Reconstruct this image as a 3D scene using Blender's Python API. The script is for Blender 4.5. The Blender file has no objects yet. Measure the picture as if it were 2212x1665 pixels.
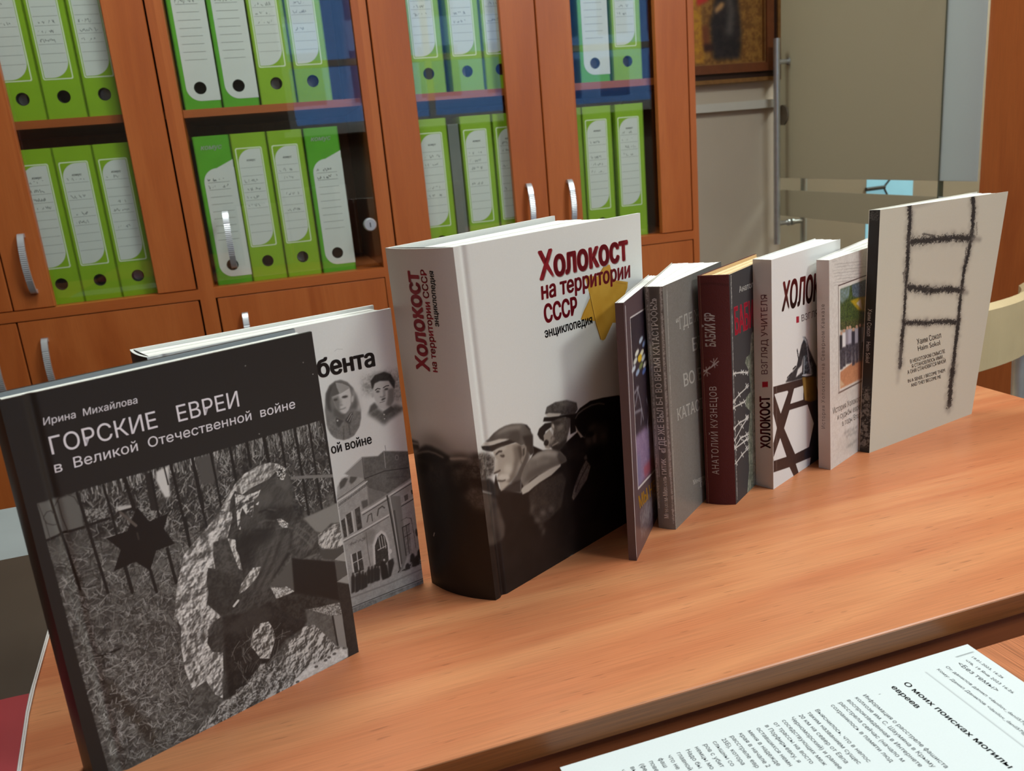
import bpy, math, random
import numpy as np
from mathutils import Matrix, Vector
from mathutils.geometry import tessellate_polygon

D = bpy.data
SC = bpy.context.scene
COL = SC.collection
PI = math.pi

# ------------------------------------------------------------------ camera
cam = D.cameras.new('camera')
cam.sensor_fit = 'HORIZONTAL'
cam.sensor_width = 36.0
cam.lens = 36.0 * 1811.62 / 2212.0
cam.clip_start = 0.02
cam.clip_end = 200
cam.dof.use_dof = True
cam.dof.focus_distance = 0.72
cam.dof.aperture_fstop = 15.0
camo = D.objects.new('camera', cam)
R_ = (0.94837329, -0.30536782, -0.08566565)
D_ = (-0.16038885, -0.22875362, -0.96018082)
F_ = (0.27361199, 0.92434965, -0.26592141)
camo.matrix_world = Matrix(((R_[0], -D_[0], -F_[0], 0.0),
                            (R_[1], -D_[1], -F_[1], 0.0),
                            (R_[2], -D_[2], -F_[2], 1.07795),
                            (0, 0, 0, 1)))
COL.objects.link(camo)
SC.camera = camo

# ------------------------------------------------------------------ world, exposure, room lights
wd = D.worlds.new('sky')
SC.world = wd
wd.use_nodes = True
bg = wd.node_tree.nodes['Background']
bg.inputs[0].default_value = (0.30, 0.52, 0.95, 1)
bg.inputs[1].default_value = 2.8
vs = SC.view_settings
vs.view_transform = 'Standard'
vs.look = 'None'
vs.exposure = 0.0
vs.gamma = 1.0
vs.use_curve_mapping = False
try:
    SC.cycles.use_denoising = True
    SC.cycles.max_bounces = 8
    SC.cycles.diffuse_bounces = 4
    SC.cycles.glossy_bounces = 4
    SC.cycles.transparent_max_bounces = 12
    SC.cycles.sample_clamp_indirect = 6.0
except Exception:
    pass

# lamps: x, y, size x, size y, power (the fittings are built further down)
LAMPS = [(1.35, 0.25, 0.58, 0.58, 30.0), (0.1, 1.05, 0.58, 0.58, 23.0),  # second one is an unseen lamp added to brighten the bookcases
         (1.95, -1.05, 0.58, 0.58, 44.0), (-0.6, -1.5, 0.58, 0.58, 2.0)]
CEIL = 2.75
def area(name, loc, rot, sx, sy, power, col=(0.90, 1.0, 0.98)):
    l = D.lights.new(name, 'AREA')
    l.shape = 'RECTANGLE'
    l.size = sx
    l.size_y = sy
    l.energy = power
    l.color = col
    o = D.objects.new(name, l)
    o.location = loc
    o.rotation_euler = rot
    COL.objects.link(o)
    return o
for i_, (lx, ly, sx, sy, pw) in enumerate(LAMPS):
    area('ceiling_lamp', (lx, ly, CEIL - 0.04), (0, 0, 0), sx, sy, pw)
area('ceiling_lamp', (3.2, 2.0, CEIL - 0.04), (0, 0, 0), 0.58, 0.58, 46.0)  # unseen lamp added beyond the partition to light the frosted glass from behind

# ------------------------------------------------------------------ helpers
def lin(c):
    return tuple((x / 255 / 12.92) if x / 255 <= 0.04045 else ((x / 255 + 0.055) / 1.055) ** 2.4 for x in c)
def lina(a):
    a = np.clip(a, 0, 255) / 255.0
    return np.where(a <= 0.04045, a / 12.92, ((a + 0.055) / 1.055) ** 2.4)

MATS = {}
def mat(name, col=(128, 128, 128), rough=0.5, metal=0.0, spec=0.5, noise=0.0, nscale=20.0, bump=0.0, bscale=200.0, emit=None, es=0.0, sheen=0.0, coat=0.0):
    """plain procedural material: base colour broken up by noise, optional bump"""
    if name in MATS:
        return MATS[name]
    m = D.materials.new(name)
    m.use_nodes = True
    nt = m.node_tree
    b = nt.nodes['Principled BSDF']
    c = lin(col)
    tc = nt.nodes.new('ShaderNodeTexCoord')
    nz = nt.nodes.new('ShaderNodeTexNoise')
    nz.inputs['Scale'].default_value = nscale
    nz.inputs['Detail'].default_value = 4
    nt.links.new(tc.outputs['Object'], nz.inputs['Vector'])
    rp = nt.nodes.new('ShaderNodeValToRGB')
    k0, k1 = 1 - noise, 1 + noise
    rp.color_ramp.elements[0].position = 0.3
    rp.color_ramp.elements[1].position = 0.7
    rp.color_ramp.elements[0].color = (c[0] * k0, c[1] * k0, c[2] * k0, 1)
    rp.color_ramp.elements[1].color = (min(1, c[0] * k1), min(1, c[1] * k1), min(1, c[2] * k1), 1)
    nt.links.new(nz.outputs['Fac'], rp.inputs['Fac'])
    nt.links.new(rp.outputs['Color'], b.inputs['Base Color'])
    b.inputs['Roughness'].default_value = rough
    b.inputs['Metallic'].default_value = metal
    b.inputs['Specular IOR Level'].default_value = spec
    b.inputs['Coat Weight'].default_value = coat
    if emit:
        b.inputs['Emission Color'].default_value = (*lin(emit), 1)
        b.inputs['Emission Strength'].default_value = es
    if bump:
        n2 = nt.nodes.new('ShaderNodeTexNoise')
        n2.inputs['Scale'].default_value = bscale
        nt.links.new(tc.outputs['Object'], n2.inputs['Vector'])
        bp = nt.nodes.new('ShaderNodeBump')
        bp.inputs['Strength'].default_value = bump
        bp.inputs['Distance'].default_value = 0.002
        nt.links.new(n2.outputs['Fac'], bp.inputs['Height'])
        nt.links.new(bp.outputs['Normal'], b.inputs['Normal'])
    MATS[name] = m
    return m

def wood(name, stops, axis=0, stretch=14.0, scale=3.0, rough=0.4, fine=0.25, spec=0.5, dist=1.2, coat=0.0, dark_flecks=0.0, off=0.0):
    """veneer: long soft bands along one axis, fine pores on top"""
    m = D.materials.new(name)
    m.use_nodes = True
    nt = m.node_tree
    b = nt.nodes['Principled BSDF']
    tc = nt.nodes.new('ShaderNodeTexCoord')
    mp = nt.nodes.new('ShaderNodeMapping')
    sc = [scale * stretch] * 3
    sc[axis] = scale
    mp.inputs['Scale'].default_value = sc
    mp.inputs['Location'].default_value = (off, off * 1.7, off * 0.6)
    nt.links.new(tc.outputs['Object'], mp.inputs['Vector'])
    nz = nt.nodes.new('ShaderNodeTexNoise')
    nz.inputs['Scale'].default_value = 0.35
    nz.inputs['Detail'].default_value = 5
    nz.inputs['Roughness'].default_value = 0.58
    nz.inputs['Distortion'].default_value = dist
    nt.links.new(mp.outputs['Vector'], nz.inputs['Vector'])
    rp = nt.nodes.new('ShaderNodeValToRGB')
    cr = rp.color_ramp
    n = len(stops)
    cr.elements[0].position = 0.30
    cr.elements[0].color = (*lin(stops[0]), 1)
    cr.elements[1].position = 0.70
    cr.elements[1].color = (*lin(stops[-1]), 1)
    for i in range(1, n - 1):
        e = cr.elements.new(0.30 + 0.40 * i / (n - 1))
        e.color = (*lin(stops[i]), 1)
    nt.links.new(nz.outputs['Fac'], rp.inputs['Fac'])
    mp2 = nt.nodes.new('ShaderNodeMapping')
    s2 = [900.0, 900.0, 900.0]
    s2[axis] = 18.0
    mp2.inputs['Scale'].default_value = s2
    nt.links.new(tc.outputs['Object'], mp2.inputs['Vector'])
    n2 = nt.nodes.new('ShaderNodeTexNoise')
    n2.inputs['Scale'].default_value = 1.0
    n2.inputs['Detail'].default_value = 2
    nt.links.new(mp2.outputs['Vector'], n2.inputs['Vector'])
    r2 = nt.nodes.new('ShaderNodeValToRGB')
    r2.color_ramp.elements[0].position = 0.35
    r2.color_ramp.elements[0].color = (1 - fine, 1 - fine, 1 - fine, 1)
    r2.color_ramp.elements[1].position = 0.6
    r2.color_ramp.elements[1].color = (1, 1, 1, 1)
    nt.links.new(n2.outputs['Fac'], r2.inputs['Fac'])
    mx = nt.nodes.new('ShaderNodeMix')
    mx.data_type = 'RGBA'
    mx.blend_type = 'MULTIPLY'
    mx.inputs['Factor'].default_value = 1.0
    nt.links.new(rp.outputs['Color'], mx.inputs[6])
    nt.links.new(r2.outputs['Color'], mx.inputs[7])
    out = mx.outputs[2]
    if dark_flecks:
        mp3 = nt.nodes.new('ShaderNodeMapping')
        s3 = [420.0, 420.0, 420.0]
        s3[axis] = 55.0
        mp3.inputs['Scale'].default_value = s3
        nt.links.new(tc.outputs['Object'], mp3.inputs['Vector'])
        n3 = nt.nodes.new('ShaderNodeTexNoise')
        n3.inputs['Scale'].default_value = 1.0
        n3.inputs['Detail'].default_value = 0
        nt.links.new(mp3.outputs['Vector'], n3.inputs['Vector'])
        r3 = nt.nodes.new('ShaderNodeValToRGB')
        r3.color_ramp.elements[0].position = 0.745
        r3.color_ramp.elements[0].color = (1, 1, 1, 1)
        r3.color_ramp.elements[1].position = 0.80
        r3.color_ramp.elements[1].color = (1 - dark_flecks,) * 3 + (1,)
        nt.links.new(n3.outputs['Fac'], r3.inputs['Fac'])
        mx3 = nt.nodes.new('ShaderNodeMix')
        mx3.data_type = 'RGBA'
        mx3.blend_type = 'MULTIPLY'
        mx3.inputs['Factor'].default_value = 1.0
        nt.links.new(out, mx3.inputs[6])
        nt.links.new(r3.outputs['Color'], mx3.inputs[7])
        out = mx3.outputs[2]
    nt.links.new(out, b.inputs['Base Color'])
    b.inputs['Roughness'].default_value = rough
    b.inputs['Specular IOR Level'].default_value = spec
    b.inputs['Coat Weight'].default_value = coat
    b.inputs['Coat Roughness'].default_value = 0.25
    MATS[name] = m
    return m

def print_mat(name, rough, spec=0.5, bump=0.0):
    """printed paper or board: the print is the mesh's own colour attribute, with paper grain on top"""
    m = D.materials.new(name)
    m.use_nodes = True
    nt = m.node_tree
    b = nt.nodes['Principled BSDF']
    at = nt.nodes.new('ShaderNodeAttribute')
    at.attribute_name = 'print'
    tc = nt.nodes.new('ShaderNodeTexCoord')
    nz = nt.nodes.new('ShaderNodeTexNoise')
    nz.inputs['Scale'].default_value = 900
    nt.links.new(tc.outputs['Object'], nz.inputs['Vector'])
    rp = nt.nodes.new('ShaderNodeValToRGB')
    rp.color_ramp.elements[0].color = (0.93, 0.93, 0.93, 1)
    rp.color_ramp.elements[1].color = (1, 1, 1, 1)
    nt.links.new(nz.outputs['Fac'], rp.inputs['Fac'])
    mx = nt.nodes.new('ShaderNodeMix')
    mx.data_type = 'RGBA'
    mx.blend_type = 'MULTIPLY'
    mx.inputs['Factor'].default_value = 1.0
    nt.links.new(at.outputs['Color'], mx.inputs[6])
    nt.links.new(rp.outputs['Color'], mx.inputs[7])
    nt.links.new(mx.outputs[2], b.inputs['Base Color'])
    b.inputs['Roughness'].default_value = rough
    b.inputs['Specular IOR Level'].default_value = spec
    if bump:
        n2 = nt.nodes.new('ShaderNodeTexNoise')
        n2.inputs['Scale'].default_value = 1400
        nt.links.new(tc.outputs['Object'], n2.inputs['Vector'])
        bp = nt.nodes.new('ShaderNodeBump')
        bp.inputs['Strength'].default_value = bump
        bp.inputs['Distance'].default_value = 0.0005
        nt.links.new(n2.outputs['Fac'], bp.inputs['Height'])
        nt.links.new(bp.outputs['Normal'], b.inputs['Normal'])
    MATS[name] = m
    return m

def glass_mat(name, tint=(1, 1, 1), refl=0.07, rough=0.0):
    """thin clear glass: lets light straight through, mirrors a little by Fresnel"""
    m = D.materials.new(name)
    m.use_nodes = True
    nt = m.node_tree
    nt.nodes.remove(nt.nodes['Principled BSDF'])
    out = nt.nodes['Material Output']
    tr = nt.nodes.new('ShaderNodeBsdfTransparent')
    tr.inputs[0].default_value = (*tint, 1)
    gl = nt.nodes.new('ShaderNodeBsdfGlossy')
    gl.inputs['Roughness'].default_value = rough
    fr = nt.nodes.new('ShaderNodeFresnel')
    fr.inputs['IOR'].default_value = 1.5
    ge = nt.nodes.new('ShaderNodeNewGeometry')
    mr = nt.nodes.new('ShaderNodeMapRange')      # same index seen from either side of the pane
    mr.inputs['To Min'].default_value = 1.5
    mr.inputs['To Max'].default_value = 1 / 1.5
    nt.links.new(ge.outputs['Backfacing'], mr.inputs['Value'])
    nt.links.new(mr.outputs['Result'], fr.inputs['IOR'])
    nz = nt.nodes.new('ShaderNodeTexNoise')
    nz.inputs['Scale'].default_value = 3.0
    bp = nt.nodes.new('ShaderNodeBump')
    bp.inputs['Strength'].default_value = 0.02
    bp.inputs['Distance'].default_value = 0.002
    nt.links.new(nz.outputs['Fac'], bp.inputs['Height'])
    nt.links.new(bp.outputs['Normal'], gl.inputs['Normal'])
    ad = nt.nodes.new('ShaderNodeMath')
    ad.operation = 'MULTIPLY'
    ad.inputs[1].default_value = refl / 0.04
    nt.links.new(fr.outputs[0], ad.inputs[0])
    mn = nt.nodes.new('ShaderNodeMath')
    mn.operation = 'MINIMUM'
    mn.inputs[1].default_value = 1.0
    nt.links.new(ad.outputs[0], mn.inputs[0])
    mix = nt.nodes.new('ShaderNodeMixShader')
    nt.links.new(mn.outputs[0], mix.inputs[0])
    nt.links.new(tr.outputs[0], mix.inputs[1])
    nt.links.new(gl.outputs[0], mix.inputs[2])
    nt.links.new(mix.outputs[0], out.inputs['Surface'])
    MATS[name] = m
    return m

def frost_mat(name, col, trans=0.55, mixdif=0.6):
    m = D.materials.new(name)
    m.use_nodes = True
    nt = m.node_tree
    nt.nodes.remove(nt.nodes['Principled BSDF'])
    out = nt.nodes['Material Output']
    nz = nt.nodes.new('ShaderNodeTexNoise')
    nz.inputs['Scale'].default_value = 300
    rp = nt.nodes.new('ShaderNodeValToRGB')
    c = lin(col)
    rp.color_ramp.elements[0].color = (c[0] * .95, c[1] * .95, c[2] * .95, 1)
    rp.color_ramp.elements[1].color = (*c, 1)
    nt.links.new(nz.outputs['Fac'], rp.inputs['Fac'])
    tl = nt.nodes.new('ShaderNodeBsdfTranslucent')
    df = nt.nodes.new('ShaderNodeBsdfDiffuse')
    tp = nt.nodes.new('ShaderNodeBsdfTransparent')
    for s in (tl, df):
        nt.links.new(rp.outputs['Color'], s.inputs[0])
    m1 = nt.nodes.new('ShaderNodeMixShader')
    m1.inputs[0].default_value = trans
    nt.links.new(df.outputs[0], m1.inputs[1])
    nt.links.new(tl.outputs[0], m1.inputs[2])
    m2 = nt.nodes.new('ShaderNodeMixShader')
    m2.inputs[0].default_value = 1 - mixdif
    nt.links.new(m1.outputs[0], m2.inputs[1])
    nt.links.new(tp.outputs[0], m2.inputs[2])
    nt.links.new(m2.outputs[0], out.inputs['Surface'])
    MATS[name] = m
    return m

# ---- mesh building
class MB:
    """collects polygons with material slots; build() links them as ONE mesh object"""
    def __init__(s):
        s.v = []
        s.f = []
        s.mi = []
        s.mats = []
        s.sm = []
    def slot(s, m):
        if m not in s.mats:
            s.mats.append(m)
        return s.mats.index(m)
    def add(s, vs, fs, m=None, smooth=False):
        o = len(s.v)
        s.v.extend([tuple(map(float, p)) for p in vs])
        k = s.slot(m) if m else 0
        for f in fs:
            s.f.append(tuple(i + o for i in f))
            s.mi.append(k)
            s.sm.append(smooth)
        return s
    def box(s, x0, x1, y0, y1, z0, z1, m=None):
        v = [(x0, y0, z0), (x1, y0, z0), (x1, y1, z0), (x0, y1, z0), (x0, y0, z1), (x1, y0, z1), (x1, y1, z1), (x0, y1, z1)]
        return s.add(v, [(3, 2, 1, 0), (4, 5, 6, 7), (0, 1, 5, 4), (1, 2, 6, 5), (2, 3, 7, 6), (3, 0, 4, 7)], m)
    def bbox(s, x0, x1, y0, y1, z0, z1, b, m=None):
        """box with chamfered edges"""
        vs = []
        fs = []
        X, Y, Z = (x0, x1), (y0, y1), (z0, z1)
        idx = {}
        for i in (0, 1):
            for j in (0, 1):
                for k in (0, 1):
                    sx, sy, sz = (b if i == 0 else -b), (b if j == 0 else -b), (b if k == 0 else -b)
                    for a, p in (('x', (X[i], Y[j] + sy, Z[k] + sz)), ('y', (X[i] + sx, Y[j], Z[k] + sz)), ('z', (X[i] + sx, Y[j] + sy, Z[k]))):
                        idx[(i, j, k, a)] = len(vs)
                        vs.append(p)
        g = lambda *q: idx[q]
        fs += [(g(0, 0, 0, 'x'), g(0, 0, 1, 'x'), g(0, 1, 1, 'x'), g(0, 1, 0, 'x')), (g(1, 0, 0, 'x'), g(1, 1, 0, 'x'), g(1, 1, 1, 'x'), g(1, 0, 1, 'x')),
               (g(0, 0, 0, 'y'), g(1, 0, 0, 'y'), g(1, 0, 1, 'y'), g(0, 0, 1, 'y')), (g(0, 1, 0, 'y'), g(0, 1, 1, 'y'), g(1, 1, 1, 'y'), g(1, 1, 0, 'y')),
               (g(0, 0, 0, 'z'), g(0, 1, 0, 'z'), g(1, 1, 0, 'z'), g(1, 0, 0, 'z')), (g(0, 0, 1, 'z'), g(1, 0, 1, 'z'), g(1, 1, 1, 'z'), g(0, 1, 1, 'z'))]
        for i in (0, 1):
            for j in (0, 1):
                fs.append((g(i, j, 0, 'x'), g(i, j, 1, 'x'), g(i, j, 1, 'y'), g(i, j, 0, 'y')))
            for k in (0, 1):
                fs.append((g(i, 0, k, 'x'), g(i, 1, k, 'x'), g(i, 1, k, 'z'), g(i, 0, k, 'z')))
        for j in (0, 1):
            for k in (0, 1):
                fs.append((g(0, j, k, 'y'), g(1, j, k, 'y'), g(1, j, k, 'z'), g(0, j, k, 'z')))
        for i in (0, 1):
            for j in (0, 1):
                for k in (0, 1):
                    fs.append((g(i, j, k, 'x'), g(i, j, k, 'y'), g(i, j, k, 'z')))
        return s.add(vs, fs, m)
    def prism(s, poly, z0, z1, m=None, top=None):
        n = len(poly)
        v = [(p[0], p[1], z0) for p in poly] + [((top or poly)[i][0], (top or poly)[i][1], z1) for i in range(n)]
        f = [tuple(range(n - 1, -1, -1)), tuple(range(n, 2 * n))] + [(i, (i + 1) % n, n + (i + 1) % n, n + i) for i in range(n)]
        return s.add(v, f, m)
    def tube(s, pts, r, n=12, m=None, cap=True, flat=1.0, up=(0, 0, 1)):
        """round (or flattened) bar along a path"""
        P = [Vector(p) for p in pts]
        vs = []
        for i, p in enumerate(P):
            t = (P[min(i + 1, len(P) - 1)] - P[max(i - 1, 0)]).normalized()
            u = Vector(up)
            if abs(t.dot(u)) > 0.95:
                u = Vector((1, 0, 0))
            a = t.cross(u).normalized()
            b = a.cross(t)
            rr = r[i] if isinstance(r, (list, tuple)) else r
            for k in range(n):
                w = 2 * PI * k / n
                vs.append(p + a * math.cos(w) * rr + b * math.sin(w) * rr * flat)
        fs = []
        for i in range(len(P) - 1):
            for k in range(n):
                fs.append((i * n + k, i * n + (k + 1) % n, (i + 1) * n + (k + 1) % n, (i + 1) * n + k))
        s.add(vs, fs, m, True)
        if cap:
            o = (len(P) - 1) * n
            s.add(vs[:n], [tuple(range(n - 1, -1, -1))], m)
            s.add(vs[o:], [tuple(range(n))], m)
        return s
    def build(s, name, m=None, parent=None, loc=None, mx=None):
        me = D.meshes.new(name)
        me.from_pydata(s.v, [], s.f)
        ms = s.mats if s.mats else [m]
        for q in ms:
            me.materials.append(q)
        if s.mats:
            me.polygons.foreach_set('material_index', s.mi)
        me.polygons.foreach_set('use_smooth', s.sm)
        me.update()
        o = D.objects.new(name, me)
        COL.objects.link(o)
        if parent:
            o.parent = parent
        if loc:
            o.location = loc
        return o

def tag(o, label=None, cat=None, group=None, kind=None):
    if label: o['label'] = label
    if cat: o['category'] = cat
    if group: o['group'] = group
    if kind: o['kind'] = kind
    return o
def thing(name, loc, rz=0.0, label=None, cat=None, group=None):
    o = D.objects.new(name, None)
    o.empty_display_size = 0.05
    o.location = loc
    o.rotation_euler = (0, 0, rz)
    COL.objects.link(o)
    return tag(o, label, cat, group)
def struct(name, mb, m=None, parent=None, label=None):
    o = mb.build(name, m, parent)
    o['kind'] = 'structure'
    if label: o['label'] = label
    return o
def copy_tree(o, parent=None):
    c = o.copy()
    COL.objects.link(c)
    c.parent = parent
    for ch in list(o.children):
        copy_tree(ch, c)
    return c

# ---- lettering: real type outlines as flat polygons
_TX = {}
CAP = [None]
def text_poly(s, weight=0.0, shear=0.0, space=1.0, serif=0):
    """outline contours of the type, each filled with the holes that lie inside it"""
    key = (s, weight, shear, space, serif)
    if key in _TX:
        return _TX[key]
    cu = D.curves.new('t', 'FONT')
    cu.body = s
    cu.size = 1.0
    cu.fill_mode = 'NONE'
    cu.resolution_u = 3
    cu.shear = shear
    cu.space_character = space
    ob = D.objects.new('t', cu)
    me = D.meshes.new_from_object(ob)
    co = [(v.co.x, v.co.y) for v in me.vertices]
    nxt = {e.vertices[0]: e.vertices[1] for e in me.edges}
    D.objects.remove(ob)
    D.curves.remove(cu)
    D.meshes.remove(me)
    loops, seen = [], set()
    for a in sorted(nxt):
        if a in seen:
            continue
        lp, b = [], a
        while b is not None and b not in seen:
            seen.add(b)
            lp.append(co[b])
            b = nxt.get(b)
        if len(lp) > 2:
            loops.append(lp)
    sa = lambda q: sum(q[k][0] * q[(k + 1) % len(q)][1] - q[(k + 1) % len(q)][0] * q[k][1] for k in range(len(q))) / 2
    ar = [sa(q) for q in loops]
    if not loops:
        _TX[key] = (np.zeros((0, 2)), [])
        return _TX[key]
    bb = [(min(x for x, y in q), max(x for x, y in q), min(y for x, y in q), max(y for x, y in q)) for q in loops]
    cl = list(range(len(loops)))        # contours of one glyph share a cluster, whose largest contour tells the winding
    for a in range(len(loops)):
        for b in range(a):
            if bb[a][0] < bb[b][1] and bb[b][0] < bb[a][1] and bb[a][2] < bb[b][3] and bb[b][2] < bb[a][3] and cl[a] != cl[b]:
                k0, k1 = cl[a], cl[b]
                cl = [k1 if c == k0 else c for c in cl]
    for c in set(cl):
        mem = [k for k in range(len(loops)) if cl[k] == c]
        if ar[max(mem, key=lambda k: abs(ar[k]))] < 0:
            for k in mem:
                ar[k] = -ar[k]
    sign = 1
    def inside(pt, q):
        c = False
        for k in range(len(q)):
            (xa, ya), (xb, yb) = q[k], q[(k + 1) % len(q)]
            if (ya > pt[1]) != (yb > pt[1]) and pt[0] < (xb - xa) * (pt[1] - ya) / (yb - ya) + xa:
                c = not c
        return c
    outs = [k for k in range(len(loops)) if ar[k] * sign > 0]
    holes = {k: [] for k in outs}
    for k in range(len(loops)):
        if ar[k] * sign <= 0:
            c = [o for o in outs if abs(ar[o]) > abs(ar[k]) and inside(loops[k][0], loops[o])]
            if c:
                holes[min(c, key=lambda o: abs(ar[o]))].append(k)
    V, Fc = [], []
    for o in outs:
        polys = [[Vector((x, y, 0)) for x, y in loops[k]] for k in [o] + holes[o]]
        base = len(V)
        V += [(q.x, q.y) for pl in polys for q in pl]
        Fc += [tuple(base + k for k in t) for t in tessellate_polygon(polys)]
        if serif:       # slab ends on the stems
            q = loops[o]
            ys = [y for _, y in q]
            for k in range(len(q)):
                (xa, ya), (xb, yb) = q[k], q[(k + 1) % len(q)]
                if abs(ya - yb) < 0.004 and 0.05 < abs(xa - xb) < 0.17 and (ya - min(ys) < 0.02 or max(ys) - ya < 0.02):
                    lo = ya - min(ys) < 0.02
                    x0, x1, dy = min(xa, xb) - 0.045, max(xa, xb) + 0.045, (0.03 if lo else -0.03)
                    b0 = len(V)
                    V += [(x0, ya), (x1, ya), (x1, ya + dy), (x0, ya + dy)]
                    Fc.append((b0, b0 + 1, b0 + 2, b0 + 3) if lo else (b0 + 3, b0 + 2, b0 + 1, b0))
    # keep every face turned the same way
    F2 = []
    for f in Fc:
        q = [V[k] for k in f]
        F2.append(f if sa(q) > 0 else tuple(reversed(f)))
    if weight > 0:      # heavier strokes
        n0, f0 = len(V), list(F2)
        V0 = list(V)
        for dx, dy in ((weight, 0), (-weight, 0), (0, weight * .6), (0, -weight * .6), (weight * .7, weight * .5), (-weight * .7, -weight * .5), (weight * .7, -weight * .5), (-weight * .7, weight * .5)):
            b0 = len(V)
            V += [(x + dx, y + dy) for x, y in V0]
            F2 += [tuple(k + b0 for k in f) for f in f0]
    _TX[key] = (np.array(V, float), F2)
    return _TX[key]
def cap_height():
    if CAP[0] is None:
        v, f = text_poly('Н')
        CAP[0] = float(v[:, 1].max() - v[:, 1].min())
    return CAP[0]

# ---- a small painter for printed matter: colours over millimetres
def vnoise(h, w, cell, rng):
    gh, gw = int(h / cell) + 3, int(w / cell) + 3
    g = rng.random((gh, gw))
    y = np.arange(h) / cell
    x = np.arange(w) / cell
    yi, xi = y.astype(int), x.astype(int)
    fy, fx = (y - yi)[:, None], (x - xi)[None, :]
    fy, fx = fy * fy * (3 - 2 * fy), fx * fx * (3 - 2 * fx)
    a, b = g[yi][:, xi], g[yi][:, xi + 1]
    c, d = g[yi + 1][:, xi], g[yi + 1][:, xi + 1]
    return (a * (1 - fx) + b * fx) * (1 - fy) + (c * (1 - fx) + d * fx) * fy
def blur(a, r):
    r = int(round(r))
    if r < 1:
        return a
    for _ in range(2):
        for ax in (0, 1):
            p = [(0, 0), (0, 0)]
            p[ax] = (r + 1, r)
            c = np.cumsum(np.pad(a, p, mode='edge'), axis=ax)
            n = a.shape[ax]
            hi = np.take(c, np.arange(2 * r + 1, 2 * r + 1 + n), axis=ax)
            lo = np.take(c, np.arange(0, n), axis=ax)
            a = (hi - lo) / (2 * r + 1)
    return a
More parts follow.
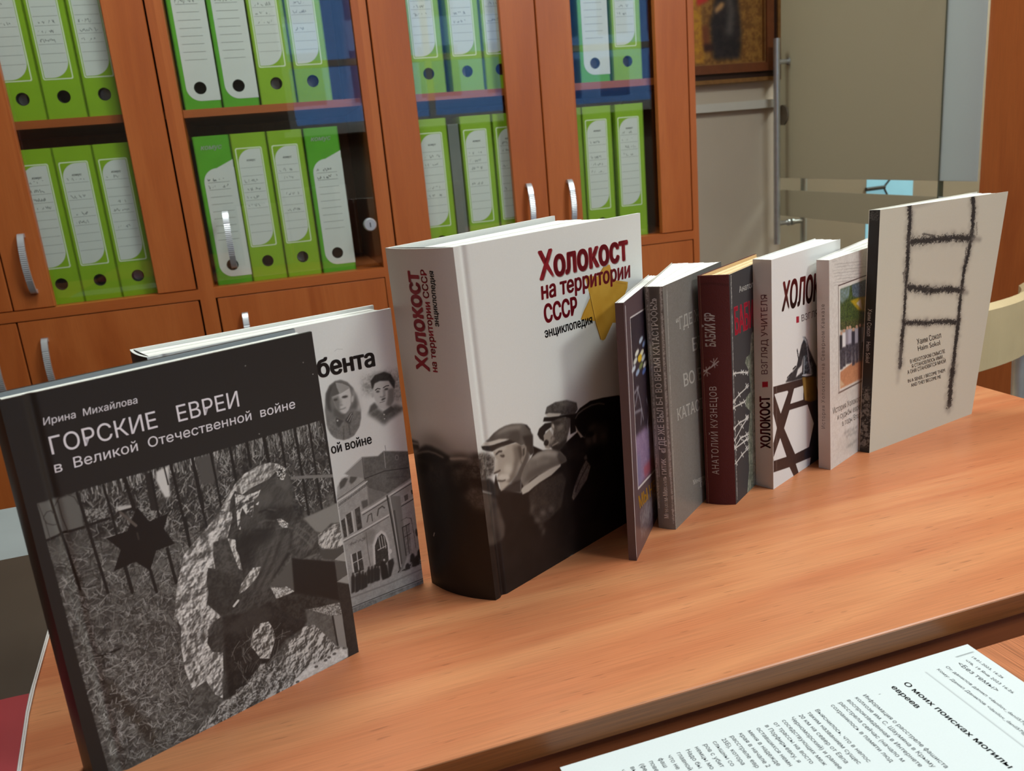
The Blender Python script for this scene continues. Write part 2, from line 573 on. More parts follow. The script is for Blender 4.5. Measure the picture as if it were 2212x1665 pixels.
class Cv:
    def __init__(s, W, H, res, base, seed=1):
        """W, H in mm; res in cells per mm"""
        s.W, s.H, s.res = W, H, res
        s.w, s.h = int(W * res) + 1, int(H * res) + 1
        s.rx, s.ry = (s.w - 1) / W, (s.h - 1) / H
        s.a = np.empty((s.h, s.w, 3))
        s.a[:] = base
        s.rng = np.random.default_rng(seed)
        n = lambda c: vnoise(s.h, s.w, max(1.0, c * res), s.rng)
        s.nf = 0.5 * n(0.45) + 0.3 * n(0.9) + 0.2 * n(1.8)
        s.nm = 0.4 * n(1.0) + 0.35 * n(2.2) + 0.25 * n(4.5)
        s.nl = 0.6 * n(12) + 0.4 * n(5)
        k = max(1, int(round(0.35 * res)))      # stony relief: the slope of lumps towards the upper left
        q = n(1.1) * 0.20 + n(2.2) * 0.40 + n(4.4) * 0.75 + n(8.5) * 1.1
        d = np.roll(np.roll(q, k, 1), -k, 0) - q
        s.nr = 0.5 - d / (d.std() * 5.0)
    def px(s, pts):
        return np.array([(x / 10.0 * s.rx, y / 10.0 * s.ry) for x, y in pts])
    def put(s, m, col, x0, y0, alpha=1.0, col2=None, nz=None, con=2.5):
        h, w = m.shape
        sl = s.a[y0:y0 + h, x0:x0 + w]
        m = (m * alpha)[..., None]
        c = np.array(col, float) if not np.isscalar(col) else np.array([col] * 3, float)
        if col2 is not None:
            c2 = np.array(col2, float) if not np.isscalar(col2) else np.array([col2] * 3, float)
            k = np.clip((nz[y0:y0 + h, x0:x0 + w] - 0.5) * con + 0.5, 0, 1)[..., None]
            c = c * (1 - k) + c2 * k
        sl[:] = sl * (1 - m) + c * m
    def mask(s, P, bl):
        pad = int(bl * 3) + 2
        x0, y0 = max(0, int(P[:, 0].min()) - pad), max(0, int(P[:, 1].min()) - pad)
        x1, y1 = min(s.w, int(P[:, 0].max()) + pad + 2), min(s.h, int(P[:, 1].max()) + pad + 2)
        if x1 <= x0 or y1 <= y0:
            return None
        acc = np.zeros((y1 - y0, x1 - x0))
        for ox, oy in ((-.25, -.25), (.25, -.25), (-.25, .25), (.25, .25)):
            X = np.arange(x0, x1)[None, :] + ox
            Y = np.arange(y0, y1)[:, None] + oy
            ins = np.zeros(acc.shape, bool)
            n = len(P)
            for i in range(n):
                xa, ya = P[i]
                xb, yb = P[(i + 1) % n]
                if ya == yb:
                    continue
                c = ((ya > Y) != (yb > Y)) & (X < (xb - xa) * (Y - ya) / (yb - ya) + xa)
                ins ^= c
            acc += ins
        return blur(acc / 4, bl), x0, y0
    def poly(s, col, pts, bl=0.0, alpha=1.0, col2=None, nz='f', con=2.5):
        P = s.px(pts)
        r = s.mask(P, bl * s.res)
        if r:
            s.put(r[0], col, r[1], r[2], alpha, col2, {'f': s.nf, 'm': s.nm, 'l': s.nl, 'r': s.nr}[nz], con)
    def ell(s, col, x, y, rx, ry, ang=0, bl=0.0, alpha=1.0, col2=None, nz='f', con=2.5):
        ca, sa = math.cos(math.radians(ang)), math.sin(math.radians(ang))
        pts = [(x + rx * math.cos(t) * ca - ry * math.sin(t) * sa, y + rx * math.cos(t) * sa + ry * math.sin(t) * ca) for t in np.linspace(0, 2 * PI, 28)[:-1]]
        s.poly(col, pts, bl, alpha, col2, nz, con)
    def line(s, col, pts, w, bl=0.0, alpha=1.0, ragged=0.0):
        P = s.px(pts)
        hw = w / 20.0 * s.res
        pad = int(hw + bl * s.res * 3) + 3
        x0, y0 = max(0, int(P[:, 0].min()) - pad), max(0, int(P[:, 1].min()) - pad)
        x1, y1 = min(s.w, int(P[:, 0].max()) + pad + 1), min(s.h, int(P[:, 1].max()) + pad + 1)
        if x1 <= x0 or y1 <= y0:
            return
        X = np.arange(x0, x1)[None, :]
        Y = np.arange(y0, y1)[:, None]
        d = np.full((y1 - y0, x1 - x0), 1e9)
        for i in range(len(P) - 1):
            ax, ay = P[i]
            dx, dy = P[i + 1] - P[i]
            L = dx * dx + dy * dy + 1e-9
            t = np.clip(((X - ax) * dx + (Y - ay) * dy) / L, 0, 1)
            d = np.minimum(d, np.hypot(X - ax - t * dx, Y - ay - t * dy))
        if ragged:
            d = d + (s.nf[y0:y1, x0:x1] - 0.5) * ragged * hw * 3 + (s.nm[y0:y1, x0:x1] - 0.5) * ragged * hw * 2
        m = np.clip(hw + 0.5 - d, 0, min(1.0, hw * 2))
        s.put(blur(m, bl * s.res), col, x0, y0, alpha)
    def strokes(s, n, pts, lmin, lmax, cols, w=2.0, ang=None, spread=180, alpha=0.9):
        """many short curved blades scattered inside an outline"""
        P = s.px(pts)
        r = s.mask(P, 0)
        if r is None:
            return
        m, bx, by = r
        ys, xs = np.nonzero(m > 0.5)
        if len(ys) == 0:
            return
        for i in s.rng.integers(0, len(ys), n):
            x, y = (xs[i] + bx) / s.rx * 10, (ys[i] + by) / s.ry * 10
            L = s.rng.uniform(lmin, lmax)
            a = math.radians((ang if ang is not None else 0) + s.rng.uniform(-spread, spread))
            k = s.rng.uniform(-0.5, 0.5)
            q = [(x, y), (x + L * .5 * math.cos(a), y + L * .5 * math.sin(a)), (x + L * .5 * math.cos(a) + L * .5 * math.cos(a + k), y + L * .5 * math.sin(a) + L * .5 * math.sin(a + k))]
            c = cols[int(s.rng.integers(0, len(cols)))]
            s.line(c, q, w * s.rng.uniform(.6, 1.2), 0, alpha)
    def run(s, cmds):
        for c in cmds:
            getattr(s, c[0])(*c[1], **(c[2] if len(c) > 2 else {}))

def quad_surface(c00, c10, c01, c11, bulge=0.0, groove=None, W=1.0):
    """patch through four corners (u along the width, v up); bulge pushes the middle outward, groove = (mm from the edge, mm wide, mm deep)"""
    c00, c10, c01, c11 = map(np.array, (c00, c10, c01, c11))
    n = np.cross(c10 - c00, c01 - c00)
    n = n / np.linalg.norm(n)
    def S(u, v, lift=0.0):
        u = np.asarray(u, float)[..., None]
        v = np.asarray(v, float)[..., None]
        p = (c00 * (1 - u) + c10 * u) * (1 - v) + (c01 * (1 - u) + c11 * u) * v
        off = lift + bulge * 4 * u * (1 - u)
        if groove:
            off = off - groove[2] / 1000 * np.exp(-((u * W - groove[0]) / groove[1]) ** 2)
        return p + n * off
    S.n = n
    return S

def sheet(name, S, cv, thick, m, parent, origin, texts=(), edge=(225, 222, 214), inner=None):
    """a printed board or cover: outer face carries the print cell by cell, with rim and inner face; lettering lies on it"""
    h, w = cv.h, cv.w
    U, V = np.meshgrid(np.linspace(0, 1, w), np.linspace(0, 1, h))
    P = S(U, V).reshape(-1, 3)
    n = S.n
    C = lina(cv.a).reshape(-1, 3)
    idx = np.arange(h * w).reshape(h, w)
    q = np.stack([idx[:-1, :-1], idx[:-1, 1:], idx[1:, 1:], idx[1:, :-1]], -1).reshape(-1, 4)
    loop = np.concatenate([idx[0, :], idx[1:, -1], idx[-1, -2::-1], idx[-2:0:-1, 0]])
    rim0 = P[loop]
    rim1 = P[loop] - n * thick
    nl = len(loop)
    o = len(P)
    ec = np.array(lin(edge))
    ic = np.array(lin(inner if inner else edge))
    verts = [P, rim0, rim1, rim1]
    cols = [C, np.tile(ec, (2 * nl, 1)), np.tile(ic, (nl, 1))]
    k = np.arange(nl)
    k2 = (k + 1) % nl
    quads = [q, np.stack([o + k2, o + k, o + nl + k, o + nl + k2], -1)]
    b = o + 2 * nl
    # inner face as strips from the left rim to the right rim
    left = np.array([0] + list(range(nl - 1, nl - 1 - (h - 2), -1)) + [2 * (w - 1) + (h - 1)])
    right = np.arange(w - 1, w - 1 + h)
    quads.append(np.stack([b + right[:-1], b + left[:-1], b + left[1:], b + right[1:]], -1))
    Q = np.concatenate(quads)
    verts = np.concatenate(verts)
    cols = np.concatenate(cols)
    tv, tf, tcol = [], [], []
    base = len(verts)
    for t in texts:
        s_, p0, p1, pt, col = t[:5]
        opt = t[5] if len(t) > 5 else {}
        v, f = text_poly(s_, opt.get('weight', 0.0), opt.get('shear', 0.0), opt.get('space', 1.0), opt.get('serif', 0))
        if len(v) == 0:
            continue
        x0, x1 = v[:, 0].min(), v[:, 0].max()
        p0, p1, pt = (np.array(z, float) / 10 for z in (p0, p1, pt))
        if p1[0] < -900:      # natural width: only the letter height was given
            p1 = p0 + np.array([(x1 - x0) / cap_height() * np.linalg.norm(pt - p0) * opt.get('cond', 1.0), 0])
        xy = p0 + np.outer((v[:, 0] - x0) / (x1 - x0), p1 - p0) + np.outer(v[:, 1] / cap_height(), pt - p0)
        uu, vv = xy[:, 0] / cv.W, xy[:, 1] / cv.H
        umax = opt.get('umax', 1.0)
        pts = S(uu, vv, opt.get('lift', 0.00012))
        for fc in f:
            if max(uu[list(fc)]) <= umax and max(vv[list(fc)]) <= 1.0 and min(vv[list(fc)]) >= 0.0:
                tf.append(tuple(i + base for i in fc))
        tv.append(pts)
        if isinstance(col[0], (tuple, list)):       # two-colour lettering, bottom and top of the letters
            g = np.clip(v[:, 1] / cap_height(), 0, 1)[:, None]
            tcol.append(lina(np.array(col[0]) * (1 - g) + np.array(col[1]) * g))
        else:
            tcol.append(np.tile(np.array(lin(col)), (len(v), 1)))
        base += len(v)
    if tv:
        verts = np.concatenate([verts] + tv)
        cols = np.concatenate([cols] + tcol)
    org = np.array(origin)
    me = D.meshes.new(name)
    nv = len(verts)
    me.vertices.add(nv)
    me.vertices.foreach_set('co', (verts - org).astype(np.float32).ravel())
    lens = [4] * len(Q) + [len(f) for f in tf]
    flat = np.concatenate([Q.ravel(), np.array([i for f in tf for i in f], dtype=np.int64)]) if tf else Q.ravel()
    me.loops.add(len(flat))
    me.loops.foreach_set('vertex_index', flat.astype(np.int32))
    me.polygons.add(len(lens))
    st = np.concatenate([[0], np.cumsum(lens)[:-1]])
    me.polygons.foreach_set('loop_start', st.astype(np.int32))
    sm = np.zeros(len(lens), bool)
    sm[:len(q)] = True
    me.polygons.foreach_set('use_smooth', sm)
    me.update(calc_edges=True)
    me.validate()
    at = me.attributes.new('print', 'FLOAT_COLOR', 'POINT')
    at.data.foreach_set('color', np.concatenate([cols, np.ones((nv, 1))], 1).astype(np.float32).ravel())
    me.materials.append(m)
    ob = D.objects.new(name, me)
    COL.objects.link(ob)
    ob.parent = parent
    return ob

# ------------------------------------------------------------------ materials
W_CAB = wood('bookcase_veneer', [(158, 76, 30), (174, 90, 38), (184, 100, 46), (166, 83, 33)], axis=2, stretch=9, scale=2.2, rough=0.42, fine=0.10)
W_CABH = wood('bookcase_shelf_veneer', [(160, 78, 32), (174, 90, 38), (180, 96, 42)], axis=0, stretch=9, scale=2.2, rough=0.42, fine=0.10)
W_DESK = wood('desk_veneer', [(186, 108, 69), (197, 121, 79), (203, 129, 86), (192, 114, 74), (208, 138, 93), (196, 119, 78), (205, 133, 89)], axis=0, stretch=13, scale=1.0, rough=0.34, fine=0.15, dist=0.8, dark_flecks=0.25)
W_EDGE = wood('desk_edge_band', [(120, 70, 34), (140, 86, 44), (130, 77, 39)], axis=0, stretch=30, scale=2.0, rough=0.4, fine=0.25)
W_DESK2 = wood('side_table_veneer', [(186, 110, 72), (204, 132, 90), (194, 118, 78)], axis=1, stretch=14, scale=2.6, rough=0.4, fine=0.45, dist=0.8)
W_PANEL = wood('modesty_panel_veneer', [(164, 90, 54), (176, 100, 60), (170, 94, 57)], axis=0, stretch=8, scale=2.0, rough=0.5, fine=0.12)
W_WALL = wood('wall_veneer', [(186, 100, 50), (196, 110, 56), (176, 92, 46)], axis=2, stretch=8, scale=1.8, rough=0.45, fine=0.12)
P_WALL = mat('wall_paint', (196, 180, 160), 0.8, noise=0.03, nscale=6, bump=0.15, bscale=240)
P_DADO = mat('dado_paint', (206, 200, 188), 0.6, noise=0.02)
P_WALL2 = mat('wall_paint_taupe', (150, 138, 124), 0.8, noise=0.03, nscale=6)
P_CEIL = mat('ceiling_paint', (206, 204, 198), 0.9, noise=0.02)
P_FLOOR = mat('floor_carpet', (92, 80, 70), 0.95, noise=0.18, nscale=120, bump=0.5, bscale=500)
CHROME = mat('brushed_steel', (196, 198, 198), 0.34, 0.7, noise=0.05, nscale=60)
NICKEL = mat('satin_nickel', (200, 202, 205), 0.36, 0.6, noise=0.06, nscale=80)
DARKMET = mat('dark_plastic', (34, 32, 31), 0.5, noise=0.1)
GLASS = glass_mat('bookcase_glass', (0.97, 0.985, 0.97), refl=0.055)
GLASS_D = glass_mat('door_glass', (0.93, 0.96, 0.93), refl=0.04)
FROST = frost_mat('frosted_film', (204, 196, 182), 0.72, 1.0)
FROST2 = frost_mat('pale_frosted_film', (214, 218, 222), 0.80, 1.0)
GREEN1 = mat('binder_green', (138, 178, 28), 0.42, noise=0.04, nscale=30)
GREEN2 = mat('binder_leaf_green', (88, 166, 32), 0.42, noise=0.05, nscale=30)
LABELW = mat('label_paper', (214, 216, 212), 0.6, noise=0.02)
LABELL = mat('label_frame_print', (222, 232, 198), 0.5, noise=0.02)
INK = mat('label_ink', (92, 96, 96), 0.7, noise=0.05)
INKD = mat('label_black_ink', (38, 38, 38), 0.7, noise=0.05)
PAPERS = mat('filed_paper', (196, 190, 180), 0.8, noise=0.12, nscale=90)
PAPERB = mat('page_paper', (232, 230, 222), 0.8, noise=0.02, nscale=300)
PAPERC = mat('aged_page_paper', (226, 196, 150), 0.85, noise=0.07, nscale=120)
BLACKIN = mat('binder_lining', (30, 30, 31), 0.6, noise=0.1)
GREYF = mat('grey_board', (108, 112, 108), 0.6, noise=0.05)

# ------------------------------------------------------------------ the room
def slab(name, x0, x1, y0, y1, z0, z1, m, label=None):
    return struct(name, MB().box(x0, x1, y0, y1, z0, z1), m, label=label)
slab('floor', -3.6, 5.2, -2.8, 4.2, -0.06, 0.0, P_FLOOR)
slab('ceiling', -3.6, 5.2, -2.8, 4.2, CEIL, CEIL + 0.08, P_CEIL)
slab('wall_back', -3.6, 4.7, 2.535, 2.63, 0.0, CEIL, P_WALL)
slab('wall_left', -3.7, -3.6, -2.8, 2.63, 0.0, CEIL, W_WALL)
slab('wall_right', 1.667, 1.76, 1.12, 1.604, 0.0, CEIL, W_WALL)
slab('wall_passage', 1.76, 3.9, 1.12, 1.20, 0.0, CEIL, P_WALL)
slab('wall_far_right', 4.6, 4.7, -2.8, 2.535, 0.0, CEIL, P_WALL)
slab('trim_1', 1.1, 1.752, 2.512, 2.535, 1.150, 1.176, P_DADO, label='pale moulded rail across the back wall')
slab('baseboard_back', -3.6, 1.75, 2.52, 2.535, 0.0, 0.08, W_CAB)
# window wall behind the camera: panes, frames, a block of flats outside
WX0, WX1, WZ0, WZ1 = 0.20, 3.3, 1.36, 2.45
mb = MB()
mb.box(-3.6, WX0, -2.8, -2.7, 0, CEIL).box(WX1, 5.2, -2.8, -2.7, 0, CEIL).box(WX0, WX1, -2.8, -2.7, 0, WZ0).box(WX0, WX1, -2.8, -2.7, WZ1, CEIL)
struct('wall_front', mb, P_WALL2)
FRAMEW = mat('window_frame_white', (222, 222, 218), 0.4, noise=0.02)
mb = MB()
for x in (WX0, 1.25, 2.3, WX1 - 0.05):
    mb.box(x, x + 0.05, -2.78, -2.71, WZ0, WZ1)
for z in (WZ0, 1.80, WZ1 - 0.05):
    mb.box(WX0, WX1, -2.775, -2.715, z, z + 0.045)
win = struct('window_1', mb, FRAMEW)
g = MB().box(WX0 + .03, WX1 - .03, -2.75, -2.745, WZ0 + .03, WZ1 - .03).build('glass_pane', glass_mat('window_glass', (0.97, 0.985, 1.0), 0.04), win)
sill = MB().box(WX0 - .05, WX1 + .05, -2.72, -2.5, WZ0 - .04, WZ0 - .002).build('window_sill', FRAMEW, win)
FAC = D.materials.new('block_facade')
FAC.use_nodes = True
nt = FAC.node_tree
bk = nt.nodes.new('ShaderNodeTexBrick')
bk.offset = 0.0
bk.inputs['Color1'].default_value = (0.10, 0.2, 0.34, 1)
bk.inputs['Color2'].default_value = (0.18, 0.32, 0.5, 1)
bk.inputs['Mortar'].default_value = (0.6, 0.74, 0.85, 1)
bk.inputs['Scale'].default_value = 1.0
bk.inputs['Mortar Size'].default_value = 0.55
bk.inputs['Brick Width'].default_value = 2.6
bk.inputs['Row Height'].default_value = 2.9
tcn = nt.nodes.new('ShaderNodeTexCoord')
sx_ = nt.nodes.new('ShaderNodeSeparateXYZ')
cx_ = nt.nodes.new('ShaderNodeCombineXYZ')
nt.links.new(tcn.outputs['Object'], sx_.inputs[0])
nt.links.new(sx_.outputs['X'], cx_.inputs['X'])
nt.links.new(sx_.outputs['Z'], cx_.inputs['Y'])
nt.links.new(cx_.outputs[0], bk.inputs['Vector'])
nt.links.new(bk.outputs['Color'], nt.nodes['Principled BSDF'].inputs['Base Color'])
for nm_, x0, x1, y, h, lb in (('apartment_block', -4, 11, -30, 26, 'blue grey apartment block outside the window behind the camera'),
                              ('apartment_block', 13, 34, -38, 15, 'lower blue grey block of flats farther off outside the window')):
    b = MB().box(x0, x1, y - 9, y, -12, h).build(nm_, FAC)
    tag(b, lb, 'building')
slab('ground', -40, 60, -60, -2.85, -12.1, -12, mat('street_asphalt', (88, 92, 98), 0.9, noise=0.1))

# ceiling fittings
FIT = mat('lamp_tray', (228, 228, 226), 0.5, noise=0.01)
DIFF = mat('lamp_diffuser', (250, 248, 242), 0.6, noise=0.01, emit=(255, 247, 232), es=2.0)
where = ['above the right half of the desk', 'added between the desk and the bookcases to brighten them', 'behind the desk near the window on the right', 'behind the desk near the window on the left', 'added in the passage to light the frosted glass door']
for i_, (lx, ly) in enumerate([(a[0], a[1]) for a in LAMPS] + [(3.2, 2.0)]):
    t = thing('ceiling_light', (lx, ly, CEIL), 0, 'square white ceiling light panel ' + where[i_], 'ceiling light', 'ceiling light panels')
    MB().box(-.30, .30, -.30, .30, -.018, 0).build('tray', FIT, t)
    MB().box(-.28, .28, -.28, .28, -.024, -.018).build('diffuser', DIFF, t)

# glass door and side light in the partition on the right
def leaf_pt(y):          # the partition line in plan
    return 1.6794 + (y - 1.7329) * (1.7576 - 1.6794) / (2.5186 - 1.7329)
LY = math.atan2(2.5186 - 1.7329, 1.7576 - 1.6794)
def pane(mb, ya, yb, za, zb, t, m, off=0.0):
    nx, ny = -math.sin(LY), math.cos(LY)
    pts = []
    for y, s in ((ya, -1), (yb, -1), (yb, 1), (ya, 1)):
        pts.append((leaf_pt(y) + nx * (t * s + off), y + ny * (t * s + off)))
    return mb.prism(pts, za, zb, m)
door = pane(MB(), 1.7375, 2.515, 0.01, 2.2, 0.004, GLASS_D)
door = struct('door_1', door, label='frosted glass door with clear stripes and a long steel pull bar')
for za, zb in ((0.9195, 2.195), (0.795, 0.8805), (0.02, 0.30)):
    pane(MB(), 1.7385, 2.5145, za, zb, 0.0006, FROST, 0.0055).build('frosted_film', parent=door)
mb = MB()
gx, gy = leaf_pt(2.452), 2.452
nx, ny = -math.sin(LY), math.cos(LY)
bars = []
for s, off in ((1, 0.049), (-1, -0.049)):
    bx, by = gx + nx * off, gy + ny * off
    h = MB().tube([(bx, by, 0.706), (bx, by, 1.356)], 0.0105, 20, CHROME)
    ho = h.build('pull_handle', parent=door)
    for z in (1.285, 0.775):
        MB().tube([(bx, by, z), (gx + nx * 0.004 * s, gy + ny * 0.004 * s, z)], 0.0075, 14, CHROME).tube([(gx + nx * 0.011 * s, gy + ny * 0.011 * s, z), (gx + nx * 0.004 * s, gy + ny * 0.004 * s, z)], 0.011, 14, CHROME).build('standoff', parent=ho)
for z in (1.42, 0.25):
    mb = MB()
    for dz in (-0.03, 0.03):
        mb.tube([(leaf_pt(1.745) + nx * .02, 1.72, z + dz), (leaf_pt(1.745) + nx * .02, 1.765, z + dz)], 0.006, 10, CHROME)
    pane(mb, 1.722, 1.765, z - .03, z + .03, 0.009, CHROME)
    mb.build('hinge', parent=door)
side = pane(MB(), 1.6045, 1.7335, 0.0, 2.2, 0.004, GLASS_D)
side = struct('window_2', side, label='narrow pale frosted side pane between glass door and wood wall')
for za, zb in ((0.9195, 2.195), (0.795, 0.8805)):
    pane(MB(), 1.6045, 1.7335, za, zb, 0.0006, FROST2, 0.0055).build('frosted_film', parent=side)
EDGEG = mat('glass_edge_green', (92, 98, 84), 0.3, noise=0.05)
pane(MB(), 1.7335, 1.7372, 0.0, 2.2, 0.0068, EDGEG).build('glass_edge', parent=side)
slab('trim_2', 1.60, 1.80, 1.60, 2.535, 2.2, CEIL, W_WALL)

TAUPE = mat('taupe_plastic', (112, 100, 84), 0.5, noise=0.03)
lx_, ly_ = leaf_pt(2.484) + nx * .006, 2.484 + ny * .006
MB().tube([(lx_, ly_, 1.122), (lx_ + nx * .006, ly_ + ny * .006, 1.122)], 0.032, 36, TAUPE).build('lock_disc', parent=door)

# a lit slot window in the wall beyond the glass door, pale blue daylight with a dark forked shape in front
SKYP = mat('daylight_pane', (150, 196, 212), 0.3, noise=0.12, nscale=9, emit=(126, 182, 204), es=0.9)
w3 = struct('window_3', MB().box(2.126, 2.328, 2.5335, 2.5348, 0.62, 1.02, SKYP), label='pale blue slot window glimpsed through the clear stripe of the glass door')
MB().tube([(2.120, 2.530, 0.846), (2.20, 2.530, 0.847)], 0.007, 10, DARKMET).tube([(2.196, 2.530, 0.847), (2.222, 2.530, 0.872)], 0.0035, 8, DARKMET).tube([(2.196, 2.530, 0.847), (2.212, 2.530, 0.82)], 0.0035, 8, DARKMET).build('window_bar', parent=w3)

# painting on the back wall
t = thing('framed_painting', (1.40, 2.533, 1.235), 0, 'oil painting of robed figures in a stepped brown and gilt frame on the back wall', 'painting')
FR1 = mat('frame_brown', (112, 58, 26), 0.4, noise=0.12, nscale=40)
FR2 = mat('frame_dark', (48, 20, 10), 0.4, noise=0.1)
FR3 = mat('frame_gilt', (142, 100, 56), 0.38, metal=0.3, noise=0.2, nscale=60)
PW, PH = 0.352, 0.60
mb = MB()
def ring(mb, a, b, y0, y1, m):
    mb.box(-PW + a, PW - a, y0, y1, a, b, m).box(-PW + a, PW - a, y0, y1, PH - b, PH - a, m)
    mb.box(-PW + a, -PW + b, y0, y1, b, PH - b, m).box(PW - b, PW - a, y0, y1, b, PH - b, m)
ring(mb, 0.0, 0.012, -.030, 0, FR3)
ring(mb, 0.012, 0.030, -.022, 0, FR2)
ring(mb, 0.030, 0.056, -.034, 0, FR1)
ring(mb, 0.056, 0.060, -.026, 0, FR3)
mb.build('frame', parent=t)

# ------------------------------------------------------------------ bookcases
CY = math.radians(-1.489)
CB = Vector((0.0507, 1.9493, 0.0))
CDIR = Vector((math.cos(CY), math.sin(CY), 0))
def cab_loc(s, d=0.0):
    return CB + CDIR * s + Vector((-math.sin(CY), math.cos(CY), 0)) * d
RB = random.Random(5)

def handle(parent, x, z0, z1, y=0.0):
    """bowed satin handle with a ribbed grip"""
    L = z1 - z0
    pts = []
    for i in range(61):
        k = i / 60
        pts.append((x, y - 0.004 - 0.022 * math.sin(PI * min(1, max(0, k))) ** 0.6, z1 - L * k))
    mb = MB()
    w = 0.0062
    vs, fs = [], []
    for i, p in enumerate(pts):
        rib = 0.0006 if (12 < i < 46 and i % 2) else 0.0
        t = 0.003 - rib
        vs += [(x - w, p[1] - t, p[2]), (x + w, p[1] - t, p[2]), (x + w, p[1] + 0.003, p[2]), (x - w, p[1] + 0.003, p[2])]
    for i in range(60):
        for k in range(4):
            fs.append((i * 4 + k, i * 4 + (k + 1) % 4, (i + 1) * 4 + (k + 1) % 4, (i + 1) * 4 + k))
    fs += [(3, 2, 1, 0), (240, 241, 242, 243)]
    mb.add(vs, fs, NICKEL)
    for z in (z1 - 0.004, z0 + 0.004):
        mb.box(x - w, x + w, y - 0.006, y, z - 0.004, z + 0.004, NICKEL)
    return mb.build('handle', parent=parent)

def bookcase(name, s0, s1, label, doors, lower, depth=0.42):
    """carcass, back, shelves, glass doors above and board doors below; doors = [(x0, x1, stile, handle_x, lock_x)]"""
    t = thing(name, cab_loc(s0), CY, label, 'bookcase', 'bookcases along the back wall')
    w = s1 - s0
    ft = 0.016
    mb = MB()
    mb.box(0, ft, 0, depth, 0, 2.05, W_CAB).box(w - ft, w, 0, depth, 0, 2.05, W_CAB)
    mb.box(ft, w - ft, 0.0, depth, 2.034, 2.05, W_CABH).box(ft, w - ft, 0.0, depth, 0.828, 0.8495, W_CABH).box(ft, w - ft, 0.02, depth, 0.06, 0.076, W_CABH)
    mb.box(ft, w - ft, 0.03, 0.046, 0, 0.06, W_CAB)
    mb.build('carcass', parent=t)
    MB().box(ft, w - ft, depth - 0.006, depth, 0.0, 2.05).build('back_panel', W_CAB, t)
    for z in (1.209, 1.585):
        MB().box(ft + .0005, w - ft - .0005, 0.036, depth - 0.006, z, z + 0.016).build('shelf', W_CABH, t)
    for x0, x1, st, hx, lk in doors:
        a, b = x0 - s0, x1 - s0
        if st:
            dr = MB().bbox(a + .0015, a + st, 0.001, 0.018, 0.851, 2.03, .0012, W_CAB).bbox(b - st, b - .0015, 0.001, 0.018, 0.851, 2.03, .0012, W_CAB).build('door', parent=t)
            MB().box(a + st - .008, b - st + .008, 0.019, 0.023, 0.853, 2.028, GLASS).build('glass_pane', parent=dr)
            handle(dr, hx - s0, 0.883, 1.006, 0.001)
        else:
            dr = MB().box(a + .002, b - .002, 0.004, 0.008, 0.853, 2.03, GLASS).build('glass_door', parent=t)
            handle(dr, hx - s0, 0.888, 1.011, 0.004)
            if lk:
                MB().tube([(lk - s0, 0.006, 0.95), (lk - s0, -0.008, 0.95)], [0.0145, 0.0145], 24, NICKEL).tube([(lk - s0, -0.008, 0.95), (lk - s0, -0.011, 0.95)], [0.0145, 0.0125], 24, NICKEL).box(lk - s0 - .001, lk - s0 + .001, -.0115, -.011, .945, .955, DARKMET).build('lock', parent=dr)
    for x0, x1, hx in lower:
        a, b = x0 - s0, x1 - s0
        dr = MB().bbox(a + .0015, b - .0015, 0.001, 0.018, 0.078, 0.826, .0012, W_CAB).build('lower_door', parent=t)
        if hx is not None:
            handle(dr, hx - s0, 0.664, 0.788, 0.001)
    return t
M1 = (-0.934, -0.150)
M2 = (-0.150, 0.2585)
M3 = (0.2585, 1.051)
bookcase('bookcase', *M1, 'cherry bookcase with wood framed glass doors at the left end of the row',
         [(M1[0] + .016, -0.5325, 0.078, -0.582, None), (-0.5325, -0.169, 0.080, -0.484, None)], [(M1[0] + .016, -0.5325, -0.582), (-0.5325, -0.169, -0.486)])
bookcase('bookcase', *M2, 'narrow middle cherry bookcase with one frameless glass door and round lock',
         [(-0.132, 0.2425, 0, -0.083, 0.223)], [(-0.132, 0.2425, -0.078)])
bookcase('bookcase', *M3, 'cherry bookcase with wood framed glass doors at the right end of the row',
         [(0.277, 0.6545, 0.084, 0.605, None), (0.6545, 1.0345, 0.085, 0.708, None)], [(0.277, 0.6545, 0.605), (0.6545, 1.0345, 0.708)])

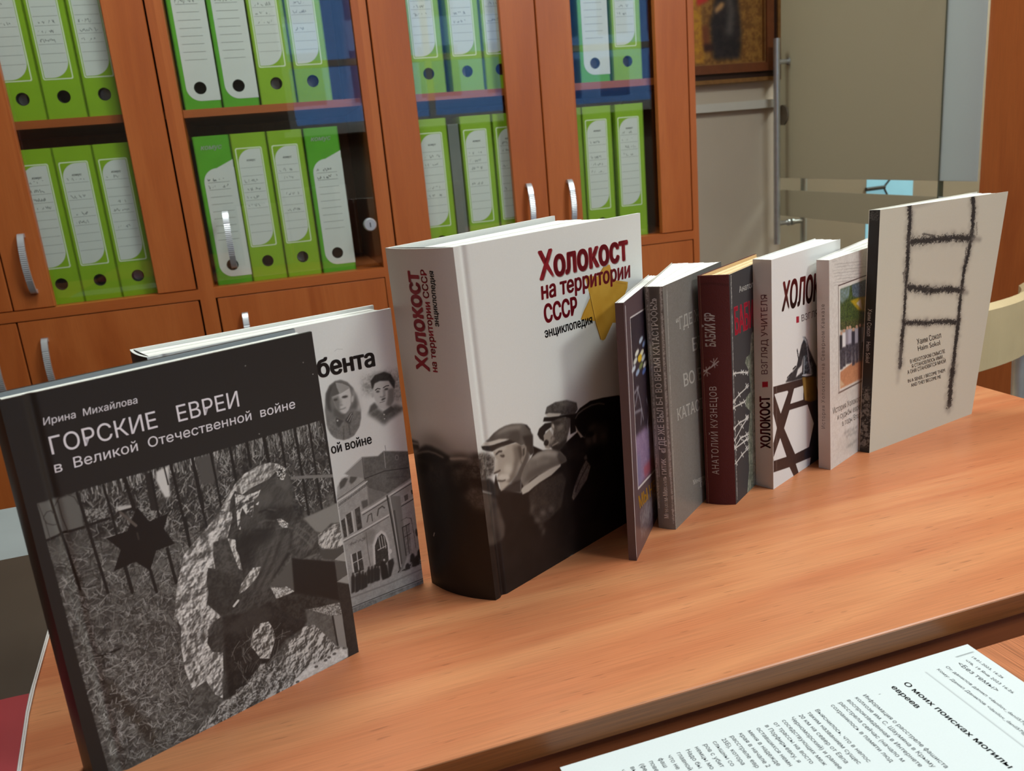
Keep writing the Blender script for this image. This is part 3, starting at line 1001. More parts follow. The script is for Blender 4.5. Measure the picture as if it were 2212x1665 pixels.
# ------------------------------------------------------------------ lever arch binders
BW, BH, BD = 0.0757, 0.320, 0.285
def rrect(x0, x1, z0, z1, r, n=6):
    """rectangle outline with four own corner radii (bl, br, tr, tl)"""
    pts = []
    for (cx, cz, a0, rr) in ((x0 + r[0], z0 + r[0], PI, r[0]), (x1 - r[1], z0 + r[1], 1.5 * PI, r[1]), (x1 - r[2], z1 - r[2], 0, r[2]), (x0 + r[3], z1 - r[3], .5 * PI, r[3])):
        k = n if rr > 0.0005 else 0
        for i in range(k + 1):
            a = a0 + (PI / 2) * (i / max(k, 1))
            pts.append((cx + rr * math.cos(a), cz + rr * math.sin(a)))
    return pts
def flat(mb, pts, y, m, hole=None):
    n = len(pts)
    mb.add([(p[0], y, p[1]) for p in pts], [tuple(range(n))], m)
def hole_plate(mb, x0, x1, z0, z1, hx, hz, r, y, m, outline=None, flip=False):
    """flat plate with a round hole"""
    pts = outline or [(x0, z0), (x1, z0), (x1, z1), (x0, z1)]
    ang = sorted(set([round(2 * PI * k / 28, 5) for k in range(28)] + [round(math.atan2(p[1] - hz, p[0] - hx) % (2 * PI), 5) for p in pts]))
    def edge(a):
        dx, dz = math.cos(a), math.sin(a)
        best = None
        for i in range(len(pts)):
            (ax, az), (bx, bz) = pts[i], pts[(i + 1) % len(pts)]
            ex, ez = bx - ax, bz - az
            den = dx * ez - dz * ex
            if abs(den) < 1e-12:
                continue
            t = ((ax - hx) * ez - (az - hz) * ex) / den
            u = ((ax - hx) * dz - (az - hz) * dx) / den
            if t > 0 and -1e-6 <= u <= 1 + 1e-6 and (best is None or t < best):
                best = t
        return (hx + dx * best, hz + dz * best)
    vs, fs = [], []
    for a in ang:
        e = edge(a)
        vs += [(hx + r * math.cos(a), y, hz + r * math.sin(a)), (e[0], y, e[1])]
    n = len(ang)
    for i in range(n):
        j = (i + 1) % n
        fs.append((2 * i, 2 * i + 1, 2 * j + 1, 2 * j))
    mb.add(vs, fs, m)
def scrawl(mb, x0, x1, z, h, y, rng, m):
    """a line of handwriting as a thin wavy ribbon"""
    x = x0
    pts = []
    while x < x1:
        if rng.random() < 0.16:
            x += 0.0028
            if len(pts) > 1:
                ribbon(mb, pts, y, m)
            pts = []
        pts.append((x, z + rng.uniform(0, h)))
        x += rng.uniform(0.0007, 0.0014)
    if len(pts) > 1:
        ribbon(mb, pts, y, m)
def ribbon(mb, pts, y, m, w=0.00035):
    vs, fs = [], []
    for i, (x, z) in enumerate(pts):
        vs += [(x - w, y, z - w), (x + w, y, z + w)]
    for i in range(len(pts) - 1):
        fs.append((2 * i, 2 * i + 2, 2 * i + 3, 2 * i + 1))
    mb.add(vs, fs, m)
def logo(mb, s, x0, w, z, h, y, m):
    v, f = text_poly(s, 0.02, 0.25)
    a, b = v[:, 0].min(), v[:, 0].max()
    mb.add([(x0 + (p[0] - a) / (b - a) * w, y, z + p[1] / cap_height() * h) for p in v], f, m)
HOLEZ = 0.042
def make_binder(style, seed, inside):
    """shell with finger hole, filed paper, and the printed spine label; style W = big white field, G = white label in a frame"""
    rng = random.Random(seed)
    t = thing('ring_binder', (0, 0, 0))
    gm = GREEN2 if style == 'W' else GREEN1
    x0, x1 = -BW / 2, BW / 2
    mb = MB()
    hole_plate(mb, x0, x1, 0, BH, 0, HOLEZ, 0.0125, 0, gm)
    mb.box(x0, x0 + .0024, 0.0, BD, 0, BH, gm).box(x1 - .0024, x1, 0.0, BD, 0, BH, gm)
    mb.build('cover', parent=t)
    n = 28
    ringv = [(0.0125 * math.cos(2 * PI * k / n), -0.0004, HOLEZ + 0.0125 * math.sin(2 * PI * k / n)) for k in range(n)] + \
            [(0.0112 * math.cos(2 * PI * k / n), 0.016, HOLEZ + 0.0112 * math.sin(2 * PI * k / n)) for k in range(n)]
    MB().add(ringv, [(k, (k + 1) % n, n + (k + 1) % n, n + k) for k in range(n)], BLACKIN, True).build('finger_hole', parent=t)
    pm = MB()
    k = inside
    pm.box(x0 + .003, x0 + .003 + (BW - .006) * k, 0.022, BD - .01, 0.006, BH - .012, PAPERS)
    pm.box(x0 + .003 + (BW - .006) * k + .0005, x1 - .003, 0.030, BD - .01, 0.006, BH - .03, BLACKIN)
    pm.build('filed_papers', parent=t)
    lb = MB()
    y = -0.0003
    if style == 'G':
        fx0, fx1, fz0, fz1 = x0 + .0065, x1 - .0125, 0.075, 0.290
        flat(lb, rrect(fx0, fx1, fz0, fz1, (.004,) * 4), y, LABELL)
        flat(lb, rrect(fx0 + .0024, fx1 - .0024, fz0 + .0024, fz1 - .0024, (.003,) * 4), y - .0001, gm)
        flat(lb, rrect(fx0 + .0036, fx1 - .0034, fz0 + .0038, fz1 - .0034, (.002, .034, .002, .030), 10), y - .0002, LABELW)
        zs = [0.247 - i * 0.0175 for i in range(9)]
        for z in zs:
            lb.box(fx0 + .006, fx1 - .006, y - .0003, y - .00025, z, z + .0005, INK)
        logo(lb, 'комус', fx0 + .021, 0.019, 0.261, 0.0048, y - .0003, INKD)
        for z in rng.sample(zs[:7], 4):
            scrawl(lb, fx0 + .010, fx1 - rng.uniform(.010, .022), z + .003, .0075, y - .0003, rng, INK)
    else:
        out = rrect(x0 + .0095, x1, 0.016, 0.252, (.028, 0, .001, .030), 10)
        out[-11 - 1] = (x1, 0.268)
        hole_plate(lb, 0, 0, 0, 0, 0, HOLEZ, 0.0127, y, LABELW, outline=out)
        zs = [0.222 - i * 0.0155 for i in range(9)]
        for z in zs:
            lb.box(x0 + .017, x1 - .014, y - .0002, y - .0001, z, z + .0006, INK)
        logo(lb, 'комус', x0 + .014, 0.044, 0.292, 0.010, y, LABELW)
        for z in zs[:rng.choice((2, 2, 3))]:
            scrawl(lb, x0 + .017, x1 - rng.uniform(.014, .026), z + .0025, .0085, y - .0002, rng, INKD)
    lb.build('label', parent=t)
    return t
def put_binder(style, seed, inside, s, z, d, label, group):
    b = make_binder(style, seed, inside)
    b.location = cab_loc(s, d) + Vector((0, 0, z))
    b.rotation_euler = (0, 0, CY)
    tag(b, label, 'binder', group)
    return b
ZU, ZL, DB = 1.2253, 0.8497, 0.040
L1, L2, L3R, L3L = 'left bookcase', 'middle bookcase', 'right bookcase', 'right bookcase'
gW, gG = 'binder with a big white spine field', 'binder with a white framed label'
rows = [
    # style, seed, paper share, s centre, z, label, group
    ('G', 1, .55, -0.433, ZU, 'leftmost green binder in view on the left bookcase\'s upper shelf', 'upper binders in the left bookcase'),
    ('G', 2, .30, -0.3565, ZU, 'green binder with a framed label, middle of three on the left bookcase\'s upper shelf', 'upper binders in the left bookcase'),
    ('G', 3, .75, -0.2795, ZU, 'green binder with a framed label, rightmost of three on the left bookcase\'s upper shelf', 'upper binders in the left bookcase'),
    ('G', 4, .20, -0.4395, ZL, 'green binder with a framed label, leftmost on the left bookcase\'s lower glazed shelf', 'lower binders in the left bookcase'),
    ('G', 5, .10, -0.3635, ZL, 'green binder with a framed label, middle of three on the left bookcase\'s lower glazed shelf', 'lower binders in the left bookcase'),
    ('G', 6, .60, -0.2870, ZL, 'green binder with a framed label, rightmost of three on the left bookcase\'s lower glazed shelf', 'lower binders in the left bookcase'),
    ('W', 7, .15, -0.0910, ZU, 'white spined green binder, first on the left, middle bookcase\'s upper shelf', 'upper binders in the middle bookcase'),
    ('W', 8, .15, -0.0125, ZU, 'white spined green binder, second from left, middle bookcase\'s upper shelf', 'upper binders in the middle bookcase'),
    ('G', 9, .60, 0.0665, ZU, 'green binder with a framed label, third on the middle bookcase\'s upper shelf', 'upper binders in the middle bookcase'),
    ('G', 10, .85, 0.1445, ZU, 'green binder with framed label, rightmost on the middle bookcase\'s upper shelf', 'upper binders in the middle bookcase'),
    ('W', 11, .20, -0.0880, ZL, 'white and green binder behind the handle of the middle glass door', 'lower binders in the middle bookcase'),
    ('G', 12, .10, -0.0110, ZL, 'green binder with a framed label, second on the middle bookcase\'s lower glazed shelf', 'lower binders in the middle bookcase'),
    ('G', 13, .55, 0.0665, ZL, 'green binder with a framed label, third on the middle bookcase\'s lower glazed shelf', 'lower binders in the middle bookcase'),
    ('W', 14, .15, 0.1455, ZL, 'white spined green binder beside the round lock of the middle glass door', 'lower binders in the middle bookcase'),
    ('G', 15, .30, 0.4035, ZU, 'green binder with a framed label, leftmost on the right bookcase\'s upper shelf', 'upper binders in the right bookcase'),
    ('G', 16, .50, 0.4940, ZU, 'green binder with a framed label, second on the right bookcase\'s upper shelf', 'upper binders in the right bookcase'),
    ('G', 17, .40, 0.5740, ZU, 'green binder half hidden by a stile, third on the right bookcase\'s upper shelf', 'upper binders in the right bookcase'),
    ('W', 18, .70, 0.8085, ZU, 'white and green binder behind the far right door\'s upper glass', 'upper binders in the right bookcase'),
    ('G', 19, .80, 0.8930, ZU, 'green binder with framed label at the right end of the right bookcase\'s upper shelf', 'upper binders in the right bookcase'),
    ('G', 20, .40, 0.3940, ZL, 'green binder standing directly left of the thin grey folder', 'lower binders in the right bookcase'),
    ('G', 21, .50, 0.5010, ZL, 'green binder standing directly right of the thin grey folder', 'lower binders in the right bookcase'),
    ('G', 22, .50, 0.5800, ZL, 'green binder second to the right of the thin grey folder, partly behind a stile', 'lower binders in the right bookcase'),
    ('G', 23, .50, 0.7270, ZL, 'green binder mostly behind the far right door\'s handle stile', 'lower binders in the right bookcase'),
    ('G', 24, .50, 0.8050, ZL, 'second last green binder on the right bookcase\'s lower glazed shelf', 'lower binders in the right bookcase'),
    ('G', 25, .50, 0.8900, ZL, 'last green binder on the right of the right bookcase\'s lower glazed shelf', 'lower binders in the right bookcase'),
]
for st_, sd_, in_, s_, z_, lb_, gp_ in rows:
    put_binder(st_, sd_, in_, s_, z_, DB, lb_, gp_)
t = thing('box_file', cab_loc(0.4475, DB + .004) + Vector((0, 0, ZL)), CY, 'thin grey folder standing between two green binders in the right bookcase', 'folder')
mb = MB().box(-.0125, .0125, 0, .25, 0, .305, GREYF)
mb.build('cover', parent=t)
mb = MB()
for i in range(5):
    mb.box(-.008, .008 - .002 * (i % 3), -.0004, 0, .018 + i * .008, .0205 + i * .008, INK)
mb.build('spine_label', parent=t)

# ------------------------------------------------------------------ the desk and the table in front of it
ZT = 0.75
t = thing('desk', (0.0, 0.403, 0.0), 0, 'cherry veneer desk the books stand on', 'desk')
DX0, DX1, DYB = -1.0, 0.8375, 0.5225
MB().bbox(DX0, DX1, 0.0005, DYB, ZT - .016, ZT, .0008, W_DESK).build('desk_top', parent=t)
e = MB().bbox(DX0, DX1 , -0.0006, 0.0004, ZT - .0162, ZT - .0006, .0002, W_EDGE).build('edge_band', parent=t)
MB().box(DX0 + .02, DX1 - .03, 0.010, 0.026, 0.30, ZT - .0162, W_PANEL).build('modesty_panel', parent=t)
for x in (DX0 + .02, DX1 - .05):
    MB().box(x, x + .018, 0.027, DYB - .02, 0, ZT - .0162, W_PANEL).build('side_panel', parent=t)
ZT2 = 0.730
t = thing('table', (0.6, 0.0, 0.0), 0, 'cherry veneer side table with the printed sheet, close in front of the desk', 'table')
MB().bbox(-1.3, 0.75, -0.45, 0.3868, ZT2 - .018, ZT2, .0008, W_DESK2).build('table_top', parent=t)
for x in (-1.24, .69):
    for y in (-.42, .33):
        MB().box(x - .02, x + .02, y - .02, y + .02, 0, ZT2 - .018, W_PANEL).build('leg', parent=t)

# chair behind the desk's right end
t = thing('chair', (1.08, 1.05, 0.0), math.radians(12), 'chair with a curved beige backrest behind the desk\'s right end', 'chair')
BEIGE = mat('beige_vinyl', (204, 180, 138), 0.55, noise=0.06, nscale=14, bump=0.1, bscale=300)
vs, fs = [], []
N = 20
for i in range(N + 1):
    k = i / N
    x = -0.24 + 0.48 * k
    y = -0.045 + 0.09 * (2 * k - 1) ** 2
    zt = 0.792 - 0.012 * (2 * k - 1) ** 2
    zb = 0.684 - 0.03 * (1 - (2 * k - 1) ** 2) * 0 - 0.03 * (2 * k - 1) ** 2 * (1 if k < .5 else .6)
    vs += [(x, y - .011, zb + .006), (x, y - .011, zt - .008), (x, y, zt), (x, y + .011, zt - .008), (x, y + .011, zb + .006), (x, y, zb)]
for i in range(N):
    for k in range(6):
        fs.append((i * 6 + k, (i + 1) * 6 + k, (i + 1) * 6 + (k + 1) % 6, i * 6 + (k + 1) % 6))
fs += [tuple(range(5, -1, -1)), tuple(N * 6 + k for k in range(6))]
bk_ = MB().add(vs, fs, BEIGE, False).build('backrest', parent=t)
MB().tube([(-.205, -.043, .698), (-.205, -.046, .698)], .0075, 16, mat('beige_cap', (188, 160, 118), 0.5, noise=0.05)).build('screw_cap', parent=bk_)
MB().bbox(-.21, .21, -.02, .40, .43, .46, .01, BEIGE).build('seat', parent=t)
for x in (-.19, .19):
    MB().tube([(x, .02, .72), (x, .01, .45), (x, -.01, 0)], .011, 10, CHROME).build('leg', parent=t)
    MB().tube([(x, .38, .44), (x, .40, 0)], .011, 10, CHROME).build('leg', parent=t)

# ------ plan corners of the books, print and lettering (tenths of a millimetre on each cover)
PLAN = {
 'A': {'FS0': (-0.1312, 0.4653, 0.7500), 'FE0': (0.0292, 0.5360, 0.7500), 'BS0': (-0.1414, 0.4862, 0.7500), 'BE0': (0.0190, 0.5569, 0.7500), 'FS1': (-0.1303, 0.4652, 0.9807), 'FE1': (0.0304, 0.5355, 0.9807), 'BS1': (-0.1404, 0.4861, 0.9807), 'BE1': (0.0200, 0.5568, 0.9807)},
 'E': {'FS0': (0.1377, 0.5602, 0.7500), 'FE0': (0.3185, 0.6555, 0.7500), 'BS0': (0.0987, 0.6108, 0.7500), 'BE0': (0.2733, 0.7299, 0.7500), 'FS1': (0.1330, 0.5608, 1.0200), 'FE1': (0.3214, 0.6583, 1.0200), 'BS1': (0.0949, 0.6115, 1.0200), 'BE1': (0.2685, 0.7306, 1.0200)},
 'B': {'FS0': (-0.0713, 0.5542, 0.7500), 'FE0': (0.0922, 0.6129, 0.7500), 'BS0': (-0.0851, 0.5909, 0.7500), 'BE0': (0.0821, 0.6401, 0.7500), 'FS1': (-0.0695, 0.5531, 0.9759), 'FE1': (0.0935, 0.6116, 0.9759), 'BS1': (-0.0834, 0.5899, 0.9759), 'BE1': (0.0838, 0.6391, 0.9759)},
 'D': {'FS0': (0.2608, 0.5686, 0.7500), 'FE0': (0.3420, 0.6700, 0.7500), 'BS0': (0.2556, 0.5727, 0.7500), 'BE0': (0.3365, 0.6775, 0.7500), 'FS1': (0.2606, 0.5686, 0.9634), 'FE1': (0.3418, 0.6700, 0.9634), 'BS1': (0.2554, 0.5727, 0.9634), 'BE1': (0.3363, 0.6775, 0.9634)},
 'F': {'FS0': (0.3160, 0.6047, 0.7500), 'FE0': (0.4211, 0.6883, 0.7500), 'BS0': (0.3051, 0.6156, 0.7500), 'BE0': (0.3867, 0.7206, 0.7500), 'FS1': (0.3132, 0.6070, 0.9642), 'FE1': (0.4181, 0.6909, 0.9642), 'BS1': (0.3023, 0.6179, 0.9642), 'BE1': (0.3839, 0.7229, 0.9642)},
 'G': {'FS0': (0.3890, 0.6253, 0.7500), 'FE0': (0.4940, 0.7035, 0.7500), 'BS0': (0.3675, 0.6408, 0.7500), 'BE0': (0.4739, 0.7164, 0.7500), 'FS1': (0.3856, 0.6251, 0.9628), 'FE1': (0.4907, 0.7033, 0.9628), 'BS1': (0.3641, 0.6406, 0.9628), 'BE1': (0.4705, 0.7162, 0.9628)},
 'H': {'FS0': (0.4378, 0.6381, 0.7500), 'FE0': (0.5627, 0.7030, 0.7500), 'BS0': (0.4301, 0.6555, 0.7500), 'BE0': (0.5521, 0.7297, 0.7500), 'FS1': (0.4372, 0.6393, 0.9680), 'FE1': (0.5615, 0.7048, 0.9680), 'BS1': (0.4295, 0.6567, 0.9680), 'BE1': (0.5515, 0.7309, 0.9680)},
 'I': {'FS0': (0.5127, 0.6516, 0.7500), 'FE0': (0.6538, 0.7231, 0.7500), 'BS0': (0.5073, 0.6629, 0.7500), 'BE0': (0.6385, 0.7503, 0.7500), 'FS1': (0.5090, 0.6538, 0.9578), 'FE1': (0.6500, 0.7253, 0.9578), 'BS1': (0.5035, 0.6651, 0.9578), 'BE1': (0.6347, 0.7525, 0.9578)},
 'J': {'FS0': (0.5741, 0.6701, 0.7500), 'FE0': (0.7483, 0.7116, 0.7500), 'BS0': (0.5690, 0.6793, 0.7500), 'BE0': (0.7433, 0.7224, 0.7500), 'FS1': (0.5772, 0.6686, 0.9962), 'FE1': (0.7546, 0.6894, 0.9962), 'BS1': (0.5721, 0.6777, 0.9962), 'BE1': (0.7464, 0.7208, 0.9962)},
}
ART = {
 'A': [
  ('poly',((104,103,99),[(53,1732),(837,1723),(1752,1725),(1752,15),(1197,-10),(572,-4),(220,-88),(77,-143),(62,866)]),{'col2':(70,68,65),'nz':'m','con':3}),
  ('poly',((82,80,77),[(52,1732),(837,1723),(1753,1726),(1757,1222),(1448,1102),(1025,1197),(758,1299),(47,1489)]),{'col2':(44,42,40),'nz':'m','con':2.5,'bl':1.0}),
  ('strokes',(2300,[(42,1571),(768,1355),(1006,1419),(731,1159),(599,600),(598,-20),(114,43),(69,804)],22,75,[(150,150,146),(176,176,172),(120,118,114),(52,50,47),(44,42,39)]),{'w':3.4}),
  ('strokes',(900,[(227,1692),(832,1698),(1119,1726),(1006,1419),(758,1299),(387,1412)],15,60,[(150,150,146),(184,184,180),(110,108,104),(46,44,41),(40,38,36)]),{'w':4,'ang':70,'spread':60}),
  ('strokes',(900,[(1059,1715),(1751,1717),(1752,1191),(1521,1141),(1386,1506),(1153,1581),(1001,1390)],15,55,[(150,150,146),(190,190,186),(100,98,94),(46,44,41),(40,38,36)]),{'w':4,'ang':80,'spread':70}),
  ('strokes',(420,[(1059,1715),(1748,1718),(1728,1590),(1069,1608)],40,110,[(170,170,166),(60,58,55),(40,38,36),(130,130,126)]),{'w':4,'ang':88,'spread':10}),
  ('strokes',(260,[(258,1729),(836,1717),(1059,1715),(1044,1631),(242,1654)],40,110,[(200,200,196),(60,58,55),(40,38,36),(130,130,126)]),{'w':5,'ang':88,'spread':10}),
  ('poly',((104,104,100),[(53,1731),(161,1726),(235,1725),(256,1699),(243,1533),(163,1532),(52,1522)]),{'bl':0.3}),
  ('poly',((92,91,87),[(55,1514),(240,1518),(253,1393),(53,1379)]),{'alpha':0.55,'bl':1.5}),
  ('poly',((212,212,208),[(667,1712),(739,1725),(715,1543),(687,1546),(672,1594),(658,1664)]),{'bl':0.3}),
  ('poly',((190,190,186),[(419,1585),(504,1568),(500,1544),(429,1550)]),{'bl':0.3}),
  ('poly',((150,150,146),[(257,1625),(382,1592),(375,1531),(266,1540)]),{'col2':(60,58,55),'con':5}),
  ('poly',((150,150,146),[(539,1581),(601,1566),(624,1440),(570,1440),(546,1495)]),{'col2':(50,48,45),'con':5}),
  ('line',((36,33,31),[(121,1728),(129,1572),(141,1450),(156,1183)],13.7)),
  ('line',((36,33,31),[(248,1726),(261,1542),(270,1367),(285,1110)],15.8)),
  ('line',((36,33,31),[(383,1724),(393,1563),(394,1428)],13.7)),
  ('line',((36,33,31),[(498,1723),(504,1638),(512,1533)],21.1)),
  ('line',((36,33,31),[(715,1729),(718,1617)],8.3)),
  ('line',((36,33,31),[(755,1729),(761,1484),(769,1206)],15.5)),
  ('line',((36,33,31),[(880,1723),(886,1615),(890,1411)],14.6)),
  ('line',((36,33,31),[(400,1227),(408,1060)],19.3)),
  ('line',((36,33,31),[(526,1151),(535,1004)],16.9)),
  ('line',((36,33,31),[(641,1240),(651,1016)],17.9)),
  ('line',((36,33,31),[(284,1812),(284,1812)],0.5)),
  ('poly',((46,43,41),[(604,1720),(639,1718),(634,1489),(596,1496)])),
  ('line',((36,33,31),[(638,1715),(632,1434)],13.4)),
  ('line',((36,33,31),[(259,1529),(325,1531),(375,1531)],15.8)),
  ('line',((36,33,31),[(429,1547),(500,1544)],15.8)),
  ('line',((36,33,31),[(54,1520),(152,1530),(242,1527)],14.6)),
  ('line',((62,60,57),[(68,1650),(89,1673),(109,1672),(123,1642)],4.9)),
  ('line',((62,60,57),[(67,1644),(76,1611),(102,1592),(127,1586)],4.8)),
  ('line',((62,60,57),[(135,1687),(161,1726),(200,1734),(231,1708),(243,1661)],4.8)),
  ('line',((62,60,57),[(153,1711),(154,1613),(164,1535),(174,1456)],4.9)),
  ('line',((62,60,57),[(59,1726),(70,1631),(74,1519)],3.6)),
  ('poly',((31,27,25),[(529,1546),(576,1438),(687,1449),(646,1365),(688,1255),(579,1251),(525,1145),(459,1231),(337,1220),(397,1330),(337,1424),(451,1426)])),
  ('line',((95,88,82),[(437,1544),(502,1439)],14.9)),
  ('line',((60,55,50),[(500,1394),(501,1355)],9.0)),
  ('poly',((84,82,79),[(899,1720),(985,1723),(1020,1571),(961,1536),(900,1556)]),{'bl':0.6}),
  ('line',((36,33,31),[(877,1724),(878,1469),(888,1260)],13.4)),
  ('line',((36,33,31),[(989,1725),(993,1566),(992,1381)],13.4)),
  ('line',((36,33,31),[(1110,1725),(1110,1514)],18.6)),
  ('line',((36,33,31),[(1219,1727),(1215,1569)],19.2)),
  ('line',((36,33,31),[(1328,1722),(1335,1552)],23.4)),
  ('line',((36,33,31),[(1436,1725),(1437,1495)],15.1)),
  ('line',((36,33,31),[(1538,1724),(1540,1444),(1542,1129)],17.2)),
  ('line',((36,33,31),[(1638,1724),(1638,1536),(1638,1338),(1640,1135)],15.1)),
  ('line',((36,33,31),[(1741,1724),(1746,1377),(1745,1144)],16.5)),
  ('line',((36,33,31),[(774,1385),(768,1203)],16.5)),
  ('line',((120,118,114),[(1467,1409),(1568,1384),(1754,1330)],20.7)),
  ('poly',((132,131,126),[(1506,1116),(1756,1136),(1774,987),(1688,1011),(1611,971),(1568,999),(1538,1052)]),{'bl':0.3}),
  ('poly',((200,199,194),[(1570,964),(1635,977),(1702,998),(1774,987),(1767,833),(1691,820),(1601,863),(1573,909)]),{'col2':(88,86,82),'nz':'r','con':-2.5}),
  ('poly',((82,80,77),[(978,1359),(1040,1427),(1099,1490),(1168,1536),(1262,1558),(1339,1555),(1398,1525),(1441,1476),(1458,1398),(1472,1328),(1439,1237),(1463,1154),(1506,1097),(1565,1004),(1584,943),(1575,889),(1602,843),(1528,846),(1435,849),(1378,917),(1364,946),(1265,821),(1210,776),(1202,727),(1203,763),(1226,661),(1248,549),(1274,452),(1237,382),(1142,308),(1057,195),(938,154),(834,99),(781,145),(733,214),(707,319),(616,302),(598,458),(605,623),(614,824),(657,998),(729,1175),(734,1175),(778,1206),(897,1291)]),{'col2':(52,50,47),'nz':'r','con':1.6,'bl':0.2}),
  ('poly',((88,86,82),[(1155,1145),(1309,1123),(1389,981),(1269,842),(1171,740),(1078,781),(1048,853),(1172,993)]),{'alpha':0.5,'bl':3.0}),
  ('poly',((82,80,76),[(1122,1426),(1359,1460),(1453,1371),(1433,1246),(1330,1246),(1158,1158),(1092,1183)]),{'alpha':0.5,'bl':2.0}),
  ('poly',((36,33,31),[(1044,1144),(1158,1158),(1281,1126),(1296,1091),(1224,1046),(1140,1056),(1087,910),(1042,973)]),{'alpha':0.75,'bl':2.0}),
  ('poly',((38,35,33),[(1220,1272),(1333,1267),(1399,1222),(1345,1161),(1242,1155),(1255,1230)]),{'alpha':0.6,'bl':1.5}),
  ('poly',((38,35,33),[(1357,1237),(1438,1230),(1461,1147),(1397,1119),(1368,1167)]),{'alpha':0.5,'bl':1.5}),
  ('poly',((40,37,35),[(1353,943),(1378,917),(1274,825),(1215,782),(1238,832)]),{'bl':0.5}),
  ('poly',((96,94,90),[(1365,1457),(1439,1462),(1457,1369),(1419,1339),(1356,1403)]),{'bl':0.8,'alpha':0.7}),
  ('poly',((92,90,86),[(1202,1371),(1282,1386),(1322,1329),(1294,1288),(1211,1303)]),{'bl':1.0,'alpha':0.7}),
  ('poly',((84,82,78),[(1432,1334),(1450,1284),(1439,1237),(1405,1256)]),{'bl':0.6,'alpha':0.8}),
  ('poly',((98,96,92),[(1425,1109),(1505,1087),(1564,1000),(1581,936),(1526,881),(1445,906),(1391,995)]),{'col2':(66,64,61),'nz':'r','con':2,'bl':0.6,'alpha':0.9}),
  ('poly',((92,90,86),[(1116,920),(1251,1035),(1345,1072),(1396,1023),(1373,950),(1277,846),(1208,785),(1131,758),(1065,787)]),{'col2':(68,66,63),'nz':'r','con':1.2,'bl':0.8,'alpha':0.85}),
  ('line',((42,39,37),[(1105,1178),(1105,1056),(1095,921)],11.5),{'bl':0.5,'alpha':0.8}),
  ('line',((42,39,37),[(1261,1009),(1184,899),(1100,786)],11.0),{'bl':0.5,'alpha':0.8}),
  ('line',((42,39,37),[(1321,1022),(1250,902),(1149,780)],11.5),{'bl':0.5,'alpha':0.8}),
  ('line',((42,39,37),[(1042,1131),(1051,1027),(1058,908)],11.5),{'bl':0.5,'alpha':0.8}),
  ('line',((42,39,37),[(1405,1079),(1401,1006),(1376,948)],11.0),{'bl':0.5,'alpha':0.8}),
  ('line',((110,108,103),[(1450,1077),(1515,1008),(1557,930)],8.0),{'bl':0.4,'alpha':0.8,'ragged':0.6}),
  ('line',((110,108,103),[(1430,1047),(1486,973),(1529,903)],7.8),{'bl':0.4,'alpha':0.8,'ragged':0.6}),
  ('line',((110,108,103),[(1308,1116),(1379,1104),(1419,1074)],7.8),{'bl':0.4,'alpha':0.8,'ragged':0.6}),
  ('line',((110,108,103),[(1199,1193),(1249,1196),(1310,1170)],6.8),{'bl':0.4,'alpha':0.8,'ragged':0.6}),
  ('line',((110,108,103),[(1245,1255),(1288,1254),(1328,1236)],6.9),{'bl':0.4,'alpha':0.8,'ragged':0.6}),
  ('line',((36,33,31),[(1218,1262),(1260,1261),(1306,1233)],9.9),{'bl':0.4}),
  ('line',((36,33,31),[(1171,1156),(1238,1128),(1302,1125)],11.5),{'bl':0.5,'alpha':0.9}),
  ('poly',((222,222,217),[(978,1359),(1040,1427),(1099,1490),(1168,1536),(1262,1558),(1339,1555),(1399,1526),(1383,1495),(1314,1453),(1206,1436),(1133,1412),(1092,1450),(1057,1407),(1033,1328)]),{'col2':(96,94,90),'nz':'r','con':-1.8,'bl':0.15}),
  ('poly',((222,222,217),[(1088,1431),(1144,1401),(1206,1397),(1253,1403),(1229,1368),(1198,1351),(1173,1246),(1141,1261),(1118,1329),(1097,1288),(1084,1193),(1069,1206),(1075,1281)]),{'col2':(70,68,65),'nz':'r','con':-3}),
  ('poly',((222,222,217),[(1398,1522),(1435,1485),(1433,1449),(1409,1414),(1376,1433),(1370,1484)]),{'col2':(48,46,43),'nz':'f','con':7}),
  ('poly',((228,228,224),[(1324,1176),(1350,1171),(1393,1121),(1387,1094),(1351,1109),(1333,1136)]),{'col2':(110,108,104),'nz':'f','con':5}),
  ('poly',((228,228,224),[(1205,1320),(1230,1332),(1219,1311)])),
  ('poly',((60,58,55),[(977,1349),(1049,1326),(1046,1285),(1029,1249),(995,1174),(922,1174),(893,1105),(888,1007),(847,1032),(822,950),(824,892),(825,926),(823,872),(797,811),(842,735),(870,690),(825,679),(780,635),(755,558),(775,487),(836,452),(816,320),(782,153),(733,214),(707,319),(616,302),(598,458),(605,623),(627,724),(608,827),(654,1000),(729,1175),(734,1175),(778,1206),(897,1291)]),{'col2':(236,236,232),'nz':'r','con':2.6,'bl':0.15}),
  ('poly',((228,228,224),[(977,1349),(1049,1326),(1046,1285),(1029,1249),(995,1174),(922,1174),(893,1105),(888,1007),(847,1032),(822,950),(824,892),(825,926),(823,872),(797,811),(842,735),(870,690),(825,679),(780,635),(755,558),(775,487),(836,452),(816,320),(782,153),(733,214),(707,319),(616,302),(598,458),(605,623),(627,724),(608,827),(654,1000),(729,1175),(734,1175),(778,1206),(897,1291)]),{'alpha':0.35,'col2':(120,118,114),'nz':'m','con':3}),
  ('poly',((88,86,82),[(906,1177),(995,1170),(1009,1058),(1036,939),(1048,853),(1013,810),(874,870),(838,986),(891,1006),(891,1105)]),{'col2':(62,60,57),'nz':'m','con':3,'bl':0.4}),
  ('poly',((66,64,61),[(851,1025),(1022,898),(1018,786),(940,691),(866,700),(805,816),(825,926)]),{'alpha':0.8,'bl':0.6,'col2':(48,46,43),'nz':'m'}),
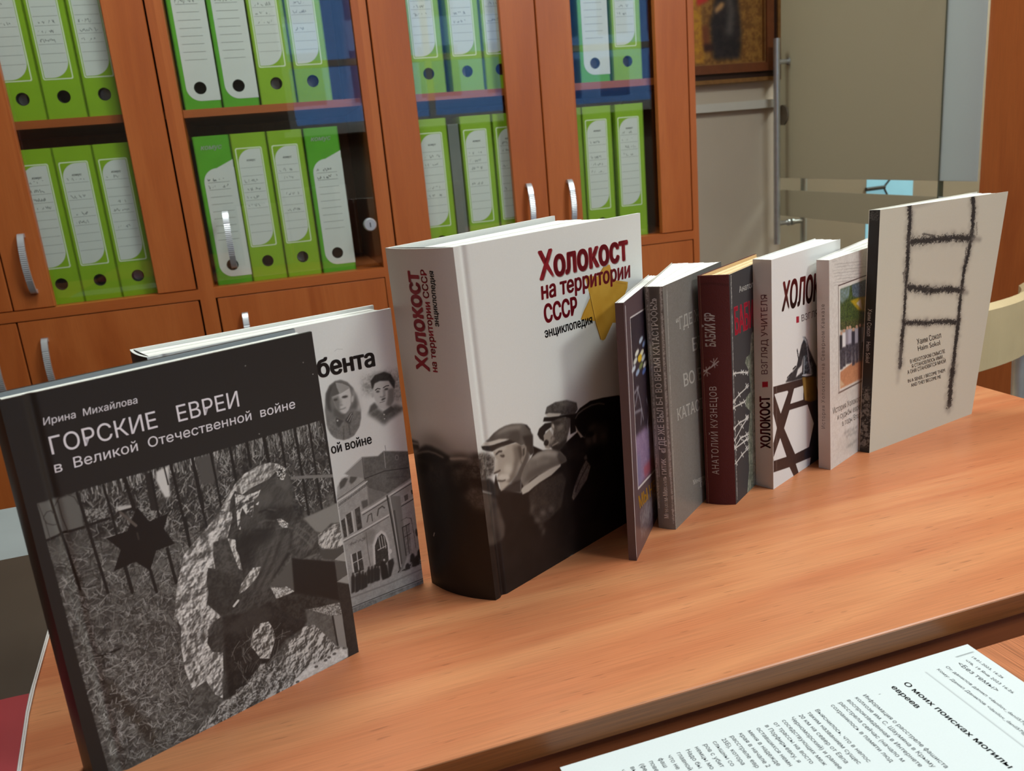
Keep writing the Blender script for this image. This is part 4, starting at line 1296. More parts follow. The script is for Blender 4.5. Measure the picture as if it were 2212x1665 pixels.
  ('poly',((222,222,217),[(995,1170),(1041,1142),(1033,1077),(1044,1044),(1048,930),(1030,948),(1010,1065)]),{'col2':(120,118,113),'nz':'r','con':-3}),
  ('poly',((222,222,217),[(1001,800),(1048,853),(1082,883),(1116,920),(1171,906),(1141,858),(1100,824),(1038,791)]),{'col2':(110,108,103),'nz':'r','con':-3}),
  ('poly',((222,222,217),[(1002,785),(1028,846),(1101,909),(1167,906),(1122,851),(1051,800)]),{'col2':(110,108,103),'nz':'r','con':-3}),
  ('line',((210,210,205),[(957,723),(988,746)],15.3)),
  ('poly',((34,28,25),[(1379,881),(1456,842),(1675,735),(1670,437),(1535,524),(1348,594),(1324,652)]),{'bl':0.3}),
  ('poly',((40,36,33),[(1226,661),(1355,638),(1536,532),(1666,439),(1523,450),(1416,490),(1410,397),(1321,377),(1263,439)]),{'col2':(60,57,53),'nz':'m','con':3,'bl':0.6}),
  ('poly',((88,86,82),[(1208,757),(1377,874),(1359,649),(1299,703)]),{'bl':0.2}),
  ('poly',((205,205,200),[(1206,745),(1299,701),(1308,709),(1361,648),(1233,651)]),{'col2':(120,118,113),'nz':'f','con':5}),
  ('poly',((74,72,68),[(1580,860),(1758,802),(1693,736),(1594,786)]),{'bl':0.3}),
  ('poly',((150,149,144),[(1673,749),(1754,777),(1756,702)])),
  ('poly',((84,82,78),[(1675,735),(1756,702),(1751,607),(1676,595)])),
  ('poly',((148,147,142),[(1666,586),(1755,605),(1760,527)])),
  ('poly',((52,47,43),[(1670,584),(1762,527),(1750,10),(1662,4),(1661,233)]),{'col2':(42,38,35),'nz':'m','bl':0.2}),
  ('poly',((170,169,164),[(1432,482),(1664,431),(1669,330),(1598,353)]),{'col2':(90,88,84),'nz':'f','con':5}),
  ('poly',((104,102,98),[(1415,492),(1598,353),(1601,139),(1493,259),(1418,393)]),{'col2':(84,82,78),'nz':'m','bl':0.2}),
  ('poly',((136,134,129),[(1607,356),(1669,331),(1667,73),(1598,118)])),
  ('line',((45,42,39),[(1598,353),(1603,124)],12.2)),
  ('poly',((52,48,45),[(878,686),(1054,638),(1192,651),(1334,458),(1403,409),(1379,367),(1247,343),(1057,195),(902,130),(813,110),(848,454)]),{'col2':(36,33,31),'nz':'m','con':3,'bl':0.6}),
  ('poly',((70,67,63),[(859,581),(929,630),(1106,664),(1203,570),(1109,495),(955,518)]),{'alpha':0.6,'bl':2.0}),
  ('poly',((214,213,208),[(1011,415),(1045,492),(1099,533),(1154,521),(1176,463),(1180,384),(1119,268),(1059,298),(1038,360)]),{'col2':(76,73,69),'nz':'r','con':-3}),
  ('poly',((190,189,184),[(1052,258),(1175,213),(1221,286),(1380,375),(1456,357),(1533,231),(1598,118),(1674,71),(1665,3),(1188,-11),(1006,-9),(648,-3),(559,-9),(661,67),(778,130),(888,138),(977,194)]),{'col2':(70,68,64),'nz':'r','con':-3,'bl':0.3}),
  ('poly',((205,204,199),[(1175,213),(1221,286),(1380,375),(1456,357),(1533,231),(1598,118),(1468,100),(1291,92)]),{'col2':(80,78,74),'nz':'r','con':-3,'alpha':0.8}),
  ('poly',((222,221,216),[(1385,79),(1491,79),(1595,101),(1671,63),(1665,3),(1232,-3),(1265,42)]),{'col2':(190,188,183),'nz':'m','bl':0.4}),
  ('poly',((100,97,93),[(1541,70),(1541,66),(1539,63),(1534,61),(1529,60),(1523,61),(1518,64),(1514,67),(1512,71),(1512,75),(1514,79),(1518,81),(1524,81),(1530,80),(1535,78),(1539,74)])),
  ('poly',((100,97,93),[(1583,77),(1583,73),(1581,69),(1576,67),(1571,67),(1565,68),(1560,70),(1556,74),(1553,78),(1554,82),(1556,85),(1560,87),(1566,88),(1572,87),(1577,84),(1581,81)])),
  ('poly',((100,97,93),[(1439,49),(1438,45),(1436,42),(1432,40),(1427,40),(1421,41),(1416,43),(1412,46),(1410,50),(1410,54),(1412,58),(1416,60),(1422,60),(1427,59),(1433,57),(1436,53)])),
  ('poly',((100,97,93),[(1291,8),(1291,5),(1289,1),(1285,-1),(1280,-1),(1274,0),(1269,2),(1265,6),(1263,9),(1263,13),(1266,17),(1270,19),(1275,19),(1280,18),(1285,16),(1289,12)])),
  ('poly',((100,97,93),[(1615,107),(1615,103),(1613,99),(1609,97),(1603,97),(1597,98),(1592,100),(1588,103),(1586,108),(1586,111),(1588,115),(1592,117),(1598,118),(1604,117),(1609,114),(1613,111)])),
  ('poly',((100,97,93),[(1512,62),(1512,58),(1510,55),(1506,53),(1500,52),(1495,53),(1489,55),(1485,59),(1483,63),(1483,67),(1486,70),(1490,72),(1495,73),(1501,72),(1506,69),(1510,66)])),
  ('strokes',(420,[(808,122),(1066,243),(1182,201),(1265,42),(1007,-5),(648,-3),(559,-9)],15,50,[(190,190,186),(60,57,54),(46,43,40),(140,138,134)]),{'w':3.5}),
  ('strokes',(60,[(879,439),(1109,495),(1253,375),(1144,220),(888,138)],40,120,[(150,148,143),(110,108,103)]),{'w':2.6,'ang':60,'spread':60}),
  ('line',((34,32,29),[(59,758),(168,759),(279,756)],12.0)),
  ('line',((170,170,165),[(64,755),(137,759),(175,754)],4.5)),
  ('line',((170,170,165),[(70,584),(135,597)],3.4)),
  ('line',((170,170,165),[(180,660),(279,670)],4.0)),
  ('poly',((66,60,52),[(154,611),(198,588),(285,364),(343,225),(368,40),(330,68),(259,273),(177,444)]),{'bl':1.2,'alpha':0.85,'col2':(48,42,37),'nz':'m'}),
  ('line',((40,38,35),[(184,758),(181,665)],8.0),{'alpha':0.7}),
  ('strokes',(300,[(64,819),(238,750),(524,487),(543,115),(262,31),(98,50),(67,412)],14,45,[(176,176,172),(196,196,192),(120,118,113)]),{'w':3.5}),
  ('poly',((41,39,37),[(-91,2417),(39,2457),(1864,2453),(1977,2311),(1776,1725),(838,1728),(54,1736),(59,873),(79,-135),(-165,-94),(-217,1277)])),
  ('poly',((170,168,164),[(1307,1754),(1307,1753),(1306,1752),(1304,1752),(1303,1752),(1302,1753),(1301,1754),(1300,1755),(1300,1756),(1301,1757),(1301,1758),(1303,1758),(1304,1758),(1305,1757),(1306,1756),(1307,1755)])),
  ('poly',((170,168,164),[(809,1587),(809,1586),(808,1585),(807,1585),(805,1585),(804,1586),(803,1587),(803,1588),(803,1589),(803,1590),(804,1591),(805,1591),(807,1591),(808,1590),(809,1589),(809,1588)])),
  ('poly',((170,168,164),[(1293,2191),(1292,2190),(1291,2189),(1290,2189),(1289,2189),(1288,2189),(1287,2190),(1286,2191),(1286,2192),(1286,2193),(1287,2194),(1288,2194),(1290,2194),(1291,2194),(1292,2193),(1293,2192)])),
  ('poly',((170,168,164),[(1668,2125),(1667,2124),(1666,2123),(1665,2123),(1663,2123),(1662,2123),(1661,2124),(1660,2125),(1660,2127),(1661,2128),(1662,2128),(1663,2129),(1664,2129),(1666,2128),(1667,2127),(1668,2126)])),
  ('poly',((170,168,164),[(1722,2036),(1722,2035),(1721,2034),(1719,2034),(1718,2034),(1716,2035),(1715,2036),(1715,2037),(1714,2038),(1715,2039),(1716,2040),(1717,2040),(1719,2040),(1720,2039),(1721,2039),(1722,2037)])),
 ],
 'As': [
 ],
 'E': [
  ('poly',((150,140,128),[(-6,1236),(97,1113),(593,947),(1006,1023),(971,705),(-35,1054)]),{'alpha':0.35,'bl':5.6}),
  ('poly',((30,23,21),[(-72,936),(96,841),(147,990),(167,861),(261,812),(386,750),(399,840),(511,974),(560,1025),(557,1084),(666,1010),(848,951),(944,993),(1090,1038),(1165,957),(1186,984),(1066,1094),(1063,1176),(1133,1221),(1267,1249),(1425,1232),(1639,1197),(1820,1122),(2168,846),(2093,-446),(1672,-84),(892,2),(92,-63),(-18,-43),(-82,385),(-102,626)]),{'bl':0.21,'col2':(24,18,16),'nz':'l'}),
  ('poly',((120,112,104),[(-13,1194),(44,1197),(105,1162),(157,1123),(131,1011),(67,973),(-43,997)]),{'bl':1.05,'col2':(70,63,58),'nz':'m','con':3}),
  ('poly',((52,46,42),[(-19,1152),(18,1154),(25,1077),(-32,1068)]),{'bl':0.84}),
  ('poly',((46,40,37),[(-41,1011),(95,971),(167,861),(150,813),(34,886),(-52,941)]),{'bl':0.7}),
  ('poly',((78,68,61),[(-62,937),(-2,900),(87,848),(119,802),(157,655),(183,551),(161,473),(95,437),(-11,465),(-18,670),(-82,809)]),{'bl':1.05,'col2':(58,50,45),'nz':'l'}),
  ('poly',((96,90,84),[(99,1264),(133,1287),(174,1307),(234,1322),(294,1327),(362,1321),(460,1295),(516,1252),(552,1210),(569,1159),(559,1084),(566,1027),(527,1016),(502,1063),(468,1121),(427,1126),(372,1174),(279,1223),(109,1250)]),{'bl':0.35,'col2':(74,68,63),'nz':'l'}),
  ('poly',((138,130,121),[(182,1294),(292,1316),(410,1303),(468,1282),(434,1254),(317,1282),(219,1282)]),{'bl':1.05,'alpha':0.8}),
  ('poly',((40,34,31),[(460,1295),(518,1267),(553,1218),(542,1213),(497,1265)]),{'bl':0.28}),
  ('poly',((44,38,35),[(457,1194),(571,1174),(561,1075),(570,1018),(522,1018),(493,1074)]),{'bl':0.84,'alpha':0.8}),
  ('poly',((44,38,35),[(37,1247),(96,1232),(229,1219),(322,1209),(392,1168),(311,1171),(203,1175),(140,1172),(90,1191),(47,1218)]),{'bl':0.21}),
  ('poly',((186,178,166),[(38,1251),(90,1256),(223,1245),(327,1213),(278,1215),(152,1220),(96,1229)]),{'bl':0.21}),
  ('poly',((164,153,140),[(146,1170),(213,1174),(302,1172),(391,1161),(437,1123),(491,1102),(470,1019),(407,978),(357,917),(269,871),(234,837),(179,840),(174,905),(153,954),(174,988),(131,1000),(154,1041),(175,1087),(157,1123)]),{'bl':0.28}),
  ('poly',((104,94,85),[(349,1151),(428,1133),(437,1046),(387,985),(335,902),(268,863),(252,892),(323,968),(354,1042)]),{'bl':1.4,'alpha':0.85}),
  ('poly',((66,57,51),[(398,1135),(527,1094),(515,1004),(401,855),(326,842),(279,867),(357,917),(418,982)]),{'bl':1.26,'alpha':0.85}),
  ('poly',((134,124,113),[(434,1116),(468,1122),(491,1090),(478,1040),(433,981),(413,1007),(437,1046)]),{'bl':0.42}),
  ('poly',((70,61,55),[(448,1089),(470,1097),(463,1045),(440,1029)]),{'bl':0.42}),
  ('poly',((196,187,174),[(319,969),(313,955),(302,945),(286,941),(269,944),(253,953),(241,966),(233,983),(232,999),(238,1013),(249,1023),(264,1027),(281,1024),(297,1016),(310,1002),(317,986)]),{'bl':1.75,'alpha':0.8}),
  ('poly',((190,181,168),[(290,1158),(287,1151),(275,1146),(255,1143),(231,1143),(206,1146),(184,1150),(169,1156),(162,1163),(165,1170),(177,1174),(197,1177),(221,1178),(246,1175),(268,1171),(284,1164)]),{'bl':1.05,'alpha':0.7}),
  ('line',((52,44,40),[(174,1140),(205,1151),(230,1144)],14.0),{'bl':0.28}),
  ('poly',((70,61,55),[(255,1095),(251,1092),(243,1092),(235,1094),(226,1099),(218,1105),(212,1112),(210,1118),(211,1123),(216,1126),(223,1126),(232,1124),(241,1119),(249,1113),(254,1106),(257,1100)]),{'bl':0.35}),
  ('poly',((170,160,148),[(246,1116),(244,1114),(240,1113),(233,1114),(226,1116),(219,1119),(213,1122),(209,1125),(208,1128),(210,1130),(215,1131),(221,1131),(228,1129),(235,1126),(241,1122),(245,1119)]),{'bl':0.28,'alpha':0.8}),
  ('poly',((178,168,155),[(159,1107),(187,1098),(176,1018),(134,1002)]),{'bl':0.42,'alpha':0.8}),
  ('line',((60,51,46),[(134,1001),(163,1001),(193,1003)],12.0),{'bl':0.35}),
  ('poly',((196,187,174),[(157,960),(203,971),(270,948),(284,904),(225,913),(173,935)]),{'bl':0.56}),
  ('line',((70,61,55),[(158,933),(205,913),(234,910)],10.5),{'bl':0.42}),
  ('poly',((178,168,155),[(179,903),(232,895),(274,869),(234,840),(183,844)]),{'bl':0.63}),
  ('poly',((40,33,30),[(268,863),(402,863),(386,750),(173,828),(184,836)]),{'bl':0.7,'alpha':0.9}),
  ('poly',((60,52,47),[(463,706),(569,764),(860,759),(903,678),(815,469),(706,431),(613,413),(537,431),(475,537),(463,626)]),{'bl':0.7,'col2':(44,37,34),'nz':'m','con':1.5}),
  ('poly',((104,95,88),[(636,480),(630,475),(619,474),(606,477),(592,483),(580,492),(571,502),(567,512),(568,520),(574,525),(585,526),(598,523),(611,517),(624,508),(633,498),(637,488)]),{'bl':1.4,'alpha':0.85}),
  ('poly',((96,87,80),[(738,478),(732,474),(721,473),(708,476),(694,483),(681,492),(672,502),(667,511),(668,519),(674,524),(685,524),(698,521),(712,514),(725,505),(734,495),(739,486)]),{'bl':1.4,'alpha':0.85}),
  ('poly',((92,83,76),[(565,446),(558,440),(547,438),(534,440),(520,447),(508,456),(499,467),(496,477),(498,486),(504,492),(515,494),(528,492),(542,485),(554,476),(563,465),(566,455)]),{'bl':1.4,'alpha':0.85}),
  ('poly',((84,75,68),[(505,566),(495,552),(484,542),(473,537),(464,539),(458,546),(456,558),(459,573),(466,589),(476,603),(487,613),(498,617),(507,616),(513,608),(515,596),(512,581)]),{'bl':1.4,'alpha':0.85}),
  ('poly',((66,57,50),[(695,543),(686,538),(669,539),(647,546),(623,559),(601,574),(584,589),(574,603),(574,613),(583,618),(599,617),(621,610),(645,598),(667,583),(685,567),(694,553)]),{'bl':1.4,'alpha':0.85}),
  ('poly',((84,75,68),[(603,331),(596,322),(588,315),(579,313),(572,315),(567,320),(565,329),(567,340),(571,351),(578,360),(586,366),(595,369),(602,367),(607,361),(609,352),(608,341)]),{'bl':1.4,'alpha':0.85}),
  ('poly',((70,61,54),[(593,383),(585,375),(575,371),(564,371),(553,375),(544,383),(539,393),(538,404),(541,414),(548,422),(558,426),(569,426),(580,422),(589,414),(594,404),(596,393)]),{'bl':1.4,'alpha':0.85}),
  ('poly',((60,51,44),[(825,503),(815,489),(804,478),(794,473),(785,473),(781,480),(780,492),(784,507),(791,523),(801,537),(812,548),(823,554),(831,553),(836,546),(836,534),(832,519)]),{'bl':1.4,'alpha':0.85}),
  ('poly',((132,124,115),[(398,836),(413,898),(444,942),(513,989),(601,1011),(709,1004),(773,985),(859,944),(919,871),(929,835),(845,830),(732,832),(556,825),(490,812),(421,777)]),{'bl':0.28,'col2':(112,104,96),'nz':'l'}),
  ('poly',((170,162,151),[(512,982),(612,1008),(730,993),(825,950),(809,907),(661,972),(574,969)]),{'bl':1.4,'alpha':0.8}),
  ('poly',((80,72,66),[(426,815),(479,891),(652,895),(873,870),(916,839),(732,832),(556,825)]),{'bl':1.4,'alpha':0.7}),
  ('poly',((64,56,51),[(848,947),(925,869),(932,830),(845,830),(820,904)]),{'bl':0.7,'alpha':0.7}),
  ('poly',((178,170,158),[(387,770),(402,788),(489,804),(599,825),(722,835),(852,834),(853,815),(737,777),(591,762),(524,748),(468,732),(399,732)]),{'bl':0.21}),
  ('poly',((38,32,29),[(620,1158),(646,1197),(714,1220),(800,1206),(784,1171),(711,1154),(687,1075),(641,1116)]),{'bl':0.28}),
  ('poly',((150,140,128),[(686,1130),(761,1158),(797,1088),(778,1022),(736,999),(692,1024)]),{'bl':0.42}),
  ('poly',((48,41,37),[(737,1047),(731,1039),(723,1034),(712,1033),(701,1036),(692,1042),(685,1051),(682,1061),(684,1071),(689,1079),(698,1084),(709,1086),(720,1083),(729,1076),(736,1067),(739,1057)]),{'bl':0.42}),
  ('poly',((48,41,37),[(801,1068),(797,1063),(791,1059),(784,1057),(777,1059),(772,1063),(768,1069),(766,1076),(768,1083),(771,1089),(777,1093),(784,1094),(791,1093),(797,1088),(801,1082),(802,1075)]),{'bl':0.42}),
  ('poly',((98,89,81),[(784,1214),(890,1219),(984,1191),(1008,1152),(983,1079),(939,995),(854,949),(778,982),(734,1028),(791,1089),(804,1133),(784,1171)]),{'bl':0.42,'col2':(78,70,63),'nz':'m'}),
  ('poly',((150,140,129),[(787,1194),(815,1194),(815,1146),(797,1136),(786,1091),(816,1066),(780,1045),(745,1024),(775,1094)]),{'bl':0.56,'alpha':0.85}),
  ('poly',((132,122,112),[(923,1144),(924,1136),(920,1128),(911,1123),(898,1120),(884,1120),(870,1123),(858,1129),(851,1136),(850,1144),(854,1152),(863,1157),(876,1160),(890,1160),(904,1157),(916,1151)]),{'bl':1.05,'alpha':0.9}),
  ('poly',((60,52,47),[(889,1171),(885,1165),(874,1162),(858,1163),(840,1167),(822,1174),(807,1183),(797,1192),(794,1200),(799,1206),(810,1208),(826,1208),(844,1204),(862,1197),(877,1189),(887,1179)]),{'bl':0.63}),
  ('poly',((190,182,170),[(813,1170),(813,1162),(812,1157),(810,1153),(807,1152),(803,1154),(800,1159),(797,1165),(796,1173),(796,1180),(797,1186),(799,1190),(802,1191),(806,1189),(809,1184),(811,1177)]),{'bl':0.28}),
  ('poly',((42,35,32),[(778,1022),(843,1001),(948,1025),(941,962),(847,943),(773,983)]),{'bl':0.7,'alpha':0.8}),
  ('line',((160,150,138),[(777,1014),(845,1021)],9.5),{'bl':0.42}),
  ('poly',((34,28,25),[(695,1241),(711,1271),(762,1260),(881,1237),(982,1223),(1083,1199),(1067,1045),(996,1042),(1004,1161),(956,1200),(889,1211),(800,1210)]),{'bl':0.28}),
  ('poly',((92,84,77),[(978,1193),(1013,1173),(998,1107),(964,1085),(961,1142)]),{'bl':0.42}),
  ('poly',((90,84,79),[(725,1297),(751,1346),(851,1357),(983,1337),(1098,1284),(1107,1224),(1065,1196),(914,1232),(744,1287)]),{'bl':0.28,'col2':(66,60,56),'nz':'m','con':2.5}),
  ('poly',((122,115,107),[(882,1340),(983,1334),(1081,1284),(1033,1274),(923,1305)]),{'bl':1.05,'alpha':0.7}),
  ('poly',((178,170,158),[(724,1287),(766,1291),(910,1245),(881,1233),(762,1259)]),{'bl':0.21}),
  ('poly',((178,168,152),[(1061,1104),(1138,1040),(1167,977),(1119,973),(1073,1051)]),{'bl':0.28}),
  ('poly',((22,17,15),[(1064,1184),(1133,1225),(1267,1249),(1425,1234),(1639,1197),(1643,913),(1495,1017),(1321,1051),(1209,1027),(1165,957),(1091,1046),(1061,1104)]),{'bl':0.28}),
  ('line',((134,126,116),[(1073,1157),(1105,1187),(1178,1204),(1276,1212),(1373,1201),(1445,1174)],11.3),{'bl':0.28,'alpha':0.85}),
  ('poly',((48,41,37),[(1163,941),(1221,1031),(1321,1051),(1477,963),(1472,827),(1399,807),(1248,809),(1179,853)]),{'bl':1.4}),
  ('poly',((86,77,70),[(1316,910),(1313,892),(1305,878),(1296,870),(1285,869),(1275,876),(1268,889),(1264,907),(1263,926),(1267,944),(1275,959),(1284,967),(1295,967),(1304,960),(1312,947),(1316,929)]),{'bl':1.05,'alpha':0.9}),
  ('poly',((78,70,63),[(1245,907),(1242,895),(1233,887),(1220,884),(1206,886),(1193,892),(1182,903),(1176,916),(1174,929),(1178,941),(1187,949),(1199,952),(1213,950),(1226,944),(1237,933),(1244,920)]),{'bl':1.05,'alpha':0.8}),
  ('poly',((72,64,58),[(1450,886),(1445,873),(1435,864),(1420,860),(1404,862),(1388,870),(1375,882),(1367,897),(1366,912),(1370,924),(1380,933),(1394,937),(1411,935),(1427,927),(1440,915),(1448,901)]),{'bl':1.4,'alpha':0.8}),
  ('poly',((20,15,13),[(1292,962),(1290,954),(1279,948),(1261,945),(1239,946),(1216,951),(1196,958),(1182,967),(1175,976),(1177,984),(1188,990),(1205,993),(1227,992),(1250,988),(1270,980),(1285,971)]),{'bl':0.84}),
  ('poly',((70,62,56),[(1312,1029),(1314,1021),(1308,1014),(1297,1008),(1281,1006),(1264,1006),(1247,1009),(1234,1014),(1227,1021),(1225,1029),(1231,1036),(1242,1041),(1258,1044),(1275,1044),(1292,1041),(1305,1036)]),{'bl':1.4,'alpha':0.7}),
  ('poly',((20,15,13),[(1164,824),(1241,866),(1389,836),(1400,678),(1237,698)]),{'bl':1.4}),
  ('poly',((112,104,95),[(954,501),(993,580),(1049,653),(1104,718),(1164,765),(1218,692),(1158,589),(1086,546),(1000,484),(971,471)]),{'bl':0.49,'col2':(80,72,66),'nz':'m'}),
  ('line',((50,43,39),[(1000,535),(1083,632),(1183,716)],12.4),{'bl':0.42}),
  ('poly',((92,84,77),[(1137,799),(1175,812),(1182,767),(1146,771)]),{'bl':0.42}),
  ('poly',((46,39,36),[(930,867),(997,944),(1094,963),(1150,928),(1162,808),(1052,794)]),{'bl':1.4,'alpha':0.7,'col2':(34,28,25),'nz':'m'}),
  ('poly',((150,146,138),[(1305,2275),(1343,2147),(1238,2003),(1217,1946),(1371,1894),(1445,1723),(1481,1701),(1468,1803)]),{'bl':0.84,'alpha':0.45}),
  ('poly',((196,146,52),[(1553,2340),(1616,2328),(1645,2232),(1685,2043),(1723,1821),(1624,1838),(1217,1948),(1252,2000),(1338,2090),(1457,2263)]),{'bl':0.14,'col2':(184,134,44),'nz':'l'}),
  ('poly',((201,152,58),[(1296,2290),(1467,2255),(1643,2198),(1840,2147),(1828,2095),(1637,1867),(1505,1725),(1477,1718),(1446,1734),(1399,1860),(1342,2133)]),{'bl':0.14,'col2':(190,140,48),'nz':'l'}),
  ('line',((120,80,28),[(1343,2140),(1397,1889),(1446,1737)],8.6),{'bl':0.14}),
  ('line',((226,180,84),[(1353,2138),(1407,1886),(1457,1735)],4.2),{'bl':0.14,'alpha':0.7}),
  ('line',((150,104,36),[(1553,2337),(1467,2255)],6.0)),
  ('line',((150,104,36),[(1338,2090),(1227,1951)],5.0)),
  ('line',((160,114,42),[(1684,2168),(1814,2132)],4.6),{'alpha':0.7}),
  ('line',((150,105,38),[(1689,2172),(1690,2163)],2.6)),
  ('line',((150,105,38),[(1706,2167),(1706,2159)],2.5)),
  ('line',((150,105,38),[(1722,2163),(1722,2155)],2.8)),
  ('line',((150,105,38),[(1738,2159),(1738,2150)],2.8)),
  ('line',((150,105,38),[(1754,2155),(1755,2146)],2.6)),
  ('line',((150,105,38),[(1771,2151),(1771,2142)],2.8)),
  ('line',((150,105,38),[(1787,2146),(1787,2138)],2.8)),
  ('line',((150,105,38),[(1803,2142),(1804,2134)],3.1)),
 ],
 'Es': [
  ('poly',((120,113,106),[(-275,1054),(200,1222),(416,1220),(708,1230),(693,1083),(-411,828)]),{'bl':12.0,'alpha':0.9}),
  ('poly',((32,27,24),[(-315,977),(54,1125),(293,1150),(457,1145),(584,1145),(668,1114),(666,699),(645,-56),(-639,-466)]),{'bl':5.0}),
  ('poly',((34,29,26),[(-9,1228),(92,1232),(91,1167),(0,1144)]),{'bl':1.0}),
  ('line',((150,142,133),[(-1,1200),(85,1213)],14.3),{'bl':0.6}),
  ('poly',((34,29,26),[(46,1123),(108,1187),(178,1226),(245,1230),(332,1207),(417,1165),(421,1134),(333,1091),(43,1081)]),{'bl':1.2}),
  ('poly',((110,103,96),[(106,1235),(215,1305),(321,1320),(370,1271),(425,1221),(417,1165),(332,1207),(246,1234),(138,1206)]),{'bl':5.0,'alpha':0.7}),
  ('line',((124,116,107),[(54,1127),(128,1159),(203,1178),(277,1175),(347,1153)],13.4),{'bl':0.6}),
  ('poly',((48,42,38),[(171,1042),(314,1097),(361,1063),(300,916),(199,888),(148,959)]),{'bl':3.0,'col2':(36,30,27),'nz':'m'}),
  ('poly',((80,72,65),[(233,1047),(230,1037),(224,1028),(215,1021),(206,1017),(197,1017),(191,1021),(187,1028),(187,1037),(191,1048),(198,1057),(206,1064),(215,1068),(224,1067),(230,1063),(234,1056)]),{'bl':2.0,'alpha':0.8}),
  ('poly',((62,55,50),[(337,1026),(329,1006),(320,990),(311,979),(304,975),(299,979),(298,989),(301,1006),(307,1025),(315,1045),(324,1061),(333,1072),(340,1076),(345,1072),(346,1061),(343,1045)]),{'bl':2.0,'alpha':0.8}),
  ('poly',((92,85,78),[(417,1165),(455,1192),(530,1201),(566,1183),(574,1152),(507,1145),(413,1133)]),{'bl':2.0}),
  ('line',((164,155,144),[(417,1149),(500,1159),(577,1158)],20.0),{'bl':0.7}),
  ('poly',((58,51,46),[(417,1102),(529,1134),(536,1048),(499,958),(429,943),(394,1003)]),{'bl':2.5,'col2':(42,36,32),'nz':'m'}),
  ('poly',((104,96,88),[(477,1056),(474,1043),(469,1033),(464,1025),(457,1022),(452,1024),(448,1031),(446,1041),(446,1053),(449,1065),(454,1076),(460,1084),(466,1087),(472,1085),(476,1078),(477,1068)]),{'bl':2.0,'alpha':0.8}),
  ('poly',((96,88,80),[(528,1071),(525,1059),(520,1048),(515,1041),(509,1038),(504,1040),(500,1047),(498,1057),(498,1069),(501,1082),(506,1092),(511,1099),(517,1102),(522,1100),(526,1093),(528,1083)]),{'bl':2.0,'alpha':0.8}),
  ('poly',((30,24,21),[(509,1102),(505,1096),(496,1091),(482,1087),(466,1084),(450,1084),(436,1086),(427,1089),(425,1095),(429,1100),(439,1106),(453,1111),(470,1113),(486,1113),(498,1111),(507,1107)]),{'bl':1.5}),
  ('poly',((82,75,69),[(547,1151),(595,1176),(675,1177),(675,1051),(611,987),(536,1000)]),{'bl':3.0,'col2':(50,44,40),'nz':'m','con':3}),
  ('poly',((118,110,101),[(601,1137),(599,1131),(595,1126),(589,1122),(581,1121),(575,1122),(569,1125),(566,1130),(565,1136),(567,1142),(572,1147),(578,1151),(585,1152),(592,1151),(597,1148),(601,1143)]),{'bl':1.5}),
  ('poly',((36,30,27),[(647,1177),(644,1170),(637,1164),(627,1159),(615,1158),(604,1159),(595,1163),(589,1169),(588,1176),(591,1183),(598,1190),(608,1194),(620,1195),(631,1194),(640,1190),(645,1184)]),{'bl':2.0}),
  ('poly',((112,104,96),[(657,1146),(654,1137),(650,1129),(644,1124),(637,1122),(630,1124),(625,1129),(622,1136),(622,1145),(624,1154),(629,1162),(635,1167),(642,1169),(648,1167),(653,1162),(656,1155)]),{'bl':2.0}),
  ('poly',((104,95,86),[(486,860),(529,944),(569,954),(632,912),(672,893),(658,756),(584,754),(527,799)]),{'bl':3.0,'alpha':0.9,'col2':(76,68,61),'nz':'m'}),
  ('poly',((30,24,21),[(500,966),(533,976),(542,921),(487,868),(457,898)]),{'bl':2.0}),
  ('line',((190,186,180),[(124,456),(139,486)],8.4)),
 ],
 'B': [
  ('line',((150,150,146),[(1248,2036),(1270,2047),(1311,2037)],1.6)),
  ('poly',((128,126,122),[(1135,1749),(1171,1800),(1219,1823),(1265,1821),(1313,1793),(1352,1740),(1376,1663),(1392,1564),(1383,1499),(1355,1434),(1307,1385),(1263,1372),(1223,1374),(1168,1398),(1129,1445),(1111,1516),(1110,1626)]),{'bl':0.48,'col2':(112,110,106),'nz':'l'}),
  ('poly',((205,204,199),[(1346,1742),(1393,1658),(1402,1551),(1345,1571),(1317,1617),(1343,1676)]),{'bl':1.2,'alpha':0.8}),
  ('poly',((84,82,78),[(1308,1597),(1345,1654),(1365,1704),(1375,1613),(1357,1568)]),{'bl':1.0,'alpha':0.8}),
  ('poly',((60,58,55),[(1140,1748),(1175,1793),(1224,1814),(1223,1771),(1179,1744),(1157,1668),(1163,1596),(1134,1630),(1127,1697)]),{'bl':0.8,'alpha':0.7}),
  ('poly',((206,204,199),[(1180,1711),(1245,1725),(1324,1748),(1330,1691),(1316,1622),(1294,1584),(1268,1566),(1234,1569),(1209,1597),(1193,1648)]),{'bl':0.24}),
  ('poly',((120,118,113),[(1177,1709),(1232,1712),(1237,1659),(1223,1597),(1204,1604),(1186,1655)]),{'bl':0.6,'alpha':0.9}),
  ('poly',((92,90,86),[(1174,1631),(1216,1604),(1250,1565),(1257,1532),(1205,1530),(1176,1570)]),{'bl':0.8,'alpha':0.8}),
  ('poly',((176,175,170),[(1220,1811),(1272,1792),(1322,1757),(1324,1746),(1245,1721),(1233,1742),(1223,1771)]),{'bl':0.16,'col2':(158,156,151),'nz':'l'}),
  ('poly',((92,90,86),[(1220,1811),(1192,1789),(1165,1717),(1236,1723),(1231,1753),(1224,1776)]),{'bl':0.24}),
  ('poly',((192,190,185),[(1344,1655),(1341,1646),(1336,1639),(1331,1635),(1327,1635),(1324,1638),(1322,1645),(1322,1653),(1325,1663),(1328,1672),(1333,1679),(1338,1683),(1342,1684),(1345,1680),(1347,1674),(1346,1665)]),{'bl':0.24}),
